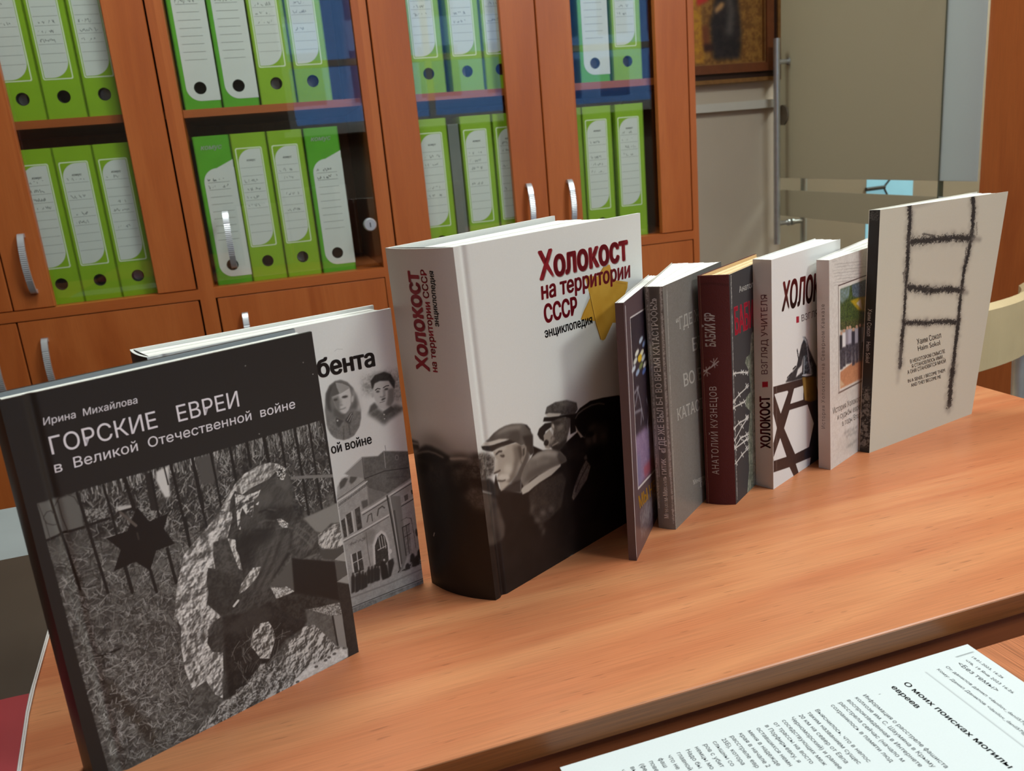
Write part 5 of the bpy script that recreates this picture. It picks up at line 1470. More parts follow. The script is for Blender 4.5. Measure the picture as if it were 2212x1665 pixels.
  ('poly',((70,68,65),[(1220,1685),(1219,1683),(1216,1680),(1211,1679),(1204,1679),(1198,1679),(1192,1681),(1189,1684),(1187,1687),(1188,1690),(1192,1692),(1197,1694),(1203,1694),(1210,1693),(1215,1691),(1219,1688)]),{'bl':0.32}),
  ('poly',((66,64,61),[(1303,1689),(1301,1685),(1296,1682),(1288,1681),(1279,1680),(1269,1682),(1261,1684),(1255,1687),(1253,1691),(1255,1694),(1260,1697),(1268,1699),(1277,1699),(1287,1698),(1295,1695),(1301,1692)]),{'bl':0.32}),
  ('poly',((150,148,143),[(1249,1656),(1246,1644),(1243,1634),(1240,1628),(1236,1626),(1234,1629),(1232,1637),(1232,1648),(1233,1660),(1236,1672),(1239,1682),(1242,1688),(1246,1689),(1248,1686),(1250,1679),(1250,1668)]),{'bl':0.6,'alpha':0.7}),
  ('line',((84,82,78),[(1225,1606),(1251,1605),(1272,1609)],4.7),{'bl':0.2}),
  ('line',((120,118,113),[(1232,1638),(1252,1634)],5.1),{'bl':0.24}),
  ('poly',((132,130,125),[(1111,1533),(1187,1565),(1243,1517),(1322,1574),(1384,1548),(1364,1448),(1307,1385),(1223,1375),(1148,1418),(1115,1488)]),{'bl':0.4,'col2':(112,110,106),'nz':'m'}),
  ('poly',((82,80,76),[(1186,1557),(1202,1547),(1243,1517),(1197,1474),(1181,1508)]),{'bl':0.24}),
  ('poly',((74,72,69),[(1255,1519),(1309,1563),(1322,1552),(1290,1476),(1264,1497)]),{'bl':0.2}),
  ('line',((170,168,163),[(1272,1512),(1311,1555)],5.5),{'bl':0.12}),
  ('line',((170,168,163),[(1285,1497),(1314,1540)],4.2),{'bl':0.12}),
  ('line',((80,78,74),[(1235,1461),(1223,1380)],7.1),{'bl':0.32}),
  ('line',((80,78,74),[(1279,1477),(1279,1398)],7.2),{'bl':0.32}),
  ('poly',((196,194,189),[(1203,1528),(1202,1525),(1200,1524),(1198,1523),(1195,1523),(1193,1524),(1191,1526),(1189,1529),(1189,1531),(1190,1533),(1192,1535),(1194,1536),(1197,1536),(1199,1535),(1201,1533),(1203,1530)]),{'bl':0.12}),
  ('poly',((120,118,113),[(1433,1809),(1523,1810),(1644,1805),(1759,1779),(1740,1636),(1742,1550),(1678,1548),(1648,1602),(1502,1660),(1422,1668)]),{'bl':2.4,'alpha':0.75,'col2':(190,188,183),'nz':'m'}),
  ('poly',((58,56,53),[(1501,1699),(1497,1756),(1539,1793),(1619,1801),(1671,1771),(1700,1708),(1689,1654),(1663,1666),(1645,1721),(1573,1738),(1529,1726),(1513,1690)]),{'bl':0.32,'col2':(44,42,40),'nz':'m'}),
  ('poly',((198,196,191),[(1510,1694),(1530,1731),(1573,1738),(1646,1724),(1678,1662),(1671,1567),(1638,1527),(1580,1517),(1541,1546),(1515,1603),(1506,1645)]),{'bl':0.2}),
  ('poly',((118,116,111),[(1631,1662),(1684,1661),(1672,1561),(1634,1526),(1600,1545),(1624,1607)]),{'bl':0.8,'alpha':0.9}),
  ('poly',((150,148,143),[(1589,1672),(1610,1667),(1609,1611),(1584,1612)]),{'bl':0.4,'alpha':0.8}),
  ('poly',((182,180,175),[(1511,1642),(1508,1635),(1504,1631),(1499,1628),(1495,1629),(1492,1632),(1490,1637),(1489,1643),(1491,1650),(1494,1656),(1498,1661),(1503,1664),(1507,1663),(1510,1660),(1513,1655),(1513,1649)]),{'bl':0.24}),
  ('line',((44,42,40),[(1528,1680),(1548,1688),(1567,1680)],7.4),{'bl':0.16}),
  ('line',((44,42,40),[(1595,1682),(1619,1690),(1642,1688)],7.1),{'bl':0.16}),
  ('poly',((66,64,61),[(1562,1662),(1561,1660),(1557,1658),(1552,1657),(1546,1657),(1540,1659),(1535,1661),(1532,1664),(1531,1667),(1532,1670),(1536,1671),(1541,1672),(1547,1672),(1553,1670),(1557,1668),(1561,1665)]),{'bl':0.2}),
  ('poly',((60,58,55),[(1636,1665),(1635,1662),(1631,1660),(1626,1658),(1620,1658),(1613,1659),(1607,1662),(1604,1664),(1602,1668),(1603,1670),(1607,1673),(1612,1674),(1619,1674),(1625,1673),(1631,1671),(1635,1668)]),{'bl':0.2}),
  ('line',((96,94,90),[(1560,1620),(1575,1614),(1597,1617)],5.5),{'bl':0.2}),
  ('poly',((56,54,51),[(1606,1601),(1606,1599),(1602,1596),(1596,1593),(1589,1591),(1581,1589),(1574,1589),(1568,1590),(1566,1592),(1567,1595),(1570,1598),(1576,1601),(1584,1603),(1592,1604),(1599,1604),(1604,1603)]),{'bl':0.24}),
  ('line',((100,98,94),[(1551,1577),(1573,1576),(1595,1579)],4.2),{'bl':0.16}),
  ('poly',((70,68,65),[(1445,1517),(1471,1572),(1510,1590),(1535,1545),(1508,1529)]),{'bl':0.8,'alpha':0.85}),
  ('poly',((98,96,92),[(1439,1516),(1534,1542),(1571,1494),(1651,1530),(1685,1532),(1742,1492),(1734,1465),(1618,1426),(1564,1397),(1499,1463)]),{'bl':1.2,'alpha':0.9,'col2':(78,76,72),'nz':'m'}),
  ('poly',((72,70,67),[(1565,1500),(1644,1528),(1665,1494),(1586,1469)]),{'bl':0.4,'alpha':0.8}),
  ('poly',((190,188,183),[(1582,1476),(1581,1474),(1579,1472),(1577,1472),(1574,1472),(1571,1473),(1569,1475),(1568,1477),(1568,1479),(1568,1481),(1570,1483),(1573,1483),(1576,1483),(1578,1482),(1580,1480),(1582,1478)]),{'bl':0.12}),
  ('poly',((190,188,183),[(1579,1443),(1579,1441),(1577,1440),(1575,1439),(1573,1440),(1571,1441),(1569,1442),(1568,1444),(1567,1446),(1568,1448),(1570,1449),(1572,1450),(1574,1450),(1576,1449),(1578,1447),(1579,1445)]),{'bl':0.12}),
  ('poly',((172,170,165),[(1102,936),(1121,1034),(1165,1093),(1216,1098),(1195,1122),(1351,1204),(1480,1174),(1531,1198),(1755,1131),(1751,832),(1741,158),(1743,15),(1092,70),(1109,403),(1104,620),(1108,856)]),{'col2':(158,156,151),'nz':'m','bl':0.3}),
  ('poly',((112,110,106),[(1354,1198),(1479,1170),(1531,1196),(1755,1129),(1742,917),(1550,860),(1354,808),(1358,966),(1344,1032)]),{'bl':0.3,'col2':(96,94,90),'nz':'m'}),
  ('poly',((146,144,139),[(1192,1118),(1351,1204),(1342,1037),(1315,1050),(1235,1092)]),{'bl':0.3}),
  ('line',((200,198,193),[(1188,1117),(1350,1199)],5.9)),
  ('line',((78,76,73),[(1350,1199),(1344,1032)],4.7)),
  ('line',((170,168,163),[(1534,1193),(1530,1063)],5.2)),
  ('line',((66,64,61),[(1349,1031),(1517,1040),(1724,1004)],8.5)),
  ('poly',((140,138,133),[(1652,1110),(1649,1102),(1645,1096),(1640,1092),(1634,1092),(1628,1096),(1624,1102),(1622,1110),(1622,1119),(1624,1127),(1628,1133),(1634,1137),(1640,1137),(1645,1134),(1649,1127),(1652,1119)])),
  ('poly',((96,94,90),[(1645,1112),(1644,1107),(1641,1103),(1638,1100),(1635,1100),(1632,1102),(1630,1106),(1628,1111),(1628,1117),(1630,1123),(1632,1127),(1635,1129),(1639,1129),(1642,1127),(1644,1123),(1645,1118)])),
  ('line',((72,70,67),[(1533,983),(1533,971)],4.7)),
  ('line',((72,70,67),[(1545,981),(1545,968)],4.6)),
  ('line',((72,70,67),[(1557,978),(1558,966)],4.4)),
  ('line',((72,70,67),[(1569,976),(1570,963)],4.4)),
  ('line',((72,70,67),[(1581,973),(1582,961)],4.8)),
  ('line',((72,70,67),[(1594,971),(1594,958)],4.4)),
  ('line',((72,70,67),[(1606,968),(1606,955)],4.2)),
  ('line',((72,70,67),[(1618,965),(1618,953)],5.2)),
  ('line',((72,70,67),[(1630,963),(1630,950)],4.7)),
  ('line',((72,70,67),[(1642,960),(1643,947)],4.2)),
  ('line',((72,70,67),[(1655,957),(1655,945)],4.8)),
  ('line',((72,70,67),[(1667,955),(1667,942)],4.8)),
  ('line',((72,70,67),[(1679,952),(1679,939)],4.6)),
  ('line',((72,70,67),[(1691,949),(1692,937)],4.8)),
  ('line',((70,68,65),[(1549,1237),(1550,1197)],2.8)),
  ('poly',((88,86,82),[(1139,1010),(1142,1061),(1186,1090),(1215,1073),(1177,1024)]),{'bl':0.4}),
  ('poly',((88,86,82),[(1220,1045),(1234,1084),(1290,1062),(1268,1038),(1234,1023)]),{'bl':0.4}),
  ('line',((210,208,203),[(1122,1042),(1160,1090),(1216,1096)],7.9)),
  ('line',((214,212,207),[(1105,925),(1230,959),(1363,1004)],10.2)),
  ('line',((90,88,84),[(1110,942),(1233,980),(1357,1024)],5.1)),
  ('line',((62,60,57),[(1112,885),(1118,903)],5.2)),
  ('line',((62,60,57),[(1126,890),(1132,908)],5.2)),
  ('line',((62,60,57),[(1139,895),(1145,913)],5.2)),
  ('line',((62,60,57),[(1153,900),(1159,918)],5.2)),
  ('line',((62,60,57),[(1166,905),(1172,923)],5.7)),
  ('line',((62,60,57),[(1180,910),(1186,928)],5.2)),
  ('line',((62,60,57),[(1194,914),(1200,932)],5.1)),
  ('line',((62,60,57),[(1207,919),(1214,937)],5.1)),
  ('line',((62,60,57),[(1221,924),(1227,942)],5.0)),
  ('line',((62,60,57),[(1235,929),(1241,947)],5.1)),
  ('line',((62,60,57),[(1249,934),(1255,952)],5.2)),
  ('line',((62,60,57),[(1262,939),(1269,957)],5.2)),
  ('line',((62,60,57),[(1276,944),(1283,962)],5.2)),
  ('line',((62,60,57),[(1290,949),(1296,967)],5.7)),
  ('line',((62,60,57),[(1304,954),(1310,972)],5.7)),
  ('line',((62,60,57),[(1318,959),(1324,977)],5.7)),
  ('line',((62,60,57),[(1332,964),(1338,982)],5.7)),
  ('line',((62,60,57),[(1346,969),(1352,987)],5.7)),
  ('line',((160,158,153),[(1105,866),(1361,956)],5.5)),
  ('poly',((150,148,143),[(1357,958),(1529,849),(1760,902),(1751,832),(1518,762),(1353,800)]),{'alpha':0.4}),
  ('poly',((62,60,57),[(1111,768),(1148,781),(1148,631),(1118,625)]),{'col2':(92,90,86),'nz':'m'}),
  ('poly',((62,60,57),[(1157,800),(1199,809),(1199,648),(1162,638)]),{'col2':(92,90,86),'nz':'m'}),
  ('poly',((62,60,57),[(1232,818),(1275,830),(1273,653),(1230,644)]),{'col2':(92,90,86),'nz':'m'}),
  ('line',((205,203,198),[(1150,780),(1148,631)],8.7)),
  ('line',((205,203,198),[(1209,813),(1207,647)],9.4)),
  ('line',((214,212,207),[(1109,609),(1274,634),(1506,680)],11.1)),
  ('line',((88,86,82),[(1110,596),(1272,620),(1504,665)],4.7)),
  ('line',((212,210,205),[(1289,772),(1409,799),(1527,831),(1759,897)],15.3)),
  ('line',((70,68,65),[(1291,754),(1524,810)],5.7)),
  ('line',((60,58,55),[(1545,825),(1757,875)],5.9)),
  ('line',((60,58,55),[(1567,700),(1749,740)],7.5)),
  ('line',((186,184,179),[(1569,718),(1751,758)],7.5)),
  ('poly',((96,94,90),[(1293,864),(1348,863),(1346,811),(1298,800)]),{'bl':0.3}),
  ('line',((90,88,84),[(1319,686),(1335,734),(1364,742),(1364,679)],8.5)),
  ('line',((90,88,84),[(1411,708),(1427,757),(1461,768),(1478,749)],11.3)),
  ('poly',((84,82,78),[(1582,777),(1609,796),(1610,731),(1580,723)])),
  ('poly',((96,94,90),[(1657,789),(1692,796),(1691,750),(1660,742)])),
  ('poly',((60,58,55),[(1724,817),(1744,815),(1742,779),(1725,780)])),
  ('poly',((126,124,119),[(1527,831),(1624,800),(1621,290),(1568,187),(1530,201)]),{'bl':0.4}),
  ('line',((64,62,59),[(1513,836),(1526,613),(1545,205)],13.2)),
  ('line',((200,198,193),[(1534,829),(1545,607),(1554,216)],7.0)),
  ('line',((80,78,74),[(1557,695),(1565,245)],16.9),{'alpha':0.7}),
  ('poly',((214,212,207),[(1324,319),(1338,489),(1376,557),(1426,580),(1460,545),(1477,465),(1476,307)]),{'bl':0.3}),
  ('poly',((74,72,68),[(1341,304),(1356,473),(1391,533),(1427,552),(1451,521),(1463,443),(1457,315),(1414,284)]),{'col2':(56,54,51),'nz':'m'}),
  ('line',((190,188,183),[(1399,540),(1402,438)],6.7)),
  ('line',((190,188,183),[(1421,532),(1425,429)],6.1)),
  ('line',((190,188,183),[(1442,524),(1446,421)],6.1)),
  ('line',((200,198,193),[(1377,429),(1450,438)],7.0)),
  ('line',((86,84,80),[(1298,604),(1294,441),(1297,330)],7.0),{'alpha':0.6}),
  ('poly',((120,118,113),[(1271,613),(1356,619),(1380,592),(1339,498),(1286,517)]),{'alpha':0.5,'bl':1.0}),
  ('line',((80,78,74),[(1154,557),(1283,564)],19.2),{'alpha':0.5,'ragged':1.2}),
  ('poly',((78,76,72),[(1160,474),(1239,480),(1240,315),(1160,315)]),{'col2':(56,54,51),'nz':'m'}),
  ('line',((200,198,193),[(1201,476),(1198,323)],7.9)),
  ('line',((200,198,193),[(1159,402),(1248,413)],6.1)),
  ('line',((214,212,207),[(1153,476),(1153,313)],10.5)),
  ('poly',((150,148,143),[(1609,538),(1674,545),(1664,297),(1611,289)]),{'col2':(120,118,113),'nz':'m'}),
  ('line',((56,54,51),[(1609,538),(1612,293)],7.9)),
  ('line',((56,54,51),[(1609,538),(1676,547)],7.5)),
  ('line',((56,54,51),[(1644,544),(1642,301)],5.3)),
  ('line',((56,54,51),[(1617,451),(1678,462)],5.7)),
  ('line',((96,94,90),[(1602,596),(1652,606),(1695,587),(1704,467),(1706,324)],5.2),{'ragged':0.8}),
  ('poly',((64,62,59),[(1725,488),(1740,473),(1744,424),(1723,418),(1717,453)]),{'bl':0.3}),
  ('poly',((216,214,209),[(1494,376),(1492,368),(1488,363),(1483,360),(1478,361),(1473,364),(1470,370),(1468,377),(1468,385),(1470,392),(1473,398),(1478,400),(1483,400),(1488,397),(1492,391),(1494,383)])),
  ('poly',((54,51,48),[(1111,164),(1127,296),(1138,310),(1140,327),(1155,327),(1154,305),(1160,283),(1141,165)]),{'bl':0.2}),
  ('poly',((54,51,48),[(1143,156),(1157,279),(1168,293),(1170,311),(1185,310),(1184,289),(1190,266),(1172,156)]),{'bl':0.2}),
  ('poly',((54,51,48),[(1167,164),(1182,297),(1193,311),(1196,328),(1211,328),(1209,306),(1215,283),(1197,165)]),{'bl':0.2}),
  ('poly',((54,51,48),[(1193,153),(1207,277),(1218,291),(1221,309),(1236,309),(1235,287),(1241,264),(1223,154)]),{'bl':0.2}),
  ('poly',((54,51,48),[(1218,162),(1228,260),(1239,274),(1242,291),(1257,291),(1255,269),(1262,247),(1248,163)]),{'bl':0.2}),
  ('poly',((54,51,48),[(1249,186),(1261,293),(1272,307),(1275,325),(1290,324),(1288,303),(1295,280),(1280,187)]),{'bl':0.2}),
  ('poly',((54,51,48),[(1277,180),(1288,287),(1299,301),(1302,319),(1317,318),(1316,297),(1322,274),(1307,181)]),{'bl':0.2}),
  ('poly',((54,51,48),[(1306,182),(1317,290),(1328,304),(1331,321),(1346,321),(1345,299),(1351,276),(1336,183)]),{'bl':0.2}),
  ('poly',((54,51,48),[(1329,178),(1339,277),(1350,291),(1353,308),(1368,308),(1367,286),(1373,263),(1360,178)]),{'bl':0.2}),
  ('poly',((46,43,40),[(1378,298),(1396,329),(1414,317),(1437,275),(1445,136),(1389,134),(1375,206)]),{'bl':0.2}),
  ('poly',((190,188,183),[(1427,326),(1426,323),(1424,321),(1421,320),(1417,320),(1414,322),(1412,325),(1411,329),(1410,332),(1411,336),(1414,338),(1417,339),(1420,338),(1423,336),(1425,333),(1427,330)])),
  ('poly',((54,51,48),[(1447,309),(1496,314),(1500,270),(1458,173),(1438,172)]),{'bl':0.2}),
  ('poly',((150,148,143),[(1517,178),(1541,207),(1568,187),(1600,203),(1745,233),(1743,176),(1556,172)]),{'col2':(60,57,54),'nz':'f','con':5}),
  ('poly',((54,51,48),[(1638,226),(1650,279),(1664,293),(1679,287),(1689,254),(1680,200)]),{'bl':0.3}),
  ('poly',((54,51,48),[(1705,239),(1717,292),(1731,305),(1746,300),(1757,267),(1748,213)]),{'bl':0.3}),
  ('poly',((54,51,48),[(1652,182),(1664,235),(1678,249),(1693,243),(1704,210),(1695,156)]),{'bl':0.3}),
  ('poly',((54,51,48),[(1674,193),(1686,246),(1700,260),(1715,254),(1725,221),(1716,167)]),{'bl':0.3}),
  ('poly',((54,51,48),[(1584,161),(1596,214),(1610,227),(1625,221),(1635,189),(1626,135)]),{'bl':0.3}),
  ('poly',((176,174,169),[(1102,149),(1303,169),(1758,170),(1744,20),(1417,18),(1093,-5)]),{'bl':0.3,'col2':(160,158,153),'nz':'m'}),
  ('line',((74,72,68),[(1094,51),(1421,46),(1743,40)],6.9)),
  ('line',((130,128,123),[(1103,131),(1431,118),(1747,126)],13.9),{'alpha':0.7}),
  ('poly',((140,138,133),[(1096,41),(1419,35),(1745,29),(1743,-9),(1098,-17)]),{'alpha':0.8,'col2':(104,102,98),'nz':'m'}),
 ],
 'J': [
  ('poly',((190,182,166),[(422,2407),(1262,2435),(1319,1837),(1283,1557),(444,1679)]),{'bl':10.0,'alpha':0.25}),
  ('line',((120,114,104),[(385,2467),(405,2316),(403,2127),(411,1935),(413,1761)],86.6),{'bl':1.2,'alpha':0.5,'ragged':0.8}),
  ('line',((38,34,32),[(385,2467),(405,2316),(403,2127),(411,1935),(413,1761)],51.4),{'alpha':0.94,'ragged':0.45}),
  ('line',((120,114,104),[(413,1761),(416,1565),(418,1326)],58.6),{'bl':1.2,'alpha':0.5,'ragged':0.8}),
  ('line',((38,34,32),[(413,1761),(416,1565),(418,1326)],34.8),{'alpha':0.94,'ragged':0.45}),
  ('line',((120,114,104),[(418,1326),(408,1085),(410,838)],88.9),{'bl':1.2,'alpha':0.5,'ragged':0.8}),
  ('line',((38,34,32),[(418,1326),(408,1085),(410,838)],52.8),{'alpha':0.94,'ragged':0.45}),
  ('line',((120,114,104),[(1271,2449),(1310,2275),(1326,2076)],89.4),{'bl':1.2,'alpha':0.5,'ragged':0.8}),
  ('line',((38,34,32),[(1271,2449),(1310,2275),(1326,2076)],53.1),{'alpha':0.94,'ragged':0.45}),
  ('line',((120,114,104),[(1320,2077),(1311,1878),(1278,1741)],83.9),{'bl':1.2,'alpha':0.5,'ragged':0.8}),
  ('line',((38,34,32),[(1320,2077),(1311,1878),(1278,1741)],49.8),{'alpha':0.94,'ragged':0.45}),
  ('line',((120,114,104),[(1278,1741),(1274,1475),(1287,1180)],75.4),{'bl':1.2,'alpha':0.5,'ragged':0.8}),
  ('line',((38,34,32),[(1278,1741),(1274,1475),(1287,1180)],44.7),{'alpha':0.94,'ragged':0.45}),
  ('line',((120,114,104),[(1287,1180),(1296,922),(1301,616)],98.5),{'bl':1.2,'alpha':0.5,'ragged':0.8}),
  ('line',((38,34,32),[(1287,1180),(1296,922),(1301,616)],58.5),{'alpha':0.94,'ragged':0.45}),
  ('line',((120,114,104),[(1301,616),(1302,438),(1328,207)],127.2),{'bl':1.2,'alpha':0.5,'ragged':0.8}),
  ('line',((38,34,32),[(1301,616),(1302,438),(1328,207)],75.5),{'alpha':0.94,'ragged':0.45}),
  ('line',((150,143,132),[(410,1064),(396,800),(390,676)],42.0),{'bl':2.0,'alpha':0.5}),
  ('line',((150,143,132),[(1328,207),(1338,125)],43.0),{'bl':2.0,'alpha':0.6}),
  ('line',((110,104,96),[(399,1841),(369,1806),(388,1726)],22.0),{'ragged':1}),
  ('line',((150,144,134),[(420,2426),(451,2179)],19.4),{'alpha':0.5,'ragged':1}),
  ('line',((120,114,104),[(1373,2189),(1404,2067)],22.9),{'alpha':0.6,'ragged':1}),
  ('line',((90,84,78),[(1269,1944),(1270,1783)],20.9),{'alpha':0.8,'ragged':1}),
  ('line',((130,123,113),[(453,2106),(646,2095),(898,2084),(1100,2067),(1340,2035)],109.8),{'bl':1.5,'alpha':0.45,'ragged':0.8}),
  ('line',((38,34,32),[(453,2106),(646,2095),(898,2084),(1100,2067),(1340,2035)],69.5),{'alpha':0.9,'ragged':0.6}),
  ('line',((130,123,113),[(463,1652),(621,1613),(801,1567)],113.5),{'bl':1.5,'alpha':0.45,'ragged':0.8}),
  ('line',((38,34,32),[(463,1652),(621,1613),(801,1567)],71.9),{'alpha':0.9,'ragged':0.6}),
  ('line',((130,123,113),[(801,1567),(1042,1547),(1296,1489)],94.2),{'bl':1.5,'alpha':0.45,'ragged':0.8}),
  ('line',((38,34,32),[(801,1567),(1042,1547),(1296,1489)],59.7),{'alpha':0.9,'ragged':0.6}),
  ('line',((130,123,113),[(427,1292),(605,1270),(758,1238)],76.0),{'bl':1.5,'alpha':0.45,'ragged':0.8}),
  ('line',((38,34,32),[(427,1292),(605,1270),(758,1238)],48.2),{'alpha':0.9,'ragged':0.6}),
  ('line',((130,123,113),[(758,1236),(974,1216),(1232,1168)],81.0),{'bl':1.5,'alpha':0.45,'ragged':0.8}),
  ('line',((38,34,32),[(758,1236),(974,1216),(1232,1168)],51.3),{'alpha':0.9,'ragged':0.6}),
  ('line',((140,133,122),[(1341,2031),(1465,2004)],48.7),{'bl':1.5,'alpha':0.7}),
  ('line',((140,133,122),[(1298,1480),(1381,1455)],43.2),{'bl':1.2,'alpha':0.7}),
  ('line',((90,85,78),[(596,2166),(751,2132)],14.6),{'ragged':0.8}),
  ('poly',((160,152,140),[(416,2463),(816,2460),(472,2430)]),{'bl':1.0,'alpha':0.6}),
 ],
 'Js': [
  ('poly',((150,147,140),[(-18,660),(74,713),(112,367),(102,49),(-6,51)]),{'col2':(40,37,35),'nz':'m','con':5,'alpha':0.8,'bl':1.0}),
  ('poly',((120,118,113),[(-9,2454),(101,2452),(100,2360),(-5,2371)]),{'col2':(42,42,41),'nz':'f','con':6,'alpha':0.6,'bl':0.6}),
 ],
 'H': [
  ('poly',((168,34,52),[(467,1579),(522,1572),(522,1512),(466,1518)])),
  ('poly',((66,46,42),[(13,1011),(204,988),(396,966),(594,943),(860,888),(953,632),(958,-71),(865,-55),(773,-40),(504,-38),(403,-3),(-2,136)]),{'col2':(56,40,38),'nz':'m','bl':0.2}),
  ('poly',((44,46,58),[(741,704),(953,662),(958,-71),(712,-49),(622,158),(863,379)]),{'bl':2.0,'alpha':0.8}),
  ('poly',((228,226,223),[(33,933),(96,929),(285,903),(301,885),(152,713)]),{'bl':0.15}),
  ('poly',((228,226,223),[(418,889),(609,870),(606,727),(339,757)]),{'bl':0.15}),
  ('poly',((228,226,223),[(324,699),(696,652),(832,417),(727,199),(433,219),(215,550)]),{'bl':0.15}),
  ('poly',((228,226,223),[(4,769),(75,591),(4,455)]),{'bl':0.15}),
  ('poly',((228,226,223),[(138,475),(261,246),(11,285),(7,322)]),{'bl':0.15}),
  ('poly',((228,226,223),[(-9,173),(319,120),(403,-3),(-12,-2)]),{'bl':0.15}),
  ('poly',((228,226,223),[(447,113),(766,75),(742,1),(510,-11)]),{'bl':0.15}),
  ('line',((205,190,184),[(76,1004),(63,142)],4.4),{'alpha':0.5}),
  ('poly',((66,62,64),[(245,995),(341,1045),(467,1090),(567,1279),(638,1352),(682,1308),(725,1216),(890,995),(890,880),(594,943),(368,970)]),{'bl':0.5,'col2':(44,42,45),'nz':'m','con':3}),
  ('poly',((228,226,223),[(572,1085),(601,1175),(583,1013),(452,990),(495,1062)]),{'bl':0.4}),
  ('poly',((120,128,134),[(609,979),(629,1127),(667,1256),(725,1160),(800,1031),(815,928)]),{'bl':0.5,'col2':(50,52,58),'nz':'m','con':4}),
  ('line',((170,176,180),[(607,1352),(682,1281),(705,1137),(770,953)],19.8),{'bl':0.2,'ragged':0.6}),
  ('line',((170,176,180),[(624,1156),(618,991)],17.8),{'bl':0.2}),
  ('line',((40,38,40),[(482,1257),(515,1140)],19.1),{'ragged':0.5}),
  ('line',((40,38,40),[(397,1086),(453,1100)],19.1),{'ragged':0.5}),
  ('line',((40,38,40),[(286,1032),(369,1052)],18.4),{'ragged':0.5}),
  ('poly',((196,200,203),[(788,935),(780,932),(758,934),(724,939),(683,946),(643,956),(609,966),(586,974),(578,980),(585,983),(607,982),(640,977),(680,970),(720,960),(755,950),(779,941)])),
  ('poly',((126,96,44),[(580,958),(890,892),(904,646),(771,660),(638,711)]),{'bl':0.2,'col2':(96,70,30),'nz':'l'}),
  ('poly',((168,134,70),[(589,956),(652,943),(682,706),(638,715)]),{'bl':0.6,'alpha':0.7}),
 ],
 'Hs': [
  ('poly',((160,26,46),[(82,1046),(143,1058),(143,1006),(82,993)])),
 ],
 'I': [
  ('poly',((208,200,192),[(-8,2087),(1048,2107),(1087,-135),(-14,17)]),{'col2':(222,216,208),'nz':'m','con':3,'alpha':0.8}),
  ('line',((168,160,154),[(59,2053),(108,2053),(153,2051)],6.3),{'alpha':0.5}),
  ('line',((168,160,154),[(255,1976),(309,1976),(355,1974)],6.3),{'alpha':0.5}),
  ('line',((168,160,154),[(459,1897),(518,1896),(566,1894)],6.6),{'alpha':0.5}),
  ('line',((168,160,154),[(93,1909),(151,1907),(196,1905)],6.3),{'alpha':0.5}),
  ('line',((168,160,154),[(291,1829),(354,1826),(401,1824)],6.6),{'alpha':0.5}),
  ('line',((168,160,154),[(497,1981),(565,1978),(613,1976)],6.5),{'alpha':0.5}),
  ('line',((168,160,154),[(130,1989),(196,1987),(241,1985)],6.3),{'alpha':0.5}),
  ('line',((168,160,154),[(329,1911),(401,1908),(448,1906)],6.3),{'alpha':0.5}),
  ('line',((168,160,154),[(536,1830),(614,1826),(662,1823)],6.6),{'alpha':0.5}),
  ('line',((168,160,154),[(164,1844),(240,1839),(286,1836)],6.3),{'alpha':0.5}),
  ('line',((168,160,154),[(367,1994),(448,1989),(495,1988)],6.0),{'alpha':0.5}),
  ('line',((168,160,154),[(575,1914),(662,1909),(710,1907)],6.6),{'alpha':0.5}),
  ('line',((168,160,154),[(201,1925),(286,1919),(332,1917)],6.0),{'alpha':0.5}),
  ('line',((168,160,154),[(404,1845),(494,1838),(542,1836)],6.6),{'alpha':0.5}),
  ('line',((168,160,154),[(614,1762),(711,1754),(761,1751)],6.8),{'alpha':0.5}),
  ('line',((168,160,154),[(239,2007),(332,2000),(378,1999)],6.0),{'alpha':0.5}),
  ('line',((168,160,154),[(442,1928),(542,1921),(589,1919)],6.6),{'alpha':0.5}),
  ('line',((168,160,154),[(77,1939),(126,1938),(218,1929)],6.0),{'alpha':0.5}),
  ('line',((168,160,154),[(274,1860),(329,1859),(424,1848)],6.3),{'alpha':0.5}),
  ('line',((168,160,154),[(480,1778),(539,1776),(638,1765)],6.6),{'alpha':0.5}),
  ('line',((168,160,154),[(114,2019),(172,2018),(264,2009)],5.8),{'alpha':0.5}),
  ('line',((168,160,154),[(312,1942),(375,1940),(471,1930)],6.3),{'alpha':0.5}),
  ('line',((168,160,154),[(518,1862),(587,1859),(686,1848)],6.6),{'alpha':0.5}),
  ('line',((168,160,154),[(148,1874),(215,1871),(243,1871)],6.3),{'alpha':0.5}),
  ('line',((168,160,154),[(348,1794),(421,1789),(450,1789)],6.6),{'alpha':0.5}),
  ('line',((168,160,154),[(557,1946),(634,1942),(665,1942)],6.6),{'alpha':0.5}),
  ('line',((168,160,154),[(185,1956),(261,1951),(289,1952)],6.0),{'alpha':0.5}),
  ('line',((168,160,154),[(386,1876),(468,1871),(497,1872)],6.6),{'alpha':0.5}),
  ('line',((168,160,154),[(596,1794),(684,1788),(714,1788)],6.6),{'alpha':0.5}),
  ('line',((168,160,154),[(220,1809),(305,1802),(334,1802)],6.6),{'alpha':0.5}),
  ('line',((168,160,154),[(424,1959),(515,1953),(545,1954)],6.3),{'alpha':0.5}),
  ('line',((168,160,154),[(61,1969),(149,1963),(177,1963)],6.1),{'alpha':0.5}),
  ('line',((168,160,154),[(258,1891),(352,1883),(381,1884)],6.0),{'alpha':0.5}),
  ('line',((168,160,154),[(462,1810),(563,1801),(593,1801)],6.6),{'alpha':0.5}),
  ('line',((168,160,154),[(94,1824),(144,1823),(220,1815)],6.3),{'alpha':0.5}),
  ('line',((168,160,154),[(295,1973),(349,1972),(427,1965)],6.3),{'alpha':0.5}),
  ('line',((168,160,154),[(500,1893),(560,1892),(641,1884)],6.6),{'alpha':0.5}),
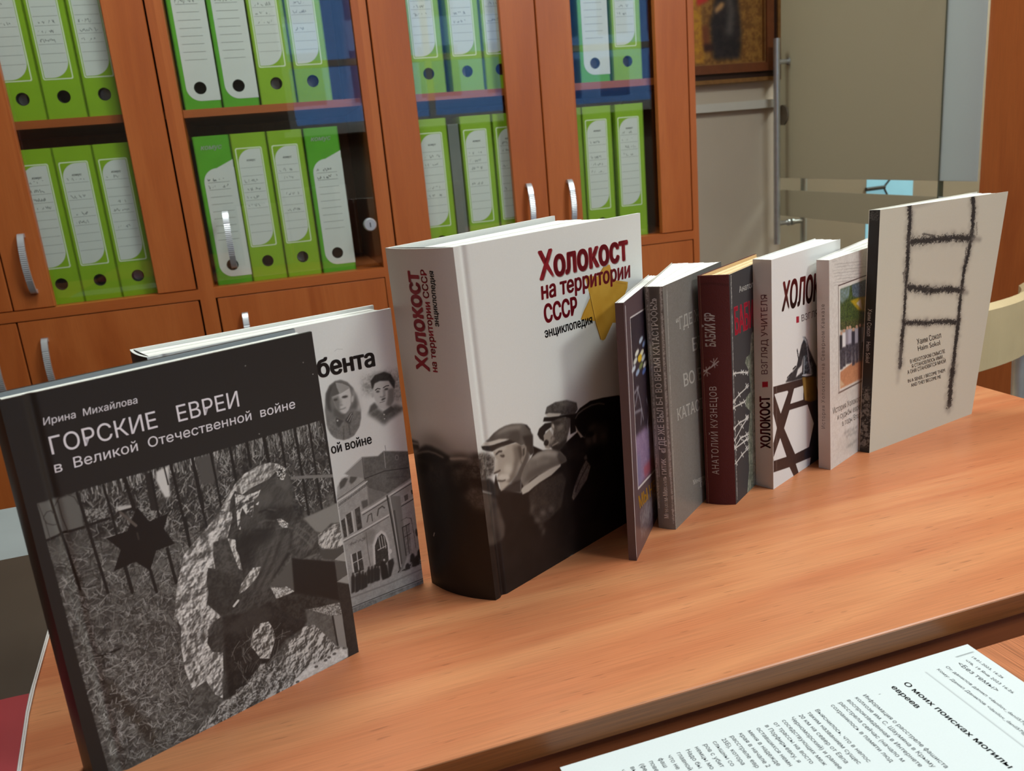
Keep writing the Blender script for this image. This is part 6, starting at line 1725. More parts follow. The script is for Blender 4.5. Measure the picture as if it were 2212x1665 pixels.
  ('line',((168,160,154),[(131,1905),(190,1903),(266,1896)],6.3),{'alpha':0.5}),
  ('line',((168,160,154),[(331,1825),(395,1822),(474,1814)],6.3),{'alpha':0.5}),
  ('line',((168,160,154),[(539,1977),(607,1975),(689,1968)],6.6),{'alpha':0.5}),
  ('line',((168,160,154),[(169,1986),(236,1983),(312,1977)],6.0),{'alpha':0.5}),
  ('line',((168,160,154),[(369,1908),(442,1904),(521,1897)],6.3),{'alpha':0.5}),
  ('line',((168,160,154),[(578,1826),(656,1821),(738,1813)],6.6),{'alpha':0.5}),
  ('line',((168,160,154),[(203,1840),(280,1835),(357,1827)],6.3),{'alpha':0.5}),
  ('line',((168,160,154),[(407,1990),(489,1986),(568,1979)],6.3),{'alpha':0.5}),
  ('line',((168,160,154),[(616,1910),(704,1905),(787,1897)],6.8),{'alpha':0.5}),
  ('line',((168,160,154),[(241,1921),(326,1916),(338,1919)],6.3),{'alpha':0.5}),
  ('line',((168,160,154),[(444,1841),(536,1834),(548,1837)],6.6),{'alpha':0.5}),
  ('line',((168,160,154),[(78,1854),(167,1847),(178,1850)],6.3),{'alpha':0.5}),
  ('line',((168,160,154),[(278,2003),(372,1997),(384,2000)],6.6),{'alpha':0.5}),
  ('line',((168,160,154),[(483,1925),(583,1917),(595,1920)],6.6),{'alpha':0.5}),
  ('line',((168,160,154),[(115,1935),(165,1935),(224,1931)],6.3),{'alpha':0.5}),
  ('line',((168,160,154),[(314,1856),(369,1855),(430,1850)],6.3),{'alpha':0.5}),
  ('line',((168,160,154),[(521,1774),(581,1772),(644,1766)],6.6),{'alpha':0.5}),
  ('line',((168,160,154),[(152,2016),(211,2015),(270,2011)],6.3),{'alpha':0.5}),
  ('line',((168,160,154),[(352,1938),(416,1936),(477,1932)],6.0),{'alpha':0.5}),
  ('line',((168,160,154),[(560,1858),(629,1855),(692,1850)],6.6),{'alpha':0.5}),
  ('line',((168,160,154),[(187,1870),(254,1867),(314,1862)],6.3),{'alpha':0.5}),
  ('line',((168,160,154),[(389,1789),(462,1785),(524,1780)],6.6),{'alpha':0.5}),
  ('line',((168,160,154),[(598,1942),(677,1938),(741,1934)],6.6),{'alpha':0.5}),
  ('poly',((190,180,168),[(26,751),(436,725),(1008,620),(1009,547),(436,655)]),{'bl':4.0,'alpha':0.5}),
  ('poly',((190,180,168),[(24,629),(436,599),(1010,488),(1011,414),(436,529)]),{'bl':4.0,'alpha':0.5}),
  ('poly',((190,180,168),[(19,259),(435,216),(1016,85),(1017,9),(435,144)]),{'bl':4.0,'alpha':0.5}),
  ('poly',((190,180,168),[(18,176),(435,130),(1017,-6),(1018,-83),(435,57)]),{'bl':4.0,'alpha':0.5}),
  ('poly',((92,66,62),[(175,1814),(800,1815),(1053,1816),(1054,1805),(785,1802),(192,1802)])),
  ('line',((150,138,130),[(183,1809),(187,749)],15.0)),
  ('line',((120,104,98),[(181,748),(683,739),(1072,728)],16.7)),
  ('poly',((226,220,210),[(203,1796),(1054,1798),(1072,750),(205,769)])),
  ('poly',((92,108,52),[(225,1766),(1054,1768),(1063,1253),(222,1371)]),{'col2':(46,58,34),'nz':'f','con':5}),
  ('poly',((142,160,170),[(225,1766),(438,1768),(409,1663),(264,1624),(230,1644)]),{'bl':1.0,'col2':(110,128,116),'nz':'m','alpha':0.9}),
  ('poly',((60,72,84),[(468,1768),(801,1766),(1054,1761),(1058,1561),(678,1602),(497,1648)]),{'bl':0.5,'col2':(110,124,136),'nz':'f','con':5}),
  ('poly',((196,166,40),[(438,1619),(678,1612),(1058,1575),(1061,1366),(618,1492)]),{'bl':0.4,'col2':(170,142,36),'nz':'m'}),
  ('poly',((204,192,168),[(572,1568),(679,1595),(710,1474)]),{'bl':0.4}),
  ('poly',((110,96,64),[(222,1450),(1062,1338),(1065,1139),(227,1317)]),{'bl':1.0,'alpha':0.5,'col2':(60,56,40),'nz':'f'}),
  ('poly',((202,142,104),[(218,952),(528,987),(1068,967),(1072,757),(436,774),(216,782)]),{'bl':0.4,'col2':(188,128,92),'nz':'m'}),
  ('poly',((210,176,140),[(217,877),(317,797),(217,796)]),{'bl':0.5}),
  ('poly',((46,40,44),[(207,1322),(282,1311),(292,1156),(205,1168)]),{'bl':0.3}),
  ('poly',((58,52,60),[(208,1175),(287,1166),(279,971),(215,975)]),{'bl':0.3,'col2':(90,84,92),'nz':'m'}),
  ('poly',((190,150,126),[(273,1329),(271,1322),(266,1318),(257,1316),(247,1317),(237,1320),(229,1326),(223,1333),(221,1340),(223,1346),(229,1350),(238,1352),(247,1351),(257,1348),(266,1342),(271,1336)]),{'bl':0.2}),
  ('poly',((226,222,220),[(265,1336),(340,1325),(351,1170),(263,1182)]),{'bl':0.3}),
  ('poly',((58,52,60),[(266,1189),(345,1180),(338,984),(274,988)]),{'bl':0.3,'col2':(90,84,92),'nz':'m'}),
  ('poly',((190,150,126),[(331,1343),(329,1337),(324,1332),(315,1330),(305,1331),(295,1335),(287,1340),(281,1347),(279,1354),(281,1360),(287,1364),(295,1366),(305,1366),(315,1362),(324,1357),(330,1350)]),{'bl':0.2}),
  ('poly',((150,142,150),[(337,1347),(414,1337),(425,1181),(337,1192)]),{'bl':0.3}),
  ('poly',((58,52,60),[(339,1200),(419,1190),(413,993),(347,998)]),{'bl':0.3,'col2':(90,84,92),'nz':'m'}),
  ('poly',((190,150,126),[(405,1354),(403,1348),(397,1344),(389,1342),(378,1343),(368,1346),(360,1352),(354,1358),(352,1365),(354,1372),(360,1376),(368,1378),(379,1377),(389,1374),(397,1368),(403,1362)]),{'bl':0.2}),
  ('poly',((176,170,182),[(396,1342),(473,1331),(485,1174),(396,1186)]),{'bl':0.3}),
  ('poly',((58,52,60),[(399,1193),(479,1184),(473,986),(407,990)]),{'bl':0.3,'col2':(90,84,92),'nz':'m'}),
  ('poly',((190,150,126),[(464,1349),(462,1343),(456,1338),(448,1336),(438,1337),(427,1340),(419,1346),(413,1353),(411,1360),(413,1366),(419,1371),(427,1373),(438,1372),(448,1368),(457,1363),(462,1356)]),{'bl':0.2}),
  ('poly',((58,54,66),[(470,1306),(549,1295),(561,1137),(470,1149)]),{'bl':0.3}),
  ('poly',((58,52,60),[(473,1157),(555,1147),(549,947),(482,952)]),{'bl':0.3,'col2':(90,84,92),'nz':'m'}),
  ('poly',((190,150,126),[(539,1313),(537,1307),(531,1302),(523,1301),(512,1301),(502,1305),(493,1310),(487,1317),(485,1324),(487,1331),(493,1335),(502,1337),(512,1336),(523,1333),(531,1327),(537,1320)]),{'bl':0.2}),
  ('poly',((168,164,176),[(545,1317),(625,1307),(638,1148),(546,1160)]),{'bl':0.3}),
  ('poly',((58,52,60),[(549,1167),(631,1157),(626,957),(558,961)]),{'bl':0.3,'col2':(90,84,92),'nz':'m'}),
  ('poly',((190,150,126),[(615,1325),(613,1318),(607,1314),(598,1312),(588,1313),(577,1316),(569,1322),(563,1329),(561,1336),(563,1342),(569,1347),(577,1349),(588,1348),(598,1345),(607,1339),(613,1332)]),{'bl':0.2}),
  ('poly',((52,48,58),[(622,1315),(702,1304),(715,1145),(622,1157)]),{'bl':0.3}),
  ('poly',((58,52,60),[(625,1164),(709,1154),(704,952),(635,957)]),{'bl':0.3,'col2':(90,84,92),'nz':'m'}),
  ('poly',((190,150,126),[(692,1323),(690,1316),(684,1312),(675,1310),(665,1311),(654,1314),(645,1320),(639,1327),(637,1334),(639,1340),(645,1345),(654,1347),(664,1346),(675,1343),(684,1337),(690,1330)]),{'bl':0.2}),
  ('poly',((180,176,188),[(699,1300),(780,1288),(794,1127),(700,1140)]),{'bl':0.3}),
  ('poly',((58,52,60),[(703,1147),(788,1137),(783,934),(713,939)]),{'bl':0.3,'col2':(90,84,92),'nz':'m'}),
  ('poly',((190,150,126),[(770,1307),(768,1300),(762,1296),(753,1294),(742,1295),(732,1298),(722,1304),(716,1311),(714,1318),(716,1325),(722,1329),(731,1331),(742,1330),(753,1327),(762,1321),(768,1314)]),{'bl':0.2}),
  ('line',((150,143,136),[(314,293),(591,270)],27.6),{'alpha':0.6,'bl':0.5,'ragged':1.2}),
  ('line',((150,143,136),[(359,246),(591,224)],28.9),{'alpha':0.6,'bl':0.5,'ragged':1.2}),
  ('line',((150,143,136),[(358,122),(597,137)],27.6),{'alpha':0.6,'bl':0.5,'ragged':1.2}),
 ],
 'Is': [
  ('poly',((168,156,148),[(-5,1728),(132,1717),(132,1704),(-5,1713)]),{'bl':2.0,'alpha':0.6}),
  ('poly',((168,156,148),[(-7,1574),(131,1564),(131,1551),(-7,1558)]),{'bl':2.0,'alpha':0.6}),
  ('poly',((168,156,148),[(-12,1167),(128,1162),(128,1149),(-12,1151)]),{'bl':2.0,'alpha':0.6}),
  ('poly',((168,156,148),[(-19,543),(123,546),(123,532),(-19,527)]),{'bl':2.0,'alpha':0.6}),
 ],
 'G': [
  ('poly',((150,155,138),[(486,1498),(541,1514),(893,1510),(799,-270),(286,-3),(352,218),(345,522),(416,781),(299,860),(323,940),(444,964),(404,1177),(319,1270),(348,1312),(451,1322)]),{'bl':0.2,'col2':(96,102,88),'nz':'m','con':3}),
  ('line',((70,74,64),[(434,1341),(447,1079),(398,801),(400,352),(338,8)],11.0),{'alpha':0.7,'ragged':0.5}),
  ('line',((70,74,64),[(471,1332),(485,1069),(436,790),(439,339),(377,-7)],11.0),{'alpha':0.7,'ragged':0.5}),
  ('line',((70,74,64),[(509,1322),(524,1058),(475,778),(478,325),(416,-23)],11.0),{'alpha':0.7,'ragged':0.5}),
  ('line',((206,204,198),[(27,1245),(247,1201),(387,1158)],12.8)),
  ('line',((206,204,198),[(35,1262),(81,1209)],10.3)),
  ('line',((206,204,198),[(94,1244),(26,1232)],10.0)),
  ('line',((206,204,198),[(329,1194),(378,1138)],10.9)),
  ('line',((206,204,198),[(392,1174),(319,1162)],10.6)),
  ('line',((206,204,198),[(220,1228),(268,1173)],10.3)),
  ('line',((206,204,198),[(281,1209),(210,1197)],10.6)),
  ('line',((206,204,198),[(7,990),(161,1015),(394,1033)],12.5)),
  ('line',((206,204,198),[(16,1007),(61,951)],10.3)),
  ('line',((206,204,198),[(75,987),(6,976)],9.9)),
  ('line',((206,204,198),[(321,1073),(370,1016)],10.6)),
  ('line',((206,204,198),[(384,1053),(311,1041)],10.3)),
  ('line',((206,204,198),[(133,1043),(181,987)],10.0)),
  ('line',((206,204,198),[(194,1023),(124,1012)],10.0)),
  ('line',((206,204,198),[(3,935),(190,918),(283,911)],12.8)),
  ('line',((206,204,198),[(11,952),(57,896)],10.4)),
  ('line',((206,204,198),[(71,931),(2,921)],10.0)),
  ('line',((206,204,198),[(255,940),(304,882)],10.7)),
  ('line',((206,204,198),[(318,918),(245,908)],11.0)),
  ('line',((206,204,198),[(163,947),(211,889)],10.0)),
  ('line',((206,204,198),[(224,926),(153,915)],10.3)),
  ('line',((206,204,198),[(2,737),(141,750),(366,730)],13.4)),
  ('line',((206,204,198),[(-3,758),(43,701)],10.4)),
  ('line',((206,204,198),[(56,736),(-13,727)],10.0)),
  ('line',((206,204,198),[(300,771),(350,711)],10.4)),
  ('line',((206,204,198),[(364,748),(290,739)],11.0)),
  ('line',((206,204,198),[(114,778),(161,720)],10.4)),
  ('line',((206,204,198),[(175,756),(104,747)],10.7)),
  ('line',((206,204,198),[(22,623),(212,698),(367,737)],13.4)),
  ('line',((206,204,198),[(-4,652),(42,593)],10.1)),
  ('line',((206,204,198),[(55,629),(-14,620)],10.1)),
  ('line',((206,204,198),[(301,778),(350,719)],11.0)),
  ('line',((206,204,198),[(364,756),(291,746)],10.7)),
  ('line',((206,204,198),[(184,727),(232,668)],11.0)),
  ('line',((206,204,198),[(246,705),(174,696)],10.8)),
  ('line',((206,204,198),[(24,557),(167,596),(356,570)],13.4)),
  ('line',((206,204,198),[(-2,586),(44,527)],10.4)),
  ('line',((206,204,198),[(58,563),(-12,555)],10.1)),
  ('line',((206,204,198),[(289,613),(339,552)],11.1)),
  ('line',((206,204,198),[(353,589),(280,581)],10.8)),
  ('line',((206,204,198),[(140,625),(188,566)],10.8)),
  ('line',((206,204,198),[(201,602),(130,594)],10.8)),
  ('line',((206,204,198),[(34,542),(238,535),(361,524)],13.4)),
  ('line',((206,204,198),[(7,571),(54,512)],10.5)),
  ('line',((206,204,198),[(68,548),(-2,540)],10.1)),
  ('line',((206,204,198),[(286,569),(336,508)],10.7)),
  ('line',((206,204,198),[(350,545),(277,537)],10.4)),
  ('line',((206,204,198),[(210,565),(259,505)],10.8)),
  ('line',((206,204,198),[(273,541),(200,533)],10.4)),
  ('line',((206,204,198),[(42,398),(193,425),(355,436)],13.1)),
  ('line',((206,204,198),[(15,428),(62,367)],10.2)),
  ('line',((206,204,198),[(75,403),(5,397)],10.5)),
  ('line',((206,204,198),[(280,482),(330,420)],10.7)),
  ('line',((206,204,198),[(344,458),(271,450)],10.8)),
  ('line',((206,204,198),[(165,456),(213,394)],11.1)),
  ('line',((206,204,198),[(227,431),(155,424)],10.8)),
  ('line',((200,196,188),[(46,2111),(31,1108),(37,36)],9.6),{'alpha':0.8,'ragged':1}),
 ],
 'Gs': [
  ('line',((178,172,168),[(20,1271),(88,1315),(154,1370)],10.7)),
  ('line',((178,172,168),[(19,1232),(78,1323)],6.7)),
  ('line',((178,172,168),[(18,1293),(78,1254)],6.7)),
  ('line',((178,172,168),[(46,1316),(54,1234)],6.3)),
  ('line',((178,172,168),[(88,1313),(145,1400)],6.7)),
  ('line',((178,172,168),[(87,1373),(146,1332)],6.3)),
  ('line',((178,172,168),[(114,1395),(122,1313)],6.3)),
  ('line',((56,22,22),[(20,2058),(127,2063),(268,2039)],12.0),{'bl':0.5,'alpha':0.6}),
  ('line',((96,50,48),[(183,1478),(163,-21)],56.9),{'bl':3.0,'alpha':0.25}),
 ],
 'F': [
  ('poly',((130,126,120),[(87,2198),(1309,2108),(1025,-541),(-4,10)]),{'col2':(112,108,102),'nz':'f','con':4,'alpha':0.7}),
  ('line',((190,186,178),[(84,2124),(48,1302),(3,7)],6.7),{'alpha':0.8,'ragged':1}),
 ],
 'Fs': [
  ('poly',((78,74,68),[(33,2140),(140,2139),(123,1182),(100,494),(44,487),(51,1179)]),{'bl':2.0,'alpha':0.7}),
  ('line',((192,188,180),[(22,2140),(24,1311),(15,195)],9.9),{'alpha':0.9,'ragged':1.2}),
  ('line',((196,192,184),[(140,2139),(136,1183),(138,66)],10.0),{'alpha':0.9,'ragged':1.2}),
  ('line',((200,196,188),[(38,2128),(33,1311),(36,486)],4.0)),
  ('line',((200,196,188),[(132,2127),(128,1316),(126,495)],3.8)),
 ],
 'D': [
  ('poly',((60,48,56),[(189,1981),(1548,1894),(1239,345),(686,515),(172,563)]),{'bl':0.3,'col2':(46,38,48),'nz':'m'}),
  ('poly',((150,128,158),[(162,1014),(456,981),(1325,778),(1253,420),(686,515),(172,563)]),{'bl':2.0,'col2':(128,106,140),'nz':'m'}),
  ('poly',((160,66,76),[(389,662),(709,627),(1265,480),(1250,405),(431,558)]),{'bl':2.0,'alpha':0.7}),
  ('poly',((120,116,150),[(180,827),(302,838),(306,565),(173,570)]),{'bl':1.5,'alpha':0.7}),
  ('poly',((226,226,214),[(403,1642),(378,1636),(350,1634),(323,1635),(301,1639),(288,1647),(285,1656),(293,1665),(311,1673),(336,1679),(364,1682),(391,1681),(413,1677),(427,1669),(430,1660),(421,1650)]),{'bl':0.4}),
  ('poly',((206,210,200),[(334,1593),(309,1587),(281,1585),(255,1586),(234,1591),(221,1598),(218,1607),(226,1617),(243,1625),(268,1630),(295,1633),(322,1632),(344,1627),(357,1620),(360,1610),(352,1601)]),{'bl':0.4}),
  ('poly',((230,226,196),[(576,1599),(550,1593),(520,1590),(492,1592),(469,1596),(455,1604),(452,1613),(461,1623),(479,1631),(505,1637),(534,1640),(563,1639),(586,1634),(600,1626),(603,1617),(595,1607)]),{'bl':0.4}),
  ('poly',((200,206,206),[(627,1544),(600,1538),(570,1536),(542,1538),(519,1543),(505,1551),(502,1560),(510,1569),(529,1578),(555,1584),(585,1586),(614,1585),(637,1580),(652,1572),(655,1562),(646,1552)]),{'bl':0.4}),
  ('poly',((176,190,206),[(568,1710),(542,1704),(513,1701),(485,1702),(462,1706),(449,1714),(446,1723),(454,1732),(472,1741),(498,1747),(527,1750),(555,1749),(578,1745),(593,1738),(596,1728),(587,1718)]),{'bl':0.4}),
  ('poly',((130,150,190),[(682,1655),(655,1649),(625,1646),(596,1648),(573,1652),(558,1660),(555,1669),(564,1679),(583,1688),(609,1694),(639,1697),(668,1696),(692,1691),(707,1683),(710,1674),(701,1664)]),{'bl':0.4}),
  ('poly',((196,206,214),[(266,1544),(241,1539),(214,1537),(188,1538),(167,1543),(154,1551),(152,1560),(160,1569),(177,1577),(201,1582),(228,1584),(254,1583),(276,1578),(289,1571),(291,1562),(283,1552)]),{'bl':0.4}),
  ('poly',((150,170,200),[(399,1481),(374,1476),(345,1474),(318,1476),(296,1481),(283,1488),(280,1498),(289,1507),(306,1515),(331,1520),(359,1522),(386,1521),(409,1516),(422,1508),(425,1499),(417,1489)]),{'bl':0.4}),
  ('poly',((230,230,220),[(676,1475),(649,1470),(619,1468),(590,1469),(566,1475),(552,1483),(549,1492),(558,1502),(577,1510),(603,1516),(633,1518),(663,1516),(687,1511),(701,1503),(705,1493),(696,1484)]),{'bl':0.4}),
  ('poly',((120,130,80),[(525,1502),(499,1496),(469,1494),(441,1496),(419,1501),(405,1509),(402,1518),(411,1528),(429,1536),(454,1541),(483,1544),(512,1542),(535,1537),(549,1529),(552,1520),(543,1510)]),{'bl':0.4}),
  ('poly',((90,110,170),[(635,1430),(608,1425),(578,1423),(549,1425),(526,1430),(512,1439),(509,1448),(517,1458),(536,1466),(562,1471),(592,1473),(621,1471),(645,1466),(660,1458),(663,1448),(654,1438)]),{'bl':0.4}),
  ('poly',((222,186,50),[(517,1571),(499,1562),(474,1558),(445,1559),(417,1565),(394,1575),(380,1587),(376,1600),(383,1611),(400,1620),(425,1624),(454,1623),(482,1618),(505,1608),(520,1596),(524,1583)]),{'bl':0.3}),
  ('line',((150,146,156),[(208,1365),(356,1375),(213,1255)],25.5),{'bl':0.4,'alpha':0.7}),
  ('line',((150,146,156),[(202,1205),(431,1159),(378,1050)],26.2),{'bl':0.4,'alpha':0.7}),
  ('line',((150,146,156),[(625,1183),(701,1073),(611,957),(675,788)],27.5),{'bl':0.4,'alpha':0.7}),
  ('line',((150,146,156),[(300,1391),(390,1255),(473,1061)],26.1),{'bl':0.4,'alpha':0.7}),
  ('line',((206,198,196),[(172,563),(188,1978),(1548,1894)],13.2)),
  ('line',((206,198,196),[(172,563),(1250,405)],19.1)),
  ('line',((214,206,204),[(54,2098),(35,1417),(1,39)],13.3)),
  ('line',((176,172,172),[(291,258),(559,227),(831,193)],161.9),{'alpha':0.55,'bl':0.6,'ragged':2}),
 ],
 'Ds': [
 ],
 'P': [
  ('line',((80,82,86),[(134,2506),(1900,2506)],3.0)),
  ('line',((120,124,126),[(84,2798),(84,2934)],8.0)),
 ],
}
TXT = {
 'A': [
  ('Ирина  Михайлова', (170, 2131), (644, 2127), (175, 2170), (232, 229, 234), {'weight': -0.004}),
  ('ГОРСКИЕ   ЕВРЕИ', (176, 1968), (1211, 1958), (177, 2065), (232, 229, 234), {'weight': -0.006}),
  ('в  Великой  Отечественной  войне', (170, 1866), (1564, 1853), (173, 1924), (232, 229, 234), {'weight': -0.002}),
 ],
 'As': [
 ],
 'E': [
  ('Холокост', (795, 2336), (1868, 2330), (796, 2544), (172, 166, 158), {'lift': 6e-05, 'weight': 0.05}),
  ('Холокост', (789, 2343), (1860, 2338), (791, 2550), (142, 26, 38), {'weight': 0.05}),
  ('на территории', (793, 2190), (1874, 2183), (799, 2321), (142, 26, 38), {'weight': 0.04}),
  ('СССР', (805, 2006), (1189, 2003), (805, 2144), (142, 26, 38), {'weight': 0.05}),
  ('энциклопедия', (797, 1891), (1358, 1888), (792, 1965), (26, 24, 24), {'weight': 0.028}),
 ],
 'Es': [
  ('Холокост', (333, 1811), (348, 2544), (204, 1815), (150, 146, 140), {'lift': 6e-05, 'weight': 0.05}),
  ('Холокост', (327, 1813), (343, 2546), (198, 1816), (142, 26, 38), {'weight': 0.05}),
  ('на территории СССР', (402, 1812), (417, 2555), (351, 1814), (142, 26, 38), {'weight': 0.036}),
  ('энциклопедия', (465, 2148), (475, 2543), (424, 2153), (26, 24, 24), {'weight': 0.03}),
 ],
 'B': [
  ('бента', (1095, 1875), (1555, 1863), (1094, 2008), (58, 50, 48), {'weight': 0.045}),
  ('ой войне', (1114, 1297), (1446, 1286), (1112, 1368), (52, 48, 46), {'weight': 0.03}),
 ],
 'J': [
  ('Хаим Сокол', (660, 1025), (1039, 1033), (636, 1089), (70, 66, 62), {'weight': 0.006}),
  ('Haim Sokol', (681, 954), (1033, 956), (661, 1012), (70, 66, 62), {'weight': 0.006}),
  ('В НЕКОТОРОМ СМЫСЛЕ', (573, 842), (1131, 850), (559, 884), (70, 66, 62), {'weight': 0.01}),
  ('Я СТАНОВЛЮСЬ ИМИ,', (604, 785), (1112, 793), (590, 826), (70, 66, 62), {'weight': 0.01}),
  ('А ОНИ СТАНОВЯТСЯ МНОЙ', (543, 730), (1165, 735), (529, 773), (70, 66, 62), {'weight': 0.01}),
  ('IN A SENSE, I BECOME THEM', (561, 634), (1171, 630), (547, 675), (70, 66, 62), {'weight': 0.01}),
  ('AND THEY BECOME ME', (618, 577), (1112, 572), (603, 618), (70, 66, 62), {'weight': 0.01}),
 ],
 'Js': [
  ('Хаим Сокол    Haim Sokol', (29, 1502), (29, 955), (71, 1502), (196, 194, 188)),
 ],
 'H': [
  ('ХОЛОК', (181, 1690), (946, 1660), (203, 1941), ((62, 34, 30), (120, 30, 30)), {'weight': 0.05, 'umax': 0.985}),
  ('ВЗГЛЯД', (573, 1511), (1008, 1497), (567, 1576), (96, 78, 80), {'umax': 0.985, 'weight': -0.012}),
 ],
 'Hs': [
  ('ХОЛОКОСТ', (162, 406), (159, 923), (59, 386), ((50, 18, 22), (120, 30, 40)), {'weight': 0.05}),
  ('ВЗГЛЯД УЧИТЕЛЯ', (141, 1129), (146, 1870), (75, 1118), (92, 52, 58), {'weight': -0.014}),
 ],
 'I': [
  ('История Холокоста', (63, 566), (735, 530), (53, 632), (112, 106, 100), {'umax': 0.985}),
  ('и судьбы евреев', (155, 476), (749, 445), (147, 540), (112, 106, 100), {'umax': 0.985}),
  ('в годы Второй', (260, 382), (765, 356), (252, 443), (112, 106, 100), {'umax': 0.985}),
 ],
 'Is': [
  ('История Холокоста на Северном Кавказе', (71, 424), (77, 1663), (32, 417), (104, 98, 94), {'space': 1.25}),
 ],
 'G': [
  ('Анатолий', (220, 1934), (694, 1920), (210, 1989), (222, 220, 214), {'weight': 0.02, 'umax': 0.985}),
  ('БАБИЙ', (95, 1582), (693, 1560), (85, 1822), (206, 46, 70), {'weight': 0.04, 'umax': 0.985}),
 ],
 'Gs': [
  ('АНАТОЛИЙ КУЗНЕЦОВ', (126, 300), (129, 1139), (63, 298), (178, 172, 168), {'space': 1.15}),
  ('БАБИЙ ЯР', (136, 1504), (136, 1806), (48, 1503), (178, 172, 168), {'weight': 0.03}),
 ],
 'F': [
  ('“ГДЕ ЖЕ', (232, 1727), (857, 1706), (229, 1833), (226, 222, 214), {'weight': 0.018, 'umax': 0.985, 'serif': 1}),
  ('БЫЛ Б-Г', (563, 1467), (1482, 1389), (556, 1587), (226, 222, 214), {'umax': 0.985, 'serif': 1, 'weight': 0.018}),
  ('ВО ВРЕМЯ', (333, 1206), (1284, 1111), (324, 1324), (226, 222, 214), {'umax': 0.985, 'serif': 1, 'weight': 0.018}),
  ('КАТАСТРОФЫ?”', (156, 952), (1338, 822), (150, 1059), (226, 222, 214), {'umax': 0.985, 'serif': 1, 'weight': 0.018}),
  ('Менахем-Михаэль', (432, 254), (1016, 157), (423, 302), (226, 222, 214), {'umax': 0.985, 'serif': 1, 'weight': 0.018}),
  ('ГИТИК', (592, 168), (890, 119), (583, 221), (226, 222, 214), {'umax': 0.985, 'serif': 1, 'weight': 0.018}),
 ],
 'Fs': [
  ('«ГДЕ ЖЕ БЫЛ Б-Г ВО ВРЕМЯ КАТАСТРОФЫ?»', (105, 711), (101, 2050), (48, 706), (226, 222, 214), {'serif': 1, 'weight': 0.018}),
  ('Менахем-Михаэль ГИТИК', (99, 104), (103, 662), (59, 99), (226, 222, 214), {'serif': 1, 'weight': 0.018}),
 ],
 'D': [
  ('МЫ НЕ МОЖЕМ', (193, 379), (1652, 132), (158, 498), (214, 158, 44), {'weight': 0.03, 'umax': 0.985}),
 ],
 'Ds': [
 ],
 'P': [
  ('19.01.2023, 16:26', (126, 2880), (376, 2880), (126, 2901), (58, 60, 66)),
  ('чтв, 19 Янв 2023 16:26', (136, 2818), (514, 2818), (136, 2840), (58, 60, 66)),
  ('<Без темы>', (140, 2746), (460, 2746), (140, 2782), (58, 60, 66)),
  ('От: данилов данил <danilov_danil57@', (139, 2654), (779, 2654), (139, 2677), (58, 60, 66)),
  ('Кому: Данил Данилов <danilov_danil57@', (139, 2584), (834, 2584), (139, 2607), (58, 60, 66)),
  ('О моих поисках могилы', (167, 2294), (992, 2294), (167, 2334), (58, 60, 66), {'weight': 0.022}),
  ('евреев', (165, 2200), (395, 2200), (165, 2240), (58, 60, 66), {'weight': 0.022}),
  ('1', (195, 2084), (-9999, 0), (195, 2100), (58, 60, 66)),
  ('Информация о расстреле фашиста', (164, 1988), (-9999, 0), (164, 2018), (58, 60, 66)),
  ('колхозе им. С. Шаумяна в Крыму', (164, 1928), (-9999, 0), (164, 1958), (58, 60, 66)),
  ('воспроизведенная в Интернете', (164, 1868), (-9999, 0), (164, 1898), (58, 60, 66)),
  ('расстрела сейчас (начало м', (164, 1808), (-9999, 0), (164, 1838), (58, 60, 66)),
  ('сохранилось в памяти люд', (164, 1748), (-9999, 0), (164, 1778), (58, 60, 66)),
  ('Выяснилось, что в непос', (164, 1634), (-9999, 0), (164, 1664), (58, 60, 66)),
  ('таким названием сущес', (164, 1575), (-9999, 0), (164, 1605), (58, 60, 66)),
  ('20 км на север от Евпа', (164, 1515), (-9999, 0), (164, 1545), (58, 60, 66)),
  ('Черноморский) и ранее', (164, 1455), (-9999, 0), (164, 1485), (58, 60, 66)),
  ('соседствующих меж', (164, 1395), (-9999, 0), (164, 1425), (58, 60, 66)),
  ('от трассы на восто', (164, 1336), (-9999, 0), (164, 1366), (58, 60, 66)),
  ('в Порфирьевку, я', (164, 1276), (-9999, 0), (164, 1306), (58, 60, 66)),
  ('оставшихся немн', (164, 1216), (-9999, 0), (164, 1246), (58, 60, 66)),
  ('меня в надежде', (164, 1156), (-9999, 0), (164, 1186), (58, 60, 66)),
  ('края в начале 2', (164, 1096), (-9999, 0), (164, 1126), (58, 60, 66)),
  ('расстреле евр', (164, 1037), (-9999, 0), (164, 1067), (58, 60, 66)),
  ('25Б), котора', (164, 977), (-9999, 0), (164, 1007), (58, 60, 66)),
  ('слышны со', (164, 917), (-9999, 0), (164, 947), (58, 60, 66)),
  ('ров с убит', (164, 857), (-9999, 0), (164, 887), (58, 60, 66)),
  ('немцы мо', (164, 797), (-9999, 0), (164, 827), (58, 60, 66)),
  ('Надо бы', (164, 738), (-9999, 0), (164, 768), (58, 60, 66)),
  ('главной', (164, 678), (-9999, 0), (164, 708), (58, 60, 66)),
  ('что не', (164, 618), (-9999, 0), (164, 648), (58, 60, 66)),
  ('фаш', (164, 558), (-9999, 0), (164, 588), (58, 60, 66)),
  ('пове', (164, 498), (-9999, 0), (164, 528), (58, 60, 66)),
  ('(фе', (164, 439), (-9999, 0), (164, 469), (58, 60, 66)),
  ('вы', (164, 379), (-9999, 0), (164, 409), (58, 60, 66)),
  ('ч', (164, 319), (-9999, 0), (164, 349), (58, 60, 66)),
 ],
}
PAPER = [[0.125, 0.3939, 0.7306], [0.1166, 0.1841, 0.7306], [0.422, 0.3927, 0.7306], [0.4136, 0.1829, 0.7306]]

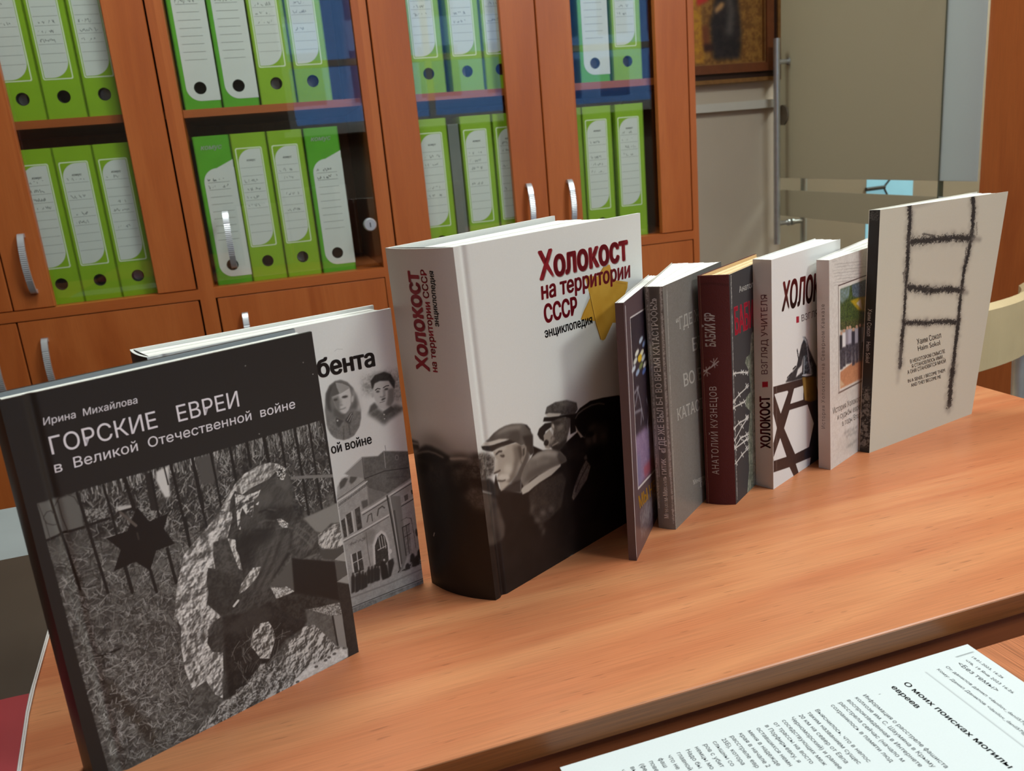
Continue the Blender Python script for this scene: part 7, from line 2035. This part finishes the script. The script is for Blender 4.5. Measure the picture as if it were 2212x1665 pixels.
# ------------------------------------------------------------------ painting canvas (generic robed figures)
PR_GLOSS = print_mat('glossy_printed_board', 0.30, 0.42)
PR_SATIN = print_mat('satin_printed_board', 0.40, 0.28)
PR_MATT = print_mat('matt_printed_board', 0.6, 0.35)
PR_CLOTH = print_mat('book_cloth', 0.75, 0.25, bump=0.5)
PR_OIL = print_mat('oil_paint', 0.45, 0.4, bump=0.4)
PR_PAPER = print_mat('office_paper', 0.7, 0.3)
cv = Cv(584, 480, 0.5, (168, 118, 56), 77)
cv.run([('poly', ((160, 112, 50), [(0, 0), (5840, 0), (5840, 4800), (0, 4800)]), dict(col2=(124, 80, 32), nz='l')),
        ('poly', ((176, 132, 70), [(0, 900), (3600, 1000), (3600, 2600), (0, 2600)]), dict(bl=20, alpha=.6)),
        ('poly', ((120, 60, 28), [(2400, 300), (3900, 500), (3900, 1150), (2400, 1250)]), dict(bl=6)),
        ('poly', ((60, 26, 18), [(2400, 300), (4100, 420), (4100, 640), (2400, 560)]), dict(bl=4)),
        ('poly', ((34, 84, 58), [(3150, 60), (3300, 60), (3300, 2600), (3050, 2600)]), dict(bl=3)),
        ('poly', ((206, 146, 40), [(3300, 40), (3720, 60), (3650, 1100), (3600, 2900), (3250, 2900)]), dict(bl=5, col2=(178, 116, 40), nz='l')),
        ('poly', ((206, 48, 44), [(3500, 1750), (3900, 1900), (3850, 2500), (3600, 3100), (3420, 3100)]), dict(bl=5)),
        ('poly', ((176, 176, 170), [(3850, 2450), (4200, 2500), (4150, 3600), (3800, 3600)]), dict(bl=10)),
        ('poly', ((46, 36, 38), [(4050, 150), (5000, 120), (5080, 900), (5000, 1700), (4850, 2350), (4600, 2600), (4350, 2400), (4100, 1800), (3950, 1200)]), dict(bl=6, col2=(30, 24, 28), nz='l')),
        ('poly', ((104, 96, 90), [(4500, 2300), (4650, 2350), (4820, 1600), (4750, 800), (4500, 900), (4600, 1600)]), dict(bl=8, alpha=.8)),
        ('poly', ((196, 148, 96), [(4150, 1500), (4400, 1650), (4500, 1800), (4350, 1850), (4120, 1650)]), dict(bl=4)),
        ('poly', ((190, 138, 92), [(4280, 2350), (4520, 2400), (4540, 2900), (4300, 2950)]), dict(bl=6)),
        ('poly', ((40, 26, 20), [(4280, 2750), (4650, 2600), (4660, 3150), (4300, 3150)]), dict(bl=5))]
       + [('line', ((92, 58, 22), [(4900, y), (5300, y + 20), (5840, y - 10)], 40), dict(bl=6, alpha=.6)) for y in (700, 1150, 1600, 2050, 2500)])
ct = D.objects['framed_painting']
o_ = np.array(ct.location)
S_ = quad_surface(o_ + np.array((-.292, -.012, .060)), o_ + np.array((.292, -.012, .060)), o_ + np.array((-.292, -.012, .54)), o_ + np.array((.292, -.012, .54)))
sheet('canvas', S_, cv, 0.010, PR_OIL, ct, o_, edge=(150, 120, 80))

# ------------------------------------------------------------------ books
def plain(W, H, col, seed=3, col2=None):
    c = Cv(W, H, 0.25, col, seed)
    if col2:
        c.poly(col, [(0, 0), (W * 10, 0), (W * 10, H * 10), (0, H * 10)], col2=col2, nz='l', con=2)
    return c
def dist(a, b):
    return float(np.linalg.norm(np.array(a) - np.array(b)))
def make_book(key, label, base, spine_col, back_col, finish, res, hard=None, edge=(225, 222, 214), bulge=0.0, groove=None, page=PAPERB, inner=None,
              spine_finish=None, spine_edge=None, back_inner=None, spine_res=None, fore=0.0, block=None, pre=None, spre=None, top=None):
    """hard = (board thickness, page inset) or None for a paperback; plan corners: F/B front/back, S/E spine/fore-edge"""
    p = {k: np.array(v) for k, v in PLAN[key].items()}
    org = (p['FS0'] + p['FE0'] + p['BS0'] + p['BE0']) / 4
    t = thing('book', tuple(org), 0, label, 'book', 'books displayed on the desk')
    W, H = dist(p['FS0'], p['FE0']) * 1000, dist(p['FS0'], p['FS1']) * 1000
    T = dist(p['FS0'], p['BS0']) * 1000
    th = hard[0] if hard else 0.0004
    cv = Cv(W, H, res, base, 11 + len(key) + ord(key[0]))
    if pre:
        cv.run(pre)
    cv.run(ART.get(key, []))
    S = quad_surface(p['FS0'], p['FE0'], p['FS1'], p['FE1'], groove=groove, W=W)
    sheet('front_cover', S, cv, th, finish, t, org, TXT.get(key, ()), edge, inner)
    sc = Cv(T, H, spine_res or res, spine_col, 31 + ord(key[0]))
    if spre:
        sc.run(spre)
    sc.run(ART.get(key + 's', []))
    SS = quad_surface(p['BS0'], p['FS0'], p['BS1'], p['FS1'], bulge=bulge, W=T)
    sheet('spine', SS, sc, 0.0018 if hard else 0.0004, spine_finish or finish, t, org, TXT.get(key + 's', ()), spine_edge or edge)
    bc = plain(dist(p['BS0'], p['BE0']) * 1000, H, back_col)
    SB = quad_surface(p['BE0'], p['BS0'], p['BE1'], p['BS1'])
    sheet('back_cover', SB, bc, th, finish, t, org, (), spine_edge or edge, back_inner or inner)
    # page block
    ins = hard[1] if hard else 0.0
    g0, g1 = th + 0.0003, th + 0.0003
    def ring_(z, sfx, frac):
        fs, fe, bs, be = (p[k + sfx] for k in ('FS', 'FE', 'BS', 'BE'))
        nf = S.n
        u = (fe - fs) / np.linalg.norm(fe - fs)
        ub = (be - bs) / np.linalg.norm(be - bs)
        a = fs - nf * g0 + u * (0.003 if hard else 0.0005)
        b = fe - nf * g0 - u * (ins + fore)
        nb = SB.n
        c = be - nb * g1 - ub * (ins + fore)
        d = bs - nb * g1 + ub * (0.003 if hard else 0.0005)
        if block:      # share of the thickness that is paper, next to the front board
            c = b + (c - b) * block
            d = a + (d - a) * block
        q = []
        for v_ in (a, b, c, d):
            q.append((v_[0] - org[0], v_[1] - org[1]))
        return q
    lo, hi = ring_(0, '0', 0), ring_(1, '1', 1)
    zi = top if top is not None else (ins if hard else 0.0006)
    k = zi / (H / 1000)
    lo2 = [tuple(np.array(l) * (1 - k) + np.array(h_) * k) for l, h_ in zip(lo, hi)]
    hi2 = [tuple(np.array(l) * k + np.array(h_) * (1 - k)) for l, h_ in zip(lo, hi)]
    mb = MB()
    N = 9
    for i in range(N):      # gatherings of leaves, with hairline gaps between them
        a, b = i / N, (i + 1) / N - 0.004
        f = lambda r: [tuple(np.array(r[0]) * (1 - w) + np.array(r[3]) * w) for w in (a,)] + [tuple(np.array(r[1]) * (1 - w) + np.array(r[2]) * w) for w in (a, b)] + [tuple(np.array(r[0]) * (1 - w) + np.array(r[3]) * w) for w in (b,)]
        dz = 0.0002 * ((i * 7) % 3)
        NL = 14
        rl = []
        for q_ in range(NL + 1):
            w_ = q_ / NL
            zz = zi + (H / 1000 - 2 * zi - dz) * w_
            rl.append([(x0_ * (1 - w_) + x1_ * w_, y0_ * (1 - w_) + y1_ * w_, zz) for (x0_, y0_), (x1_, y1_) in zip(f(lo2), f(hi2))])
        vv = [p_ for r_ in rl for p_ in r_]
        ff = [(3, 2, 1, 0), tuple(NL * 4 + k_ for k_ in range(4))]
        for q_ in range(NL):
            for k_ in range(4):
                ff.append((q_ * 4 + k_, q_ * 4 + (k_ + 1) % 4, q_ * 4 + 4 + (k_ + 1) % 4, q_ * 4 + 4 + k_))
        mb.add(vv, ff, page)
    mb.build('page_block', parent=t)
    return t
def G_(c2, con=2, nz='l', a=.6):
    return lambda W, H, c: [('poly', (c, [(0, 0), (W, 0), (W, H), (0, H)]), dict(col2=c2, nz=nz, con=con))]
make_book('A', 'black hardcover with a photo of a hunched stone figure beside a star fence', (41, 39, 37), (36, 34, 33), (40, 38, 36), PR_SATIN, 3.0,
          hard=(.0026, .0034), edge=(34, 32, 31), bulge=0.0015, groove=(14.0, 2.2, 1.5), inner=(150, 154, 154), back_inner=(150, 156, 158), block=0.72, top=0.0012)
make_book('B', 'white hardcover behind the black one, with two portraits and an old building', (226, 226, 221), (30, 29, 30), (214, 213, 206), PR_SATIN, 3.0,
          hard=(.0026, .004), edge=(226, 226, 220), bulge=0.002, groove=(9.0, 2.0, 1.2), inner=(226, 226, 220), top=0.0018)
make_book('E', 'thick white encyclopedia with red title, yellow star and men in flat caps', (217, 216, 210), (208, 207, 201), (217, 216, 210), PR_SATIN, 2.7,
          hard=(.0030, .0055), edge=(226, 225, 219), bulge=0.006, groove=(8.5, 2.4, 1.8), inner=(222, 222, 216), spine_res=2.0, top=0.0035, block=0.93)
make_book('D', 'thin purple brown paperback with flower painting, right of the thick white encyclopedia', (88, 70, 74), (92, 76, 78), (84, 68, 72), PR_GLOSS, 2.0, edge=(214, 208, 202))
make_book('F', 'worn grey paperback between the thin purple brown book and the maroon spined one', (116, 112, 106), (122, 116, 109), (116, 110, 104), PR_GLOSS, 2.0, bulge=0.001, edge=(206, 198, 186), page=PAPERB)
make_book('G', 'old hardcover with maroon cloth spine, black cover and yellowed pages', (58, 56, 58), (84, 36, 34), (64, 60, 60), PR_MATT, 2.0,
          hard=(.0022, .0025), edge=(196, 170, 132), bulge=0.002, page=PAPERC, spine_finish=PR_CLOTH, spine_edge=(84, 36, 34), inner=(214, 180, 132))
make_book('H', 'white paperback with a dark metal star and padlock on its cover', (228, 226, 222), (202, 198, 194), (230, 228, 224), PR_SATIN, 2.0, edge=(236, 234, 228))
make_book('I', 'light grey paperback with a framed colour photo of people under trees', (222, 215, 207), (202, 192, 186), (222, 216, 208), PR_GLOSS, 1.8, edge=(236, 232, 226))
make_book('J', 'tall beige paperback with a charcoal ladder drawing and black spine', (206, 202, 184), (44, 44, 43), (206, 198, 182), PR_MATT, 1.6, edge=(226, 220, 206), fore=0.010)

# ------------------------------------------------------------------ printed sheet and folder
pp_ = [np.array(v) for v in PAPER]
S_ = quad_surface(pp_[0], pp_[1], pp_[2], pp_[3])
cv = Cv(297 * 0 + 210, 297, 1.2, (216, 222, 222), 9)
cv.run(ART['P'])
t = thing('printed_sheet', tuple(pp_[0]), 0, 'white printed letter sheet lying on the side table in the foreground', 'paper')
sheet('sheet', S_, cv, 0.0004, PR_PAPER, t, pp_[0], TXT['P'], (216, 222, 222))

t = thing('folder', (-0.30, 0.60, ZT), 0, 'large glossy folder with grey, dark brown and red bands lying at the desk\'s left end', 'folder')
def edge_x(y):
    return np.interp(y, [.40, .48, .57, .66, .76, .98], [-.1685, -.1755, -.1875, -.1930, -.1990, -.206])
bands = [(.415, .578, (158, 58, 62)), (.578, .831, (66, 56, 46)), (.831, .979, (142, 148, 148))]
RED_ = mat('folder_red', bands[0][2], 0.4, noise=0.04)
BRN_ = mat('folder_brown', bands[1][2], 0.45, noise=0.05)
GRY_ = mat('folder_grey', bands[2][2], 0.5, noise=0.04)
mb = MB()
for (ya, yb, c), m_ in zip(bands, (RED_, BRN_, GRY_)):
    n = 8
    vs, fs = [], []
    for i in range(n + 1):
        y = ya + (yb - ya) * i / n
        x1 = edge_x(y) - .0004
        for x, z in ((-.62, .0036), (-.40, .0042), (x1 - .01, .0046), (x1, .0043)):
            vs.append((x + .30, y - .60, z))
    for i in range(n):
        for k in range(3):
            fs.append((i * 4 + k, i * 4 + k + 1, (i + 1) * 4 + k + 1, (i + 1) * 4 + k))
    mb.add(vs, fs, m_)
mb.build('front_cover', parent=t)
mb = MB()
SHW = mat('folder_sheet_edge', (214, 208, 204), 0.5, noise=0.03)
for z0, z1, dx in ((.0002, .0012, .0), (.0014, .0024, .0012), (.0026, .0035, .0004)):
    n = 16
    poly = [(-.62 + .30, .415 - .60)] + [(float(edge_x(.415 + .564 * i / n)) + dx + .30, .415 + .564 * i / n - .60) for i in range(n + 1)] + [(-.62 + .30, .979 - .60)]
    mb.prism(poly, z0, z1, SHW)
mb.build('inner_sheets', parent=t)
